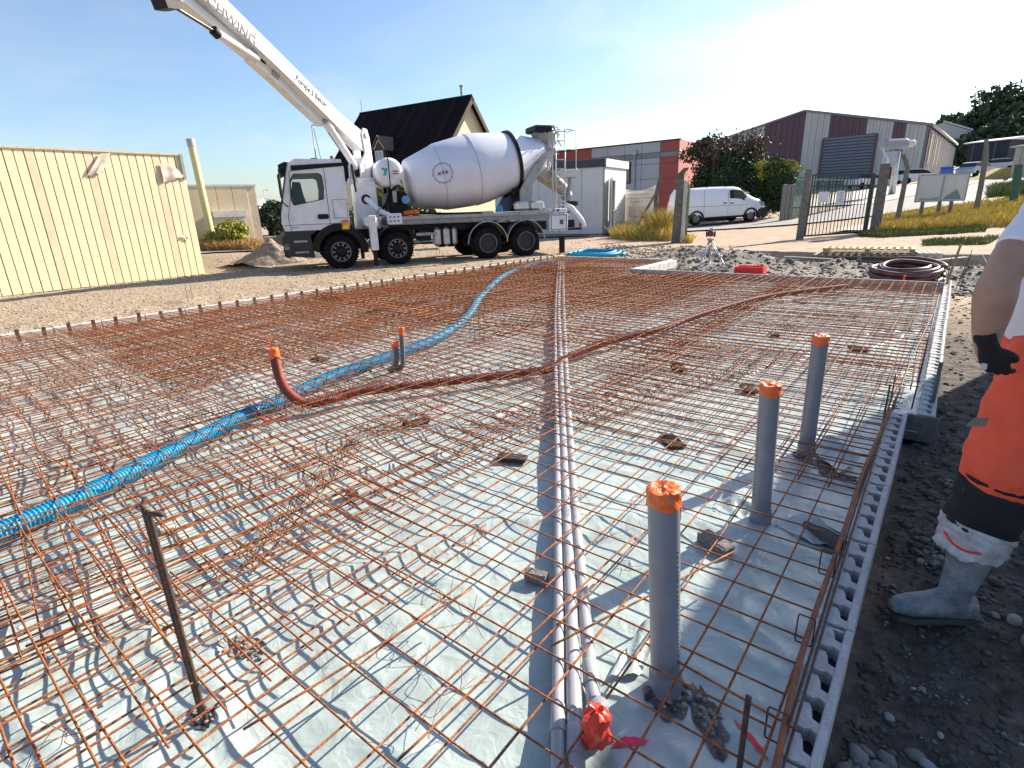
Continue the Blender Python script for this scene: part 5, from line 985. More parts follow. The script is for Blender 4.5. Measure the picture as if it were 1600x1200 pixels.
# bush by the van
t_ = thing('bronze_bush', 'big dark bush with bronze shoot tips behind the white van', 'bush')
c = Q(1128, 290, 37); c[2] = 2.2; foliage('foliage', c, (3.0, 1.8, 2.8), 30000, .10, LEAFD, 31, t_, 26, .3)
c = Q(1128, 262, 37); c[2] = 4.15; foliage('shoots', c, (2.9, 1.6, 1.75), 7000, .11, LEAFB, 32, t_, 24, .3, up=1.2)
c = Q(1170, 250, 37); foliage('shoots', c, (1.5, 1.0, 1.3), 3500, .12, LEAFB, 33, t_, 12, .2, up=1.2)
mb = MB()
for k in range(26):
    a = RNG.uniform(0, 6.28); q_ = RNG.uniform(.3, 1); c = Q(1128, 290, 37); mb.tube([(c[0]+math.cos(a)*.4, c[1]+math.sin(a)*.4, .1), (c[0]+math.cos(a)*2.2*q_, c[1]+math.sin(a)*1.3*q_, 3.2), (c[0]+math.cos(a)*2.9*q_, c[1]+math.sin(a)*1.6*q_, RNG.uniform(4.4, 6.1))], [.05, .03, .006], 5)
mb.build('stem', BARK, t_, True)
t_ = thing('clipped_hedge', 'rounded green hedge with yellow top between the van and the maroon hall', 'hedge'); c = Q(1207, 300, 35); c[2] = 1.9; foliage('foliage', c, (1.7, 1.3, 1.9), 14000, .08, mat('hedge_leaf', (.06, .10, .02), .6, scale=1.5, col2=(.02, .045, .01)), 34, t_, 20); c[2] = 3.1; foliage('top_leaves', c, (1.6, 1.2, .75), 5500, .08, LEAFY, 35, t_, 14)  # separate layer of yellow leaves on the hedge top
# grasses
gp = poly_spots([Q(955, 366, 25), Q(1000, 368, 23.5), Q(1050, 368, 22.5), Q(965, 352, 31), Q(1005, 349, 30), Q(1052, 345, 28)])
grass('dry_grass', gp, 7000, .55, .03, GRASSM, 41)
grass('dry_grass', poly_spots([Q(1015, 366, 24), Q(1050, 366, 23.5), Q(1015, 356, 26), Q(1050, 354, 26)]), 1500, 1.15, .03, GRASSM, 42)
grass('green_grass', poly_spots([Q(1068, 372, 21), Q(1082, 372, 21), Q(1068, 368, 22), Q(1082, 367, 22)]), 400, .3, .03, GRASSM, 43)
edge_ = [(1372, 366, 21), (1420, 367, 20.5), (1480, 362, 20.5), (1540, 355, 20.5), (1620, 345, 20)]; back_ = [(1375, 350, 26), (1420, 345, 27), (1480, 335, 28), (1540, 325, 29), (1640, 316, 29)]
grass('dry_grass', poly_spots([Q(*p) for p in edge_]+[Q(*p) for p in back_]), 26000, .42, .032, GRASSM, 44)
grass('green_grass', poly_spots([Q(1340, 371, 20.6), Q(1380, 374, 19.6), Q(1450, 370, 19.6), Q(1540, 360, 19.4), Q(1345, 364, 21.3), Q(1385, 366, 21), Q(1450, 363, 20.6), Q(1540, 355, 20.6)]), 4500, .20, .03, GRASSG, 45)
grass('green_grass', poly_spots([Q(1440, 395, 16.5), Q(1490, 397, 16.2), Q(1540, 390, 16), Q(1440, 386, 17.6), Q(1490, 385, 17.6), Q(1560, 380, 17.6)]), 1800, .16, .03, GRASSG, 46)
grass('green_grass', poly_spots([Q(1540, 322, 32), Q(1600, 315, 32), Q(1545, 312, 38), Q(1640, 300, 38)]), 5000, .6, .06, GRASSG, 47)
#================================================================== mixer truck with concrete boom
tw1, tw4 = G(533, 421, -.1), G(822, 401, -.1); td = nz(tw4-tw1); tn = np.array([-td[1], td[0], 0]); TO = tw1+tn*1.25; TO[2] = -.1
def TL(px, py, yl): p = PL(px, py, tw1+tn*(yl+1.25), tn)-TO; return float(p@td), float(p[2])
truck = thing('mixer_truck', 'white four axle concrete mixer truck with a raised boom parked beyond the slab', 'truck', TO, math.atan2(td[1], td[0]))
X3, Y3, Z3 = np.eye(3)
# --- wheels
AX = [.07, 1.72, 4.62, 5.94]
def wheel(x, rear, y, parent, sgn):
    t_ = MB().lathe([(.30, -.02), (.40, .0), (.47, .03), (.505, .10), (.505, .27), (.47, .32), (.3, .33)], (x, y, .505), (0, -sgn, 0), 36, False)
    for k in range(36): a = 2*math.pi*k/36; t_.box((x+.505*math.cos(a), y-sgn*.12 if 0 else y+(-sgn)*.18, .505+.505*math.sin(a)), (.03, .24, .03), [[math.cos(a), 0, -math.sin(a)], [0, 1, 0], [math.sin(a), 0, math.cos(a)]])
    T_ = t_.build('tyre', TYRE, parent, 'auto')
    if not rear:
        r_ = MB().lathe([(.30, .05), (.31, -.03), (.27, -.035), (.25, .02), (.20, .045), (.15, .05), (.14, -.06), (.10, -.09), (.05, -.10)], (x, y, .505), (0, -sgn, 0), 32)
        r_.build('rim', D_BLK, T_, 'auto'); mb = MB()
        mb.lathe([(.285, -.03), (.285, -.045), (.255, -.045), (.255, -.03)], (x, y, .505), (0, -sgn, 0), 32, False)
        for k in range(10):
            a = 2*math.pi*k/10; mb.box((x+.205*math.cos(a), y+sgn*.05, .505+.205*math.sin(a)), (.085, .03, .06), [[math.cos(a), 0, -math.sin(a)], [0, 1, 0], [math.sin(a), 0, math.cos(a)]])
        mb.build('rim_disc', RIM, T_)
    else:
        MB().lathe([(.30, .02), (.315, -.02), (.30, -.02), (.29, .10), (.22, .24), (.12, .24), (.11, .12), (.05, .12)], (x, y, .505), (0, -sgn, 0), 32).build('rim', mat('black_rim', (.02, .02, .02), .6), T_, 'auto')
        MB().lathe([(.30, -.03), (.30, -.045), (.275, -.045), (.275, -.03)], (x, y, .505), (0, -sgn, 0), 32, False).build('rim_ring', RIM, T_, 'auto')
# axis +(-sgn): sgn=+1 means outer face at -y
for i, x in enumerate(AX):
    for sg in (-1, 1):
        wheel(x, i > 1, 1.22*sg, truck, sg)
# fix: outer faces look outwards because the lathe axis runs inwards
ax_ = MB()
for x in AX: ax_.tube([(x, -1.0, .505), (x, 1.0, .505)], .08, 8)
ax_.build('axle', D_BLK, truck)
ch = MB(); ch.bbox((3.55, .42, .95), (9.2, .09, .28), .01); ch.bbox((3.55, -.42, .95), (9.2, .09, .28), .01)
for x in np.arange(-.6, 8, .9): ch.box((x, 0, .95), (.1, .8, .2))
ch.build('chassis', D_BLK, truck)
MB().bbox((3.2, 0, 1.05), (3.2, 1.9, .22), .03).build('underbody', D_BLK, truck)
# --- cab
ol = [(-1.36, 1.14), (.42, 1.14), (.42, 2.80), (.36, 3.02), (-.86, 3.03), (-1.06, 2.90), (-1.38, 1.75), (-1.43, 1.35)]
il = [(-1.02, 1.84), (-.24, 1.98), (-.20, 2.30), (-.22, 2.58), (-.30, 2.64), (-.92, 2.63), (-1.02, 2.5), (-1.07, 1.98)]
for y_ in (-1.22, 1.17): MB().ring(ol, il, (0, y_, 0), X3, Z3, (0, .05, 0)).build('cab_side', W_PAINT, truck, 'auto')
def skin(poly, y0, y1, name, m, th=.04):
    mb = MB()
    for (a, b_), (c, d_) in zip(poly[:-1], poly[1:]): mb.quad((a, y0, b_), (c, y0, d_), (c, y1, d_), (a, y1, b_))
    return mb.build(name, m, truck, 'auto')
skin([(.42, 1.14), (.42, 2.80), (.36, 3.02), (-.86, 3.03), (-1.02, 2.93)], -1.22, 1.22, 'cab_roof', W_PAINT)
skin([(-1.38, 1.70), (-1.43, 1.35), (-1.36, 1.14)], -1.22, 1.22, 'front_panel', W_PAINT)
skin([(-1.38, 1.14), (.42, 1.14)], -1.2, 1.2, 'cab_floor', D_BLK)
MB().prism([(-1.405, 1.72), (-1.39, 1.72), (-1.075, 2.86), (-1.09, 2.86)], (0, -1.12, 0), X3, Z3, (0, 2.24, 0)).build('windscreen', GLD if 0 else GLS, truck)
for sg in (-1, 1): MB().prism([(-1.43, 1.68), (-1.37, 1.68), (-1.03, 2.9), (-1.09, 2.9)], (0, sg*1.17-.05, 0), X3, Z3, (0, .1, 0)).build('window_pillar', D_BLK, truck)
for sg in (-1, 1):
    MB().prism([(a, b_) for a, b_ in il], (0, sg*1.20-.006, 0), X3, Z3, (0, .012, 0)).build('side_window', GLS, truck)
    o = [(x*1.0+(-.63-x)*-.05, z+(z-2.27)*.05) for x, z in il]; MB().ring(o, il, (0, sg*1.225-.004, 0), X3, Z3, (0, .008, 0)).build('window_seal', D_BLK, truck)
    dg = MB(); yy = sg*1.2232
    for P in ([(-.13, 1.14), (-.13, 2.0), (-.12, 2.7), (-.15, 2.86)], [(-1.2, 1.14), (-1.23, 1.5), (-1.1, 2.0), (-1.04, 2.7), (-.95, 2.78), (-.2, 2.82)], [(-1.38, 1.30), (-.13, 1.30), (.42, 1.30)], [(.0, 1.45), (.38, 1.45), (.38, 1.95), (.0, 1.95), (.0, 1.45)]): dg.tube([(a, yy, b_) for a, b_ in P], .007, 4)
    dg.build('door_gap', mat('gap_dark', (.05, .05, .055), .8), truck)
    MB().bbox((-.30, sg*1.24, 1.50), (.30, .05, .13), .03).build('door_handle', D_BLK, truck)
    MB().prism([(-.98, 2.86), (.42, 2.93), (.42, 2.84), (-.98, 2.72)], (0, sg*1.23-.012, 0), X3, Z3, (0, .024, 0)).build('roof_stripe', D_BLK, truck)
    # wheel arch
    arch = [(-.62+.0, .55)]+[(.07+.80*math.cos(a), .50+.80*math.sin(a)) for a in np.linspace(math.pi*.97, .22, 14)]; inn = [(-.60, .52)]+[(.07+.60*math.cos(a), .50+.60*math.sin(a)) for a in np.linspace(math.pi*.98, .12, 14)]
    MB().ring(arch+[(.86, .45)], inn+[(.68, .45)], (0, sg*1.05-.2, 0), X3, Z3, (0, .40, 0)).build('wheel_arch', D_BLK, truck, 'auto')
    MB().prism([(-1.40, .45), (-.66, .38), (-.72, 1.0), (-.5, 1.13), (-1.38, 1.13), (-1.45, .9)], (0, sg*1.02-.2, 0), X3, Z3, (0, .40, 0)).build('cab_step', mat('black_steps', (.02, .02, .022), .5, bump=.4, bscale=12), truck, 'auto')
    for z_ in (.55, .85): MB().box((-1.0, sg*1.23, z_), (.36, .03, .05)).build('step_tread', STEEL, truck)
    MB().bbox((-1.36, sg*1.12, .72), (.16, .2, .22), .03).build('headlight', mat('headlight', (.6, .6, .62), .1, .3), truck)
    # mirror
    m_ = MB().tube([(-1.1, sg*1.2, 2.85), (-1.3, sg*1.45, 2.75), (-1.32, sg*1.47, 1.9), (-1.2, sg*1.25, 1.8)], .018, 6).build('mirror_arm', D_BLK, truck); MB().bbox((-1.32, sg*1.47, 2.35), (.08, .22, .55), .03).build('mirror', D_BLK, truck); m_
MB().bbox((-1.38, 0, .72), (.2, 2.4, .62), .06).build('bumper', D_BLK, truck); MB().bbox((-1.1, 0, 2.98), (.01, 2.1, .01), .001)
MB().prism([(-1.28, 2.66), (-1.08, 2.74), (-1.02, 2.94), (-1.12, 2.96), (-1.30, 2.88)], (0, -1.18, 0), X3, Z3, (0, 2.36, 0)).build('sun_visor', D_BLK, truck, 'auto')
MB().bbox((-.3, -.5, 3.07), (.2, .16, .08), .02).build('roof_hatch', STEEL, truck); MB().lathe([(.05, 0), (.05, .1), (.03, .13)], (.18, -.6, 3.03), (0, 0, 1), 12).build('beacon', ORANGE, truck); MB().tube([(-.1, -.4, 3.0), (-.2, -.4, 3.9)], .008, 5).build('aerial', D_BLK, truck)
for y in (-.62, .62): MB().bbox((-.15, y, 1.55), (.5, .5, .2), .06).bbox((.08, y, 2.0), (.16, .46, .85), .06).bbox((.06, y, 2.5), (.1, .26, .2), .04).build('seat', D_BLK, truck)
MB().prism([(-1.35, 1.14), (-1.0, 1.14), (-.98, 1.80), (-1.2, 1.9), (-1.38, 1.8)], (0, -1.1, 0), X3, Z3, (0, 2.2, 0)).build('dashboard', D_BLK, truck); MB().prism([(-1.02, 1.8), (-.62, 1.8), (-.70, 2.15), (-.74, 2.5), (-.96, 2.52), (-1.04, 2.2)], (0, .3, 0), X3, Z3, (0, .5, 0)).build('dark_cab_block', D_BLK, truck, 'auto'); MB().tube([(-.88+.07*math.cos(a)*0-.07*math.sin(a)*.6, -.62+.2*math.cos(a), 1.85+.2*math.sin(a)*.8) for a in np.linspace(0, 6.28, 20, endpoint=False)], .018, 6, closed=True).build('steering_wheel', D_BLK, truck)  # dark block added above the dashboard to darken the view through the side window
MB().box((.38, 0, 2.0), (.03, 2.3, 1.6)).build('rear_trim', D_BLK, truck)
st = MB().bbox((.28, -1.262, 1.26), (.2, .012, .26), .004).build('warning_sticker', mat('sticker_yellow', (.85, .5, .03), .5), truck); MB().prism([(.185, 1.31), (.375, 1.31), (.375, 1.385), (.185, 1.385)], (0, -1.272, 0), X3, Z3, (0, .003, 0)).prism([(.19, 1.20), (.25, 1.30), (.22, 1.30), (.185, 1.25)], (0, -1.272, 0), X3, Z3, (0, .003, 0)).build('sticker_print', mat('sticker_red', (.75, .12, .12), .5), st); text('ATTENTION', .03, (.28, -1.272, 1.27), X3, Z3, LG_TXT, st, 'sticker_text')
text('AROCS', .07, (-1.1, -1.228, 1.23), X3, Z3, mat('chrome_text', (.35, .35, .37), .3, .5), truck)
# --- crane pedestal and turret
MB().prism([(.72, 1.0), (1.42, 1.0), (1.36, 2.45), (.74, 2.45)], (0, -.42, 0), X3, Z3, (0, .84, 0)).build('pedestal', W_PAINT, truck, 'auto')
MB().lathe([(.14, 0), (.14, .02)], (1.05, -.425, 1.95), (0, -1, 0), 18).build('pedestal_port', D_BLK, truck)
MB().lathe([(.40, 0), (.43, .02), (.43, .14), (.38, .16)], (1.05, 0, 2.42), (0, 0, 1), 32).build('slew_ring', W_PAINT, truck, 'auto')
MB().tube(spline([(1.05, -.45, 1.95), (1.15, -.62, 1.86), (1.35, -.72, 1.62), (1.75, -.8, 1.40)], 6), .085, 12).build('pump_pipe', W_PAINT, truck, True)
MB().lathe([(.11, -.03), (.11, .03)], (1.35, -.72, 1.63), (.7, -.1, -.5), 16).build('pipe_clamp', STEEL, truck, 'auto')
# outriggers
for sg in (-1, 1):
    yo = sg*1.55; MB().bbox((1.0, sg*.95, 1.3), (.32, 1.3, .26), .03).build('outrigger_beam', W_PAINT, truck)
    MB().bbox((1.0, yo, 1.0), (.21, .21, .98), .02).build('outrigger_sleeve', W_PAINT, truck); MB().lathe([(.065, 0), (.065, .55)], (1.0, yo, .02), (0, 0, 1), 14).build('outrigger_leg', D_BLK, truck); MB().lathe([(.19, 0), (.19, .03), (.1, .06)], (1.0, yo, .0), (0, 0, 1), 18).build('outrigger_foot', STEEL, truck)
    MB().bbox((7.35, sg*1.05, .25), (.16, .16, .6), .02).build('rear_leg', D_BLK, truck)
# --- deck
for sg in (-1, 1):
    MB().bbox((4.3, sg*1.12, 1.37), (5.3, .22, .10), .01).build('deck_rail', STEEL, truck); MB().bbox((4.25, sg*1.2, 1.25), (5.2, .04, .13), .01).build('deck_side', mat('deck_side_grey', (.25, .25, .25), .5, dirt=(.14, .12, .1), dscale=5), truck)
    # mudguards
    for x in AX[1:]:
        a0, a1 = (.35, math.pi-.3) if x > 4 else (.4, math.pi-.4)
        P1_ = [(x+.66*math.cos(a), .51+.66*math.sin(a)) for a in np.linspace(a0, a1, 14)]; P2_ = [(x+.63*math.cos(a), .51+.63*math.sin(a)) for a in np.linspace(a0, a1, 14)]
        mb = MB(); V_ = []
        for (a, b_), (c, d_) in zip(P1_, P2_): V_ += [(a, sg*.85, b_), (a, sg*1.25, b_), (c, sg*1.25, d_), (c, sg*.85, d_)]
        f = [(i*4+k, i*4+(k+1) % 4, i*4+4+(k+1) % 4, i*4+4+k) for i in range(13) for k in range(4)]; mb.add(V_, f); mb.build('mudguard', D_BLK, truck, 'auto')
        if x > 4: MB().tube([(x+.665*math.cos(a), sg*1.255, .51+.665*math.sin(a)) for a in np.linspace(a0-.3, a1+.3, 20)], .018, 6).build('mudguard_edge', STEEL, truck)
MB().bbox((3.28, -.95, .77), (.72, .5, .58), .08).build('fuel_tank', ALU, truck)
for x in (3.13, 3.42): MB().bbox((x, -.95, .77), (.07, .53, .62), .08).build('tank_strap', D_BLK, truck)
MB().bbox((2.62, -.9, .85), (.4, .45, .35), .03).build('battery_box', D_BLK, truck); MB().bbox((2.7, -1.17, .88), (.75, .04, .09), .01).build('side_guard', STEEL, truck); MB().bbox((2.62, -1.15, .42), (.75, .06, .06), .01).build('side_guard', STEEL, truck); MB().bbox((2.3, -1.0, .95), (.04, .03, .12), .01).build('side_reflector', ORANGE, truck); MB().bbox((3.9, -1.23, 1.25), (.06, .02, .05), .005).build('side_reflector', ORANGE, truck)
MB().bbox((1.72, -1.12, 1.36), (.42, .28, .32), .02).build('control_box', W_PAINT, truck); mb = MB()
for k in range(6): mb.box((1.58+.12*(k % 3), -1.265, 1.42-.12*(k//3)), (.045, .02, .045))
mb.build('control_buttons', LG_TXT, truck)
MB().tube([(2.05, -.95, 1.5), (2.35, -.95, 1.52)], .075, 10).tube([(2.35, -.95, 1.52), (2.5, -.9, 1.5)], .1, 10).build('hose_coupling', ORANGE, truck, 'auto')
for P in ([(2.5, -.9, 1.5), (3.5, -.95, 1.45), (4.6, -.95, 1.44)], [(1.5, .1, 1.5), (1.8, -.2, 1.9), (2.2, -.3, 1.5)], [(1.6, -.3, 1.4), (1.7, -.5, 2.0), (2.0, -.4, 2.3)], [(1.9, -.5, 1.45), (2.1, -.5, 2.0), (2.3, -.4, 1.7)]): MB().tube(spline(P, 6), .035, 8).build('hydraulic_hose', D_BLK, truck, True)
MB().bbox((2.0, .1, 1.75), (.6, 1.2, .75), .05).build('gearbox_housing', D_BLK, truck); MB().lathe([(.12, 0), (.12, .15)], (2.2, -.6, 1.9), (0, -1, 0), 16).build('gauge', mat('gauge_blue', (.15, .3, .5), .4), truck, 'auto'); MB().bbox((1.9, -.55, 2.0), (.12, .12, .35), .02).build('valve_block', STEEL, truck)
# --- water tank (cylinder across)
tx, tz_ = TL(608, 269, -.7); tk = MB().lathe([(.30, -.05), (.39, -.0), (.41, .05), (.41, 1.45), (.39, 1.5), (.3, 1.55)], (tx, -.75, tz_), (0, 1, 0), 32).build('water_tank', W_PAINT, truck, 'auto')
MB().prism([(-.012, -.43), (.012, -.43), (.012, .43), (-.012, .43)], (tx-.02, -.815, tz_), X3, Z3, (0, .03, 0)).build('tank_strap', D_BLK, tk); MB().box((tx, -.4, tz_-.55), (.1, .1, .35)).box((tx, .4, tz_-.55), (.1, .1, .35)).build('tank_support', D_BLK, truck)
MB().prism([(-.2, -.1), (-.12, -.1), (-.06, .1), (-.14, .1)], (tx, -.812, tz_), X3, Z3, (0, .008, 0)).build('tank_emblem', mat('emblem_green', (.05, .35, .28), .5), tk); MB().prism([(-.17, .06), (-.1, .06), (-.1, .12), (-.17, .12)], (tx-.06, -.813, tz_), X3, Z3, (0, .008, 0)).build('tank_emblem', mat('emblem_blue', (.1, .2, .5), .5), tk)
mb = MB()
for j in range(2):
    for k in range(4): mb.box((tx+.10+.045*k, -.812, tz_+.02-.07*j), (.034, .008, .03))
mb.build('tank_print', LG_TXT, tk)
# --- drum
c0 = np.array([*TL(668, 288, -.1)]); a1 = TL(700, 342, 0); D0 = np.array([2.46, .0, 2.37]); dax = nz([1.0, 0, .185])
prof = [(.05, -.06), (.55, -.05), (.70, .02), (.74, .08), (.98, .95), (1.02, 1.05), (1.085, 1.9), (1.10, 2.2), (1.08, 2.5), (.93, 3.4), (.90, 3.55), (.86, 3.62), (.74, 4.05), (.50, 4.75), (.49, 4.85)]
drum = MB().lathe(prof, D0, dax, 56).build('drum', W_DRUM, truck, 'auto')
for r_, h_ in ((.985, .96), (1.098, 2.1)): MB().lathe([(r_, h_-.012), (r_+.012, h_-.008), (r_+.012, h_+.008), (r_, h_+.012)], D0, dax, 56, False).build('weld_seam', mat('seam_grey', (.5, .5, .53), .5), drum, 'auto')
MB().lathe([(.90, 3.50), (.975, 3.50), (.975, 3.60), (.88, 3.60)], D0, dax, 56, False).build('drum_ring', D_BLK, drum, 'auto'); MB().lathe([(.49, 4.70), (.535, 4.70), (.535, 4.86), (.49, 4.86)], D0, dax, 40, False).build('neck_ring', STEEL, drum, 'auto')
# emblem: dotted circle and letters on the drum face
pn = nz(np.cross(dax, [0, 1, 0])); ec = D0+dax*.92
def drum_pt(u, v):                              # u along the axis, v around, measured on the skin at camera side
    h_ = .92+u; r_ = np.interp(h_, [p[1] for p in prof], [p[0] for p in prof]); a = math.radians(8)+v/.97; return D0+dax*h_+(r_+.006)*(np.array([0, -1, 0])*math.cos(a)+nz(np.cross([0, -1, 0], dax))*-math.sin(a)*-1*(-1))
upv = nz(np.cross(dax, [0, -1, 0])); upv = upv if upv[2] > 0 else -upv
def drum_pt(u, v): h_ = .92+u; r_ = np.interp(h_, [p[1] for p in prof], [p[0] for p in prof]); a = math.radians(6)+v/.97; return D0+dax*h_+(r_+.006)*(np.array([0, -1, 0])*math.cos(a)+upv*math.sin(a))
mb = MB()
for k in range(24):
    a = 2*math.pi*k/24; rr_ = .285 if k % 2 else .30; p_ = drum_pt(rr_*math.cos(a), rr_*math.sin(a)); mb.box(p_, (.045 if k % 2 else .03, .012, .03 if k % 2 else .05), [[math.cos(a), 0, math.sin(a)], [0, 1, 0], [-math.sin(a), 0, math.cos(a)]])
mb.tube([drum_pt(.27*math.cos(a), .27*math.sin(a)) for a in np.linspace(0, 2*math.pi, 40, endpoint=False)], .006, 4, closed=True)
mb.build('drum_emblem', mat('emblem_grey', (.3, .3, .36), .6), drum)
text('A T B', .13, drum_pt(.0, 0)+(0, -.02, 0), dax+np.array([0, -.27, 0]), upv, TXT_G, drum, 'drum_letters', .03)
# drum supports, hopper, chute, ladder
for sg in (-1, 1):
    MB().prism([(5.95, 1.45), (6.35, 1.45), (6.42, 2.25), (6.95, 3.05), (7.35, 3.2), (7.3, 3.4), (6.8, 3.2), (6.2, 2.45), (5.98, 2.1)], (0, sg*.78, 0), X3, Z3, (0, .10*-sg, 0)).build('drum_frame', STEEL, truck, 'auto')
MB().lathe([(.13, -.12), (.13, .12)], (5.95, -.5, 2.05), (.98, 0, .2), 16).lathe([(.13, -.12), (.13, .12)], (5.95, .5, 2.05), (.98, 0, .2), 16).build('drum_roller', D_BLK, truck, 'auto')
MB().prism([(5.6, 1.45), (6.1, 1.45), (6.25, 2.4), (6.0, 2.1)], (0, -.7, 0), X3, Z3, (0, 1.4, 0)).build('rear_bearer', D_BLK, truck)
for k in range(2): MB().bbox((5.93+.52*k, -.98, 1.60), (.50, .32, .30), .07).build('silver_tank', ALU, truck)
MB().bbox((5.15, -1.0, 1.55), (.18, .14, .2), .03).build('blue_valve', mat('valve_blue', (.02, .25, .6), .4), truck); MB().bbox((4.7, -1.1, 1.46), (.4, .06, .06), .02).build('valve_rod', W_PAINT, truck)
MB().lathe([(.50, .42), (.44, .30), (.22, -.15), (.20, -.25)], (7.28, 0, 3.45), (0, 0, 1), 20, False).build('hopper', mat('dirty_hopper', (.42, .40, .36), .7, dirt=(.2, .19, .17), dscale=6), truck, 'auto')
MB().bbox((6.98, -.1, 4.0), (.62, .9, .20), .04).build('hopper_lid', D_BLK, truck); MB().bbox((7.33, -.1, 4.02), (.18, .8, .18), .03).build('hopper_rim', STEEL, truck)
MB().prism([(6.85, 2.9), (7.55, 2.6), (7.95, 2.1), (7.9, 1.95), (7.3, 2.3), (6.7, 2.65)], (0, -.28, 0), X3, Z3, (0, .56, 0)).build('discharge_chute', mat('dirty_chute', (.48, .45, .40), .6, dirt=(.22, .2, .18), dscale=7), truck, 'auto')
MB().tube(spline([(7.35, -.15, 2.5), (7.7, -.3, 2.2), (7.95, -.3, 1.85)], 5), .2, 12, False).build('chute_mouth', mat('dirty_chute', (.48, .45, .40), .6), truck, True)
ld_ = MB()
for x in (7.0, 7.12, 7.45): ld_.tube([(x, -1.1, 1.35), (x, -1.1, 3.92)], .022, 8)
ld_.build('ladder_rail', ALU, truck, True); mb = MB()
for z_ in np.arange(1.6, 3.9, .28): mb.tube([(7.12, -1.1, z_), (7.45, -1.1, z_)], .016, 6)
mb.build('ladder_rung', ALU, truck, True); mb = MB()
mb.tube([(7.45, -1.1, 3.9), (7.86, -1.1, 3.9), (7.86, -.3, 3.9)], .016, 6); mb.tube([(7.45, -1.1, 3.3), (7.86, -1.1, 3.3)], .014, 6); mb.tube([(7.86, -1.1, 2.65), (7.86, -1.1, 3.92)], .016, 6); mb.tube([(7.0, -1.1, 3.88), (7.45, -1.1, 3.9)], .018, 6); mb.tube([(7.86, -.3, 2.65), (7.86, -.3, 3.92)], .016, 6)
mb.build('handrail', ALU, truck, True); MB().bbox((7.6, -.7, 2.68), (.7, .85, .05), .01).build('platform', ALU, truck)
mb = MB(); q = np.random.default_rng(12)
for k in range(16): a = q.uniform([6.85, -.9, 2.9], [7.5, -.4, 3.9]); mb.tube([a, a+q.uniform(-.3, .3, 3)], q.uniform(.012, .03), 5)
mb.build('hopper_bracing', STEEL, truck)
# rear box and pump gear
MB().bbox((7.15, -1.08, 1.05), (.68, .30, .55), .02).build('tool_box', W_PAINT, truck); MB().bbox((7.15, -1.08, 1.42), (.64, .28, .14), .02).build('tool_box', W_PAINT, truck)
MB().ring([(6.86, .81), (7.45, .81), (7.45, 1.29), (6.86, 1.29)], [(6.88, .83), (7.43, .83), (7.43, 1.27), (6.88, 1.27)], (0, -1.24, 0), X3, Z3, (0, .01, 0)).box((7.25, -1.235, 1.05), (.13, .01, .15)).box((6.97, -1.226, 1.43), (.05, .02, .07)).box((7.12, -1.226, 1.43), (.09, .02, .07)).build('box_print', TXT_G, truck)
mb = MB()
for k in range(22): a = q.uniform([7.5, -.95, .78], [8.0, .6, 1.45]); MB().tube([a, a+q.uniform(-.25, .25, 3)], q.uniform(.015, .045), 6).build('pump_fitting', mat('pump_gear', (.16, .15, .14), .6, .2, dirt=(.4, .38, .35), dscale=5), truck)
MB().bbox((7.75, 0, .80), (.75, 2.1, .07), .01).build('rear_crossbeam', D_BLK, truck); MB().tube([(7.5, -.9, 1.62), (7.75, -1.0, 1.5), (8.12, -1.05, 1.08), (8.22, -1.05, .85)], .075, 12).build('delivery_pipe', W_PAINT, truck, True)
MB().lathe([(.22, 0), (.24, .05), (.24, .14), (.2, .16)], (7.95, -.6, 1.55), (0, 0, 1), 20).build('lid', D_BLK, truck, 'auto'); MB().prism([(7.72, 1.6), (7.83, 1.6), (7.9, 2.45), (7.84, 2.45)], (0, -.7, 0), X3, Z3, (0, .14, 0)).prism([(7.7, 2.45), (8.02, 2.45), (8.02, 2.48), (7.7, 2.48)], (0, -.8, 0), X3, Z3, (0, .3, 0)).build('grey_upright', mat('grey_upright', (.3, .3, .3), .6), truck)
MB().bbox((8.1, -.98, .92), (.06, .12, .12), .01).bbox((8.1, .98, .92), (.06, .12, .12), .01).build('tail_light', mat('tail_red', (.6, .02, .02), .3), truck)
# --- boom turret and arms (world-space planes turned into truck space)
Mt = Matrix.Rotation(math.atan2(td[1], td[0]), 4, 'Z'); Mt.translation = Vector(TO); Mi = np.array(Mt.inverted())
def loc(p): return (Mi@np.array([*p, 1.]))[:3]
Pv = PL(561, 212, TO, tn); Pe = Q(352, 20, 11.6); bd = Pe-Pv; az = nz([bd[0], bd[1], 0]); bn = np.array([az[1], -az[0], 0]); bn = bn if bn@(CAM-Pv) > 0 else -bn
du_ = nz(bd); dv_ = nz(np.cross(bn, du_)); dv_ = dv_ if dv_[2] > 0 else -dv_
LU, LV, LN = [loc(p)-loc((0, 0, 0)) for p in (du_, dv_, bn)]; LP = loc(Pv); azl = loc(az)-loc((0, 0, 0))
def bp_(px, py, off=0.):                        # photo point on the boom's own vertical plane -> (u, v)
    p = PL(px, py, Pv+bn*off, bn)-Pv; return float(p@du_), float(p@dv_)
bw = .34
top_line = [bp_(*p, bw/2) for p in [(566, 205), (520, 168), (440, 84), (372, 20), (330, -28)]]
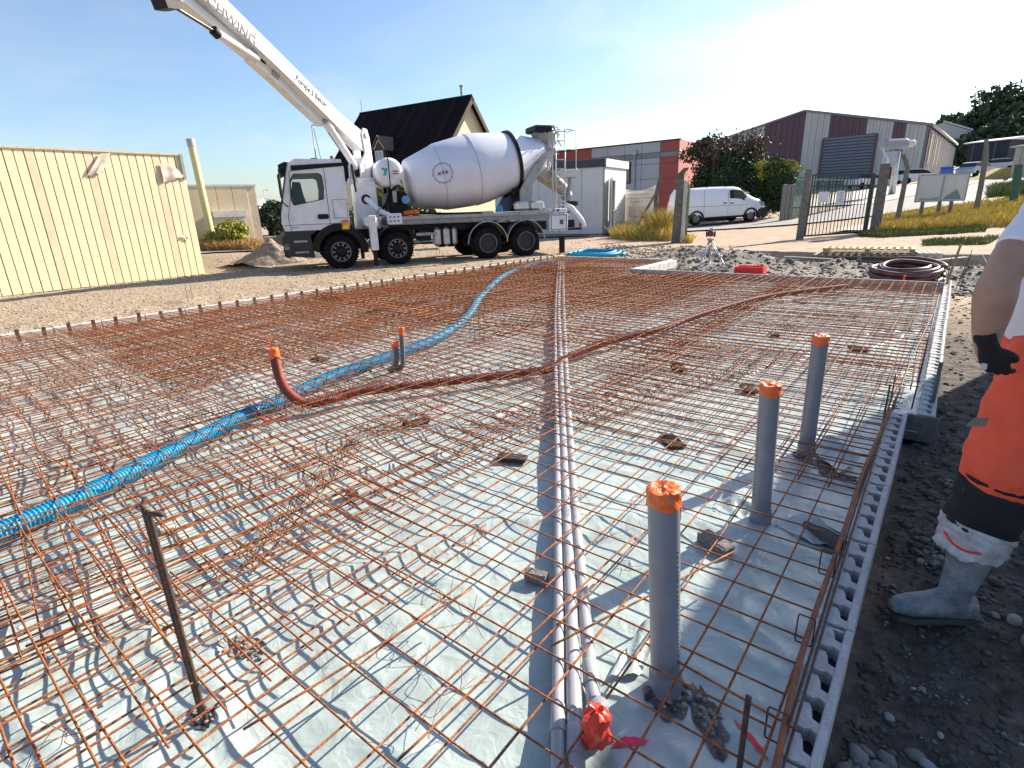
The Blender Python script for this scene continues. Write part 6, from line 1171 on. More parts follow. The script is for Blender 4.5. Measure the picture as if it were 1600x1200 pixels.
# turret: forked column leaning back to the hinge
h0 = LP+0; base = np.array([1.05, 0, 2.58])
for s_ in (-1, 1):
    o = base+LN*.17*s_; 
    V_ = [o-azl*-.38, o+azl*-.40, LP+LN*.17*s_-azl*.20+(0, 0, .05), LP+LN*.17*s_-azl*.05+(0, 0, .2), LP+LN*.17*s_+azl*.17+(0, 0, .12), LP+LN*.17*s_+azl*.15+(0, 0, -.35), o+azl*.38+(0, 0, .35)]
    V_ = [o+azl*.36, o-azl*.40, o-azl*.38+(0, 0, .4), LP+LN*.17*s_-azl*.21+(0, 0, -.05), LP+LN*.17*s_-azl*.12+(0, 0, .17), LP+LN*.17*s_+azl*.08+(0, 0, .19), LP+LN*.17*s_+azl*.17+(0, 0, .02), LP+LN*.17*s_+azl*.10+(0, 0, -.5), o+azl*.34+(0, 0, .35)]
    V2 = [p+LN*.05*s_ for p in V_]; n_ = len(V_); MB().add(V_+V2, [tuple(range(n_)), tuple(range(2*n_-1, n_-1, -1))]+[(i, (i+1) % n_, (i+1) % n_+n_, i+n_) for i in range(n_)]).build('turret_cheek', W_BOOM, truck, 'auto')
MB().tube([base+(0, 0, -.02), base+(0, 0, .55)], .30, 20).build('turret', W_BOOM, truck, 'auto')
MB().tube([LP-LN*.27, LP+LN*.27], .085, 18).build('hinge_pin', STEEL, truck, 'auto'); MB().tube([LP-LN*.235, LP+LN*.235], .12, 18).build('hinge_boss', W_BOOM, truck, 'auto')
def beam(us, vt, vb, n0, n1, name, m=W_BOOM):
    V_ = []
    for u, a, b_ in zip(us, vt, vb):
        for v, nn_ in ((a, n0), (a, n1), (b_, n1), (b_, n0)): V_.append(LP+LU*u+LV*v+LN*nn_)
    k = len(us); f = [(i*4+j, i*4+(j+1) % 4, i*4+4+(j+1) % 4, i*4+4+j) for i in range(k-1) for j in range(4)]+[(3, 2, 1, 0), tuple(4*k-4+j for j in range(4))]
    return MB().add(V_, f).build(name, m, truck)
us = [-.05, .25, 1.2, 3.2, 5.2, 7.2, 8.6]; tl = np.interp(us, [t[0] for t in top_line], [t[1] for t in top_line])
bot = [bp_(*p, bw/2) for p in [(556, 225), (527, 197), (498, 167), (414, 84), (403, 78), (330, 4), (300, -25)]]; bl_ = np.interp(us, sorted([t[0] for t in bot]), [t[1] for t in sorted(bot)])
UE = max(us)
boom = beam(us, tl, bl_, -bw/2, bw/2, 'boom_arm')
for u in (.9, 2.6, 4.4, 5.6): v = float(np.interp(u, us, tl))-.10; MB().tube([LP+LU*u+LV*v+LN*(bw/2-.02), LP+LU*u+LV*v+LN*(bw/2+.015)], .028, 12).build('boom_bolt', STEEL, boom)
def btext(s_, px, py, size, m, bold=0, al='CENTER'):
    u, v = bp_(px, py, bw/2+.004); text(s_, size, LP+LU*u+LV*v+LN*(bw/2+.006), -LU, LV, m, boom, 'boom_lettering', .006, al, bold)
btext('SCHWING', 360, 31, .31, TXT_G); btext('Pompe à Béton', 487, 144, .20, TXT_G)
# folded second arm, beside and below
fo = -.30
def arm_px(pts, w_, name, n0, m=W_BOOM):
    """pts: list of (px_top, py_top, px_bot, py_bot)"""
    T_, B_ = [bp_(a, b_, n0) for a, b_, c, d in pts], [bp_(c, d, n0) for a, b_, c, d in pts]; V_ = []
    for (u, v), (u2, v2) in zip(T_, B_):
        for uu, vv, nn_ in ((u, v, n0), (u, v, n0-w_), (u2, v2, n0-w_), (u2, v2, n0)): V_.append(LP+LU*uu+LV*vv+LN*nn_)
    k = len(pts); f = [(i*4+j, i*4+(j+1) % 4, i*4+4+(j+1) % 4, i*4+4+j) for i in range(k-1) for j in range(4)]+[(3, 2, 1, 0), tuple(4*k-4+j for j in range(4))]
    return MB().add(V_, f).build(name, m, truck)
arm_px([(511, 188, 505, 197), (470, 150, 463, 158), (430, 114, 424, 121), (400, 86, 393, 94)], .22, 'second_arm', -.05)
arm_px([(404, 84, 396, 92), (350, 40, 341, 47), (300, -2, 291, 6), (280, -18, 270, -9)], .24, 'second_arm', -.03)
def rod(p0, p1, off, r_, name, m=W_BOOM, n=12):
    a, b_ = bp_(*p0, off), bp_(*p1, off); return MB().tube([LP+LU*a[0]+LV*a[1]+LN*off, LP+LU*b_[0]+LV*b_[1]+LN*off], r_, n).build(name, m, truck, 'auto')
rod((402, 92), (338, 51), .0, .085, 'boom_cylinder'); rod((338, 51), (276, 13), .0, .035, 'cylinder_rod', mat('chrome_rod', (.15, .15, .15), .2, .8)); rod((333, 47), (341, 55), 0, .10, 'cylinder_gland', D_BLK)
rod((556, 262), (514, 197), .0, .10, 'lift_cylinder'); rod((514, 197), (507, 186), .0, .06, 'cylinder_rod', STEEL); rod((509, 190), (517, 202), 0, .12, 'cylinder_gland', W_BOOM)
rod((505, 186), (515, 196), -.1, .14, 'knuckle', D_BLK); rod((405, 88), (412, 94), -.1, .12, 'knuckle', D_BLK); rod((422, 112), (432, 121), -.1, .09, 'knuckle', STEEL)
rod((556, 262), (560, 275), .0, .09, 'cylinder_foot', D_BLK)
arm_px([(256, -6, 263, 12), (270, 0, 276, 14), (290, 4, 284, 14)], .34, 'arm_end', .1, D_BLK)
rod((495, 178), (540, 245), -.16, .04, 'boom_hose', D_BLK, 8); rod((545, 232), (556, 300), .0, .03, 'boom_hose', D_BLK, 8); rod((520, 190), (400, 76), -.2, .03, 'concrete_line', D_BLK, 8)
print('truck drum check', D0)
#================================================================== white van
def van():
    A, B = Q(1086, 352, 31), Q(1181, 345.3, 32); d = nz([B[0]-A[0], B[1]-A[1], 0]); zA, zB = TZ(A)+.09, TZ(B)+.09
    zA, zB = A[2], B[2]; pitch = math.atan2(zB-zA, np.linalg.norm((B-A)[:2]))
    side = np.array([-d[1], d[0], 0]); side = side if side@nz(A-CAM) > 0 else -side      # away from the camera
    O = A+side*.85; O[2] = zA
    t_ = thing('parked_van', 'white panel van parked on the road facing right behind the survey tripod', 'van', O); t_.rotation_euler = (0, 0, math.atan2(d[1], d[0]))
    t_.rotation_euler = (Matrix.Rotation(math.atan2(d[1], d[0]), 4, 'Z')@Matrix.Rotation(-pitch, 4, 'Y')).to_euler(); t_.scale = (1.12, 1, 1.03)
    # local: x forward, y = left of travel = away from the camera, z up ; near side at y<0
    wb = 3.2; sh = .02
    prof = [(-.62, .42), (-.70, .60), (-.72, 1.05), (-.66, 1.55), (-.60, 1.86), (-.45, 1.93), (1.0, 1.96), (2.25, 1.93), (2.55, 1.86), (3.05, 1.52), (3.35, 1.32), (3.75, 1.20), (4.05, 1.02), (4.17, .85), (4.18, .55), (4.1, .35)]
    def half(z): return .93 if z < 1.1 else .93-.16*((z-1.1)/.85)**1.4
    rows = [.30, .42, .60, .85, 1.05, 1.30, 1.52, 1.75, 1.93]
    # body: stations along x, cross-section shaped
    xs = [-.71, -.62, -.45, 0, .5, 1.0, 1.6, 2.25, 2.55, 2.8, 3.05, 3.35, 3.75, 4.02, 4.15]
    def topz(x): return float(np.interp(x, [-.72, -.66, -.58, -.45, 1.0, 2.25, 2.55, 3.05, 3.35, 3.75, 4.05, 4.17], [1.0, 1.6, 1.84, 1.93, 1.96, 1.93, 1.86, 1.52, 1.30, 1.18, 1.0, .82]))
    def wid(x): return .93*float(np.interp(x, [-.72, -.55, 0, 3.4, 3.9, 4.17], [.9, .98, 1, 1, .93, .76]))
    V_ = []; K = 0
    for x in xs:
        zt = topz(x); w_ = wid(x); ring_ = []
        for f_, wf in ((0, .96), (.12, 1.), (.35, 1.01), (.55, 1.), (.78, .93), (.93, .84), (.985, .74), (1., .4)):
            z = .32+(zt-.32)*f_; wf2 = 1-(1-wf)*min(1, max(0, (zt-.9)/1.0)*1+.25); ring_.append((w_*wf2, z))
        pts = [(x, -a, b_) for a, b_ in ring_]+[(x, a, b_) for a, b_ in reversed(ring_)]; K = len(pts); V_ += pts
    f = [(i*K+k, i*K+(k+1) % K, (i+1)*K+(k+1) % K, (i+1)*K+k) for i in range(len(xs)-1) for k in range(K)]+[tuple(range(K-1, -1, -1)), tuple((len(xs)-1)*K+k for k in range(K))]
    VP = mat('van_white', (.78, .79, .82), .25, var=.02, coat=.5, dirt=(.55, .54, .52), dscale=2, dlo=.6, dhi=.95)
    MB().add(V_, f).build('body', VP, t_, 'auto')
    for sg in (-1, 1):
        MB().prism([(1.90, 1.18), (2.92, 1.16), (3.02, 1.22), (2.62, 1.66), (2.45, 1.74), (1.92, 1.74)], (0, sg*.885-.03, 0), X3, Z3, (0, .06, 0)).build('side_window', GLD, t_)
        MB().tube([(1.80, sg*.935, .5), (1.82, sg*.935, 1.15), (1.82, sg*.87, 1.80)], .008, 4).tube([(.42, sg*.937, .5), (.42, sg*.937, 1.15), (.42, sg*.88, 1.82)], .008, 4).tube([(-.6, sg*.942, .98), (.9, sg*.945, .95), (2.9, sg*.94, .92)], .010, 4).tube([(2.95, sg*.935, .55), (3.0, sg*.93, 1.15)], .008, 4).build('door_gap', mat('gap_grey', (.2, .2, .22), .7), t_)
        MB().bbox((1.62, sg*.945, 1.07), (.24, .03, .05), .01).bbox((2.02, sg*.945, 1.05), (.24, .03, .05), .01).build('door_handle', D_BLK, t_)
        MB().bbox((2.82, sg*1.0, 1.22), (.12, .18, .2), .04).build('mirror', VP if sg < 0 else D_BLK, t_)
        MB().prism([(-.70, .85), (-.56, .85), (-.54, 1.28), (-.68, 1.3)], (0, sg*.88-.04, 0), X3, Z3, (0, .08, 0)).build('tail_light', mat('van_tail', (.7, .03, .03), .25), t_)
        MB().prism([(3.80, .86), (4.10, .80), (4.06, .98), (3.72, 1.12)], (0, sg*.80-.05, 0), X3, Z3, (0, .1, 0)).build('headlight', mat('van_headlight', (.45, .46, .5), .1, .2), t_)
        for x in (0, wb):
            W_ = MB().lathe([(.2, 0), (.30, .0), (.325, .03), (.325, .2), (.3, .22)], (x, sg*.93, .325), (0, -sg, 0), 28).build('wheel', TYRE, t_, 'auto'); MB().lathe([(.0, -.012), (.10, -.012), (.2, .0), (.215, .02)], (x, sg*.93, .325), (0, -sg, 0), 24, False).build('rim', RIM, W_, 'auto')
            MB().ring([(x+.43*math.cos(a), .33+.43*math.sin(a)) for a in np.linspace(-.1, math.pi+.1, 14)]+[(x-.43, .2), (x+.43, .2)], [(x+.34*math.cos(a), .33+.34*math.sin(a)) for a in np.linspace(-.1, math.pi+.1, 14)]+[(x-.34, .2), (x+.34, .2)], (0, sg*.945-.02, 0), X3, Z3, (0, .03, 0)).build('arch_liner', D_BLK, t_)
    MB().prism([(3.55, .28), (4.18, .28), (4.24, .5), (4.22, .78), (4.0, .72), (3.62, .62)], (0, -.9, 0), X3, Z3, (0, 1.8, 0)).build('front_bumper', mat('bumper_grey', (.03, .03, .035), .6), t_, 'auto')
    MB().prism([(-.78, .30), (-.35, .30), (-.36, .55), (-.78, .60)], (0, -.93, 0), X3, Z3, (0, 1.86, 0)).build('rear_bumper', mat('bumper_grey', (.03, .03, .035), .6), t_, 'auto')
    MB().bbox((1.7, 0, .33), (3.2, 1.85, .12), .02).build('sill', D_BLK, t_)
    MB().quad((2.60, -.70, 1.86), (3.12, -.80, 1.50), (3.12, .80, 1.50), (2.60, .70, 1.86)).build('windscreen', GLD, t_).location = (.03, 0, .03)
    for x in (-.2, .8, 1.9): MB().box((x, 0, 1.99), (.05, 1.3, .04)).build('roof_bar', D_BLK, t_)
van()
def car(label, px, py, Z, col, face=0., L_=4.1, hh=1.45):
    c = Q(px, py, Z); c[2] = TZ(c); t_ = thing('parked_car', label, 'car', c, face); body = mat('car_paint_%d' % int(px), col, .25, var=.03, coat=.6)
    P = [(-2.0, .35), (-2.05, .75), (-1.85, .95), (-1.45, 1.05), (-1.1, .98), (1.1, .98), (1.95, .82), (2.05, .6), (2.0, .32)]
    MB().prism(P, (0, -.85, 0), X3, Z3, (0, 1.7, 0)).build('body', body, t_); MB().prism([(-1.75, .98), (-1.35, 1.36), (-.9, hh), (.25, hh-.02), (1.15, .98)], (0, -.72, 0), X3, Z3, (0, 1.44, 0)).build('cabin', GLD, t_)
    MB().prism([(-1.3, hh-.06), (-.9, hh), (.25, hh-.02), (.45, hh-.12), (.4, hh-.16), (.2, hh-.08), (-.9, hh-.06)], (0, -.75, 0), X3, Z3, (0, 1.5, 0)).build('roof', body, t_)
    for x in (-1.3, 1.3):
        for y in (-.86, .70): MB().lathe([(.2, 0), (.31, .01), (.31, .16), (.2, .17)], (x, y, .31), (0, 1, 0), 20).build('wheel', TYRE, t_, 'auto')
    for y in (-.7, .7): MB().bbox((2.0, y, .68), (.1, .25, .14), .02).build('headlight', TRIMW, t_)
fa = math.atan2(_rt[0]*0+R[1][0], R[0][0])
car('pale blue grey hatchback parked beyond the road left of the bent post at upper right', 1524, 274, 58, (.30, .36, .42), fa+.4)
car('small silver car parked just right of the bent post at upper right', 1552, 266, 64, (.45, .5, .55), fa+2.6)
car('white car far behind the barred gate at the hall', 1352, 300, 58, (.7, .7, .7), fa+.2)
car('white car parked at the foot of the maroon hall corner', 1428, 292, 57, (.75, .75, .75), fa)
#================================================================== small site objects
# maroon coil
cc = np.array([-.62, 12.95, -.2]); coil = []
q = np.random.default_rng(8)
P = []
for t in np.linspace(0, 2*math.pi*9.3, 640):
    k = t/(2*math.pi); lay = int(k) // 3; rr_ = .60-.09*(k % 3)/1.0*(1 if lay == 0 else .9)+.02*math.sin(t*1.3); P.append((cc[0]+.04*math.sin(k)+rr_*math.cos(t), cc[1]+rr_*.95*math.sin(t), cc[2]+.07+.088*lay+.03*(k % 3)+.012*math.sin(2.3*t)+.06*math.sin(t)+.05))
P = resample(np.array(P), .012); tag(MB().tube(P, np.where(np.arange(len(P)) % 2, .047, .043), 9).build('maroon_coil', COILB, None, True), 'coil of dark maroon ribbed conduit lying behind the plain edge blocks at right', 'conduit coil')
c = G(1411, 440, -.02); bar3('ribbon', [c+(0, .1, -.1), c+(.0, .08, .03), c+(.01, .06, .17)], .016, TAPER, 'orange ribbon tied to a stub in front of the maroon coil', 'ribbon')
# blue coil
cb = np.array([-9.05, 15.7, -.06]); P = []
cb = (G(905, 401, -.08)+G(955, 398, -.08))/2; ra_ = .75
for t in np.linspace(0, 2*math.pi*2.6, 200): k = t/(2*math.pi); rr_ = ra_*(1-.16*k); P.append((cb[0]+rr_*1.25*math.cos(t), cb[1]+rr_*1.2*math.sin(t), cb[2]+.06+.03*k+.015*math.sin(3*t)))
P = resample(np.array(P), .02); tag(MB().tube(P, np.where(np.arange(len(P)) % 2, .053, .047), 9).build('blue_coil', BLUEC, None, True), 'loose coil of blue conduit lying on the ground beyond the far edge blocks', 'conduit coil')
# tripod with level
ft = [G(1090, 425, -.22), G(1137, 424, -.22), G(1108, 414, -.22)]; ctr = np.mean(ft, 0); apx = PL(1110, 374, ctr, nz([ctr[0], ctr[1], 0]))
t_ = thing('survey_tripod', 'aluminium survey tripod carrying a dark laser level behind the edge blocks', 'tripod', ctr); a0 = apx-ctr
for k, p in enumerate(ft):
    v = p-ctr; sx_ = nz(np.cross(v-a0, [0, 0, 1]))*.028; L_ = MB().tube([a0*.97+sx_, a0*.45+v*.55+sx_], .014, 8).tube([a0*.97-sx_, a0*.45+v*.55-sx_], .014, 8).tube([a0*.55+v*.45, v], .020, 8).box(a0*.45+v*.55, (.09, .06, .07)); L_.build('leg', ALU, t_, True)
    MB().lathe([(.022, 0), (.012, .06), (.002, .1)], v+(0, 0, .06), (0, 0, -1), 8).build('foot_spike', STEEL, t_)
MB().lathe([(.07, 0), (.085, .02), (.085, .05), (.03, .06)], a0-(0, 0, .03), (0, 0, 1), 16).build('tripod_head', STEEL, t_, 'auto'); MB().tube([a0, a0-(0, 0, .55)], .008, 6).build('hook_strap', D_BLK, t_)
lv = thing('laser_level', 'dark red and black laser level mounted on top of the tripod', 'laser level', apx+(0, 0, .04)); RB_ = mat('level_red', (.16, .03, .025), .5)
MB().bbox((0, 0, .10), (.15, .13, .14), .02).build('housing', RB_, lv, 'auto'); MB().lathe([(.05, 0), (.05, .06), (.035, .07)], (.02, 0, .17), (0, 0, 1), 14).build('prism_head', STEEL, lv, 'auto'); MB().tube([(-.1, 0, .02), (-.11, 0, .16)], .02, 8).tube([(.1, 0, .02), (.11, 0, .16)], .02, 8).build('guard_handle', D_BLK, lv, True)
# red tray
c = G(1172, 426, -.2); t_ = thing('red_tray', 'shallow red plastic crate lying behind the edge blocks right of the tripod', 'crate', c, .08); RT = mat('red_plastic', (.75, .02, .02), .35, var=.1)
o_, i_ = .30, .26
MB().ring([(-.32, -.22), (.32, -.22), (.32, .22), (-.32, .22)], [(-.29, -.19), (.29, -.19), (.29, .19), (-.29, .19)], (0, 0, .0), (1, 0, 0), (0, 1, 0), (0, 0, .15)).build('wall', RT, t_); MB().box((0, 0, .015), (.6, .4, .02)).build('base', RT, t_); mb = MB()
for k in range(9): mb.box((-.28+.07*k, -.228, .07), (.02, .016, .13))
mb.build('rib', RT, t_)
# pallets
WD = mat('pallet_wood', (.46, .36, .20), .8, var=.2, scale=6, col2=(.3, .22, .13), stretch=(1, 8, 8)); WDG = mat('grey_wood', (.30, .26, .21), .85, var=.2, scale=6, stretch=(1, 8, 8))
def pallet(label, c, rz, m, L_=1.5, W_=1.0, n_=9, bm=None):
    t_ = thing('pallet', label, 'pallet', c, rz); plank = MB().bbox((0, 0, 0), (.095, W_, .022), .003).mesh('plank', m); run_ = MB().bbox((0, 0, 0), (L_, .08, .022), .003).mesh('runner', bm or m); blk = MB().bbox((0, 0, 0), (.1, .1, .08), .004).mesh('spacer_block', bm or m)
    for k in range(n_): link('plank', plank, t_, (-L_/2+.05+(L_-.1)*k/(n_-1), 0, .145), (0, 0, RNG.uniform(-.02, .02)))
    for y in (-W_/2+.05, 0, W_/2-.05):
        link('runner', run_, t_, (0, y, .122)); link('runner', run_, t_, (0, y, .011))
        for x in (-L_/2+.06, 0, L_/2-.06): link('spacer_block', blk, t_, (x, y, .066))
pc = G(1345, 401, -.12); pal_z = -.22
pallet('lower grey wooden pallet lying on the mud behind the maroon coil', (pc[0], pc[1], pal_z+.02), .05, WDG, 2.2, 1.0, 13); pallet('upper yellowish wooden pallet stacked on the grey one near the trench edge', (pc[0]+.12, pc[1]+.25, pal_z+.18), .05, WD, 2.1, 1.0, 13)
pallet('broken pallet end leaning at the right side of the stacked pallets', (pc[0]+1.45, pc[1]+.1, pal_z+.10), .2, mat('pale_wood', (.55, .5, .4), .8, var=.2), .5, .9, 4)
for a_, b_, l_ in [((1225, 404), (1300, 408), 'grey board lying in the mud left of the pallets'), ((1440, 412), (1510, 405), 'long thin plank lying on the mud right of the pallets')]:
    A, B = G(*a_, -.16), G(*b_, -.16); d, n_, L_ = frame(A, B); tag(MB().bbox((L_/2, 0, 0), (L_, .14, .03), .004).build('board', WDG), l_, 'board'); o = bpy.context.scene.objects[-1] if 0 else None
bds = [o for o in sc.objects if o.name.startswith('board') and o.parent is None]
for o, (a_, b_) in zip(bds, [((1225, 404), (1300, 408)), ((1440, 412), (1510, 405))]):
    A, B = G(*a_, -.16), G(*b_, -.16); o.location = tuple(A+(0, 0, .05)); o.rotation_euler = (0, 0, math.atan2(B[1]-A[1], B[0]-A[0]))
c = G(1255, 434, -.15); o = tag(MB().tube([(0, 0, 0), (.25, .1, .0)], .05, 12).build('pvc_offcut', mat('white_pvc', (.65, .63, .6), .4), None, 'auto'), 'short white pipe offcut right of the red crate', 'pipe offcut'); o.location = tuple(c)
# unseen container added on the right to shade the near right of the slab
t_ = thing('shade_container', 'tall grey container added out of view right of the slab to cast shade', 'container', (2.70, 8.35, -.24)); mb = MB(); CG = mat('container_grey', (.28, .29, .3), .5, var=.08)
MB().bbox((0, 0, 2.05), (2.44, 3.3, 4.1), .03).build('shell', CG, t_); rib = MB().bbox((0, 0, 2.0), (.05, .14, 3.7), .01).mesh('rib', CG)
for k in range(11): link('rib', rib, t_, (-1.235, -1.35+.27*k, 0)); link('rib', rib, t_, (1.235, -1.35+.27*k, 0))
for x in (-.6, .6): MB().bbox((x, -1.67, 2.0), (1.12, .06, 3.7), .01).build('door', CG, t_)
#================================================================== worker
def remesh(mb, vox, name, m, parent, it=6, disp=0, ds=20):
    me = mb.mesh('tmp', m); o = bpy.data.objects.new('tmp', me); sc.collection.objects.link(o); md = o.modifiers.new('r', 'REMESH'); md.mode = 'VOXEL'; md.voxel_size = vox
    s_ = o.modifiers.new('s', 'SMOOTH'); s_.iterations = it; s_.factor = .5
    n_ = bpy.data.meshes.new_from_object(o.evaluated_get(bpy.context.evaluated_depsgraph_get())); bpy.data.objects.remove(o); n_.name = name; n_.materials.clear(); n_.materials.append(m)
    if disp:
        co = np.empty(len(n_.vertices)*3); n_.vertices.foreach_get('co', co); co = co.reshape(-1, 3); no_ = np.array([v.normal[:] for v in n_.vertices]); f_ = fbm(co[:, 0]*ds+co[:, 1]*ds*.6, co[:, 2]*ds*1.4-co[:, 1]*ds*.5, 90, 3)
        n_.vertices.foreach_set('co', (co+no_*f_[:, None]*disp).ravel())
    n_.polygons.foreach_set('use_smooth', [True]*len(n_.polygons)); r_ = bpy.data.objects.new(name, n_); sc.collection.objects.link(r_); r_.parent = parent; return r_
FX = nz([-.96, .27, 0]); LX = np.cross([0, 0, 1], FX)           # facing, and the worker's left
def loft(mb, secs, n=28, sub=6, nz_=0, seed=0, fr=3, cap=True):
    """secs: (centre, half-width along FX, half-width along LX)"""
    C_ = np.array([s_[0] for s_ in secs], float); A_ = np.array([[s_[1], s_[2], 0] for s_ in secs], float); C2 = spline(C_, sub); A2 = spline(A_, sub); V_ = []; m_ = len(C2); q = np.random.default_rng(seed); ph = q.uniform(0, 6, 5)
    T_ = np.gradient(C2, axis=0); T_ /= np.linalg.norm(T_, axis=1)[:, None]
    for i in range(m_):
        u = nz(FX-T_[i]*(FX@T_[i])) if abs(FX@T_[i]) < .9 else nz(np.cross(LX, T_[i])); v = nz(np.cross(T_[i], u))
        for k in range(n):
            a = 2*math.pi*k/n; w_ = 1+nz_*(math.sin(i*.9+2*math.sin(a+ph[0])*fr+ph[1])*.5+math.sin(i*.45+a*2+ph[2])*.6+math.sin(a*5+i*.3+ph[3])*.25); V_.append(C2[i]+w_*(A2[i][0]*math.cos(a)*u+A2[i][1]*math.sin(a)*v))
    f = [(i*n+k, i*n+(k+1) % n, (i+1)*n+(k+1) % n, (i+1)*n+k) for i in range(m_-1) for k in range(n)]
    if cap: f += [tuple(range(n-1, -1, -1)), tuple((m_-1)*n+k for k in range(n))]
    return mb.add(V_, f)
GZ_ = -.215; SK = mat('skin', (.42, .24, .17), .5, var=.08, scale=20, bump=.1, bscale=200); ORF = mat('orange_workwear', (.98, .11, .045), .75, var=.08, scale=12, bump=.35, bscale=35, dirt=(.6, .10, .05), dscale=5, dlo=.55, dhi=.85)
BLKF = mat('black_workwear', (.012, .012, .014), .85, var=.3, scale=12, bump=.4, bscale=40, dirt=(.16, .14, .12), dscale=14, dlo=.62, dhi=.72); CUF = mat('dirty_reflective_cuff', (.52, .50, .50), .6, var=.1, scale=14, bump=.5, bscale=40, dirt=(.22, .19, .17), dscale=10, dlo=.45, dhi=.7)
TEE = mat('white_tshirt', (.80, .78, .84), .85, var=.02, bump=.2, bscale=20); GLV = mat('black_glove', (.012, .014, .016), .8, var=.3, bump=.5, bscale=90); BOOT = mat('muddy_rubber_boot', (.12, .135, .155), .6, var=.25, scale=16, bump=.4, bscale=60, dirt=(.36, .345, .32), dscale=9, dlo=.40, dhi=.68)
px2 = lambda p, Z: p*Z/F
hip0 = Q(1672, 560, 2.12)
wk = thing('person', 'worker in white T-shirt, orange trousers, black glove and rubber boots at the right border', 'person', (hip0[0], hip0[1], GZ_)); W0 = np.array([hip0[0], hip0[1], GZ_])
def S(x, y, Z, hw, hd=None): return (Q(x, y, Z)-W0, px2(hw, Z), px2(hd or hw, Z))
RO = -LX*.16-FX*.40
RO = -LX*.16-FX*.40
leg = [S(1512, 876, 2.25, 36), S(1516, 852, 2.24, 43), S(1524, 832, 2.23, 46), S(1537, 805, 2.21, 48), S(1558, 765, 2.18, 52), S(1572, 730, 2.15, 56), S(1590, 690, 2.13, 56), S(1609, 640, 2.11, 56, 58), S(1628, 590, 2.10, 56, 62), S(1650, 548, 2.11, 52, 60)]
def shift(secs, o): return [(c+o, a, b_) for c, a, b_ in secs]
tr = MB(); loft(tr, leg[4:]+[], 30, 8, .035, 1); loft(tr, shift(leg[4:], RO), 30, 8, .035, 2); loft(tr, [S(1655, 580, 2.16, 74, 88), S(1664, 545, 2.15, 76, 84), S(1672, 512, 2.12, 72, 78)], 30, 6, .02, 3)
remesh(tr, .009, 'trousers', ORF, wk, 3, .020, 9)
for o_, sd in ((np.zeros(3), 4), (RO, 5)):
    mb = MB(); loft(mb, [(c+o_, a*1.0, b_) for c, a, b_ in leg[2:5]]+[(leg[5][0]*.55+leg[4][0]*.45+o_, leg[4][1]*1.01, leg[4][2]*1.01)], 30, 8, .05, sd, 2); mb.build('knee_panel', BLKF, wk, True)
    mb = MB(); loft(mb, [(leg[0][0]*.35+leg[1][0]*.65+o_, leg[1][1]*1.08, leg[1][2]*1.08), (leg[1][0]*.75+leg[2][0]*.25+o_, leg[1][1]*1.05, leg[1][2]*1.05), (leg[2][0]+o_, leg[2][1]*1.04, leg[2][2]*1.04), ((leg[2][0]*.5+leg[3][0]*.5)+o_, leg[3][1]*1.02, leg[3][2]*1.02)], 44, 8, .035, sd+3, 4, False)
    q = np.random.default_rng(sd); V_ = np.array(mb.v); nn_ = 44
    for k in range(nn_): a = 2*math.pi*k/nn_; dz = .012*math.sin(a*2+1)+.007*math.sin(a*7)+q.uniform(-.006, .006); V_[k] += (0, 0, dz); V_[nn_+k] += (0, 0, dz*.7); V_[2*nn_+k] += (0, 0, dz*.4)
    V_ += (V_-V_.mean(0))*np.array([1, 1, 0])*(.06*fbm(V_[:, 0]*25, V_[:, 2]*30+V_[:, 1]*20, 7, 3))[:, None]; mb.v = [tuple(p) for p in V_]; mb.build('trouser_cuff', CUF, wk, True)
    if sd == 4: MB().tube(spline([Q(1474, 828, 2.15)-W0, Q(1488, 848, 2.13)-W0, Q(1512, 862, 2.125)-W0, Q(1545, 866, 2.14)-W0], 5), [.002]+[.005]*14+[.002], 8).build('cuff_piping', mat('red_piping', (.85, .06, .03), .6), wk, True)
    # boot
    an = S(1492, 925, 2.27, 30)[0]+o_; an[2] = .12; hl = G(1508, 966, GZ_)-W0+o_; toe = G(1421, 962, GZ_)-W0+o_; fd = nz(toe-hl); sd_ = np.cross([0, 0, 1], fd); mb = MB()
    loft(mb, [(np.array([an[0]+.02, an[1], .0])*[1, 1, 0]+(0, 0, .06)-fd*.0, .052, .045), (an, .055, .047), ((an+leg[0][0]+o_)/2, .064, .056), (leg[0][0]+o_, .073, .066), (leg[1][0]+o_, .078, .07)], 28, 6)
    pts = [(-.02, .04, .042, .06), (.04, .05, .048, .075), (.10, .055, .047, .080), (.16, .048, .052, .062), (.225, .042, .055, .048), (.275, .038, .048, .038), (.305, .034, .024, .02)]
    V_ = [];
    for (u, z_, a_, b_) in pts: V_ += [hl*[1, 1, 0]+fd*(u-.0)+sd_*a_*math.cos(t)+np.array([0, 0, z_+.012+b_*math.sin(t)*(1 if math.sin(t) > 0 else .75)]) for t in np.linspace(0, 2*math.pi, 24, endpoint=False)]
    mb.add(V_, [(i*24+k, i*24+(k+1) % 24, (i+1)*24+(k+1) % 24, (i+1)*24+k) for i in range(6) for k in range(24)]+[tuple(range(23, -1, -1)), tuple(6*24+k for k in range(24))])
    bt = remesh(mb, .006, 'rubber_boot', BOOT, wk, 8, .002, 40)
    so_ = MB(); P = [(hl*[1, 1, 0]+fd*u+sd_*v) for u, v in [(-.06, 0), (-.035, .03), (0, .042), (.08, .038), (.16, .046), (.23, .050), (.28, .035), (.3, 0), (.28, -.035), (.23, -.046), (.16, -.04), (.08, -.034), (0, -.04), (-.035, -.03)]]
    so_.add([p+(0, 0, -.004) for p in P]+[p+(0, 0, .022) for p in P], [tuple(range(13, -1, -1)), tuple(range(14, 28))]+[(i, (i+1) % 14, (i+1) % 14+14, i+14) for i in range(14)]); so_.build('boot_sole', mat('boot_sole', (.06, .06, .062), .7, bump=.4, bscale=60), bt, 'auto')
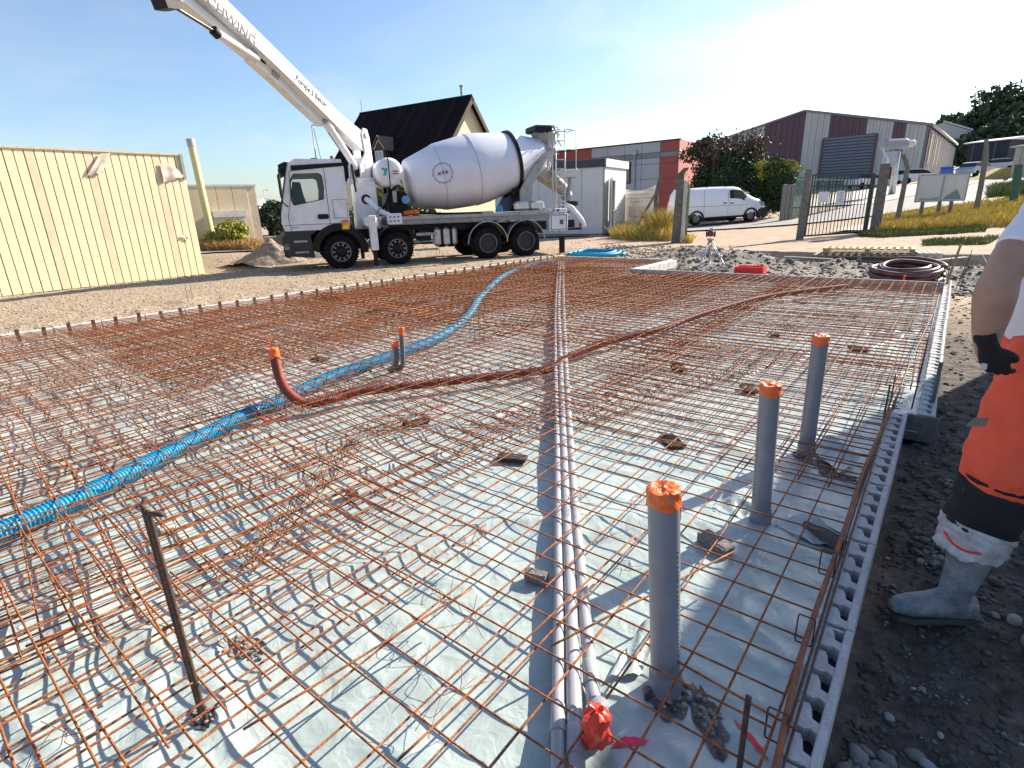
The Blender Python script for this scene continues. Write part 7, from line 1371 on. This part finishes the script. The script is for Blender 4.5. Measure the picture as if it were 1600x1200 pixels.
# shirt and body
sh_ = MB(); loft(sh_, [S(1672, 540, 2.12, 74, 70), S(1674, 500, 2.10, 80, 80), S(1684, 440, 2.06, 84, 84), S(1694, 370, 2.02, 82, 92), S(1702, 310, 2.0, 74, 100), S(1706, 285, 2.0, 40, 60)], 32, 6, .012, 7)
loft(sh_, [S(1700, 318, 1.96, 36), S(1650, 335, 1.89, 40), S(1612, 372, 1.86, 38), S(1592, 396, 1.86, 36)], 26, 6, .03, 9)
far_ = -LX*.42
loft(sh_, [(c+far_*.95, a, b_) for c, a, b_ in [S(1700, 318, 1.96, 36), S(1672, 345, 1.93, 40), S(1668, 390, 1.92, 38)]], 24, 6, .02, 10)
remesh(sh_, .009, 't_shirt', TEE, wk, 3, .006, 10)
bd_ = MB()
loft(bd_, [S(1650, 340, 1.90, 28), S(1612, 368, 1.86, 30, 30), S(1584, 402, 1.86, 29, 28), S(1566, 430, 1.87, 25, 26), S(1555, 460, 1.89, 28, 26), S(1549, 490, 1.92, 25, 22), S(1543, 520, 1.95, 20, 17), S(1542, 545, 1.97, 16, 13), S(1550, 562, 1.98, 17, 12)], 28, 8)
R1_ = [S(1700, 318, 1.96, 30), S(1672, 345, 1.93, 32), S(1668, 400, 1.92, 30), S(1665, 450, 1.93, 26), S(1655, 500, 1.95, 25), S(1648, 555, 1.97, 18), S(1645, 590, 1.98, 16)]
loft(bd_, shift(R1_, far_*.95), 24, 6)
loft(bd_, [S(1674, 520, 2.11, 64, 66), S(1684, 440, 2.06, 70, 74), S(1700, 320, 2.0, 62, 84), S(1706, 285, 1.99, 30, 32), S(1708, 250, 1.97, 29, 30), S(1706, 225, 1.96, 30, 30)], 28, 6)
hc = S(1702, 185, 1.96, 1)[0]; bd_.sphere(hc+(0, 0, .03), .095, 20, 14, (1.02, .86, 1.18)); bd_.sphere(hc+FX*.03+(0, 0, -.06), .06, 16, 10, (1, .9, .9)); bd_.tube([hc+FX*.088+(0, 0, .03), hc+FX*.118+(0, 0, -.015), hc+FX*.09+(0, 0, -.03)], [.010, .016, .012], 8)
for s_ in (-1, 1): bd_.sphere(hc+LX*.082*s_+(0, 0, .01), .028, 10, 8, (.8, .45, 1.2)); bd_.sphere(hc+FX*.08+LX*.032*s_+(0, 0, .052), .018, 8, 6, (1, 1.3, .6))
bd_.tube([hc+FX*.082+LX*.028+(0, 0, -.062), hc+FX*.094+(0, 0, -.06), hc+FX*.082-LX*.028+(0, 0, -.062)], .009, 6)
remesh(bd_, .007, 'body', SK, wk, 4)
mb = MB(); mb.sphere(hc+(0, 0, .055)-FX*.012, .104, 20, 12, (1.0, .86, 1.02)); hr_ = remesh(mb, .008, 'hair', mat('brown_hair', (.05, .03, .018), .8, bump=1, bscale=120), wk, 2, .012, 40)
for s_ in (-1, 1): MB().sphere(hc+FX*.092+LX*.032*s_+(0, 0, .03), .012, 10, 8).build('eye', mat('eye_white', (.6, .58, .55), .3), wk, True)
# glove: palm, cuff and five bent fingers, the fingertips tucked in the pocket
def hand(w, dirn, back, thumb_side, m, name, cuff=True, scale=1.):
    d = nz(dirn); b_ = nz(back-d*(back@d)); s_ = np.cross(d, b_)*thumb_side; mb = MB(); V_ = []; n = 20
    for u, a, c_ in [(-.055, .034, .028), (-.02, .031, .024), (0, .032, .021), (.03, .040, .019), (.06, .044, .018), (.085, .042, .015), (.095, .036, .011)]:
        V_ += [w+d*u*scale+s_*a*scale*math.cos(t)+b_*c_*scale*math.sin(t) for t in np.linspace(0, 2*math.pi, n, endpoint=False)]
    mb.add(V_, [(i*n+k, i*n+(k+1) % n, (i+1)*n+(k+1) % n, (i+1)*n+k) for i in range(6) for k in range(n)]+[tuple(range(n-1, -1, -1)), tuple(6*n+k for k in range(n))])
    for k, (o_, L_) in enumerate(((.030, .072), (.010, .080), (-.011, .075), (-.030, .058))):
        p = w+(d*.08+s_*o_)*scale; P = [p-d*.02, p, p+d*L_*.42-b_*.006, p+d*L_*.72-b_*.022, p+d*L_*.92-b_*.042]; mb.tube(spline(P, 4), [.0098*scale]*16+[.008*scale], 10)
    p = w+(d*.015+s_*.03)*scale; mb.tube(spline([p-s_*.012, p+s_*.014+d*.02, p+s_*.024+d*.045-b_*.01, p+s_*.02+d*.07-b_*.02], 4), [.0135*scale]*12+[.010*scale], 10)
    return remesh(mb, .0038, name, m, wk, 4, .0012, 90)
hw_ = Q(1545, 543, 1.945)-W0; hd_ = (Q(1563, 590, 1.99)-W0)-hw_; hand(hw_, hd_, (Q(1500, 570, 1.8)-W0)-hw_, -1, GLV, 'glove')
mb = MB(); cp_ = Q(1537, 573, 1.915)-W0; mb.bbox(cp_, (.018, .012, .024), .003).build('glove_tag', TRIMW, wk)
w2 = R1_[-1][0]+far_*.95; hand(w2, (0, 0, -1), LX*-1, 1, GLV, 'glove')
# hanging pocket flap and belt line
pf = Q(1533, 655, 2.05)-W0; MB().prism([(-.02, 0), (.02, .012), (.018, -.02), (-.032, -.038), (-.036, -.03)], pf, -FX, (0, 0, 1), LX*.012).build('pocket_tab', mat('grey_tab', (.17, .15, .13), .8), wk)

for o in sc.objects:
    l_ = o.get('label')
    if l_ and len(l_.split()) > 16: raise Exception('LONG '+l_)
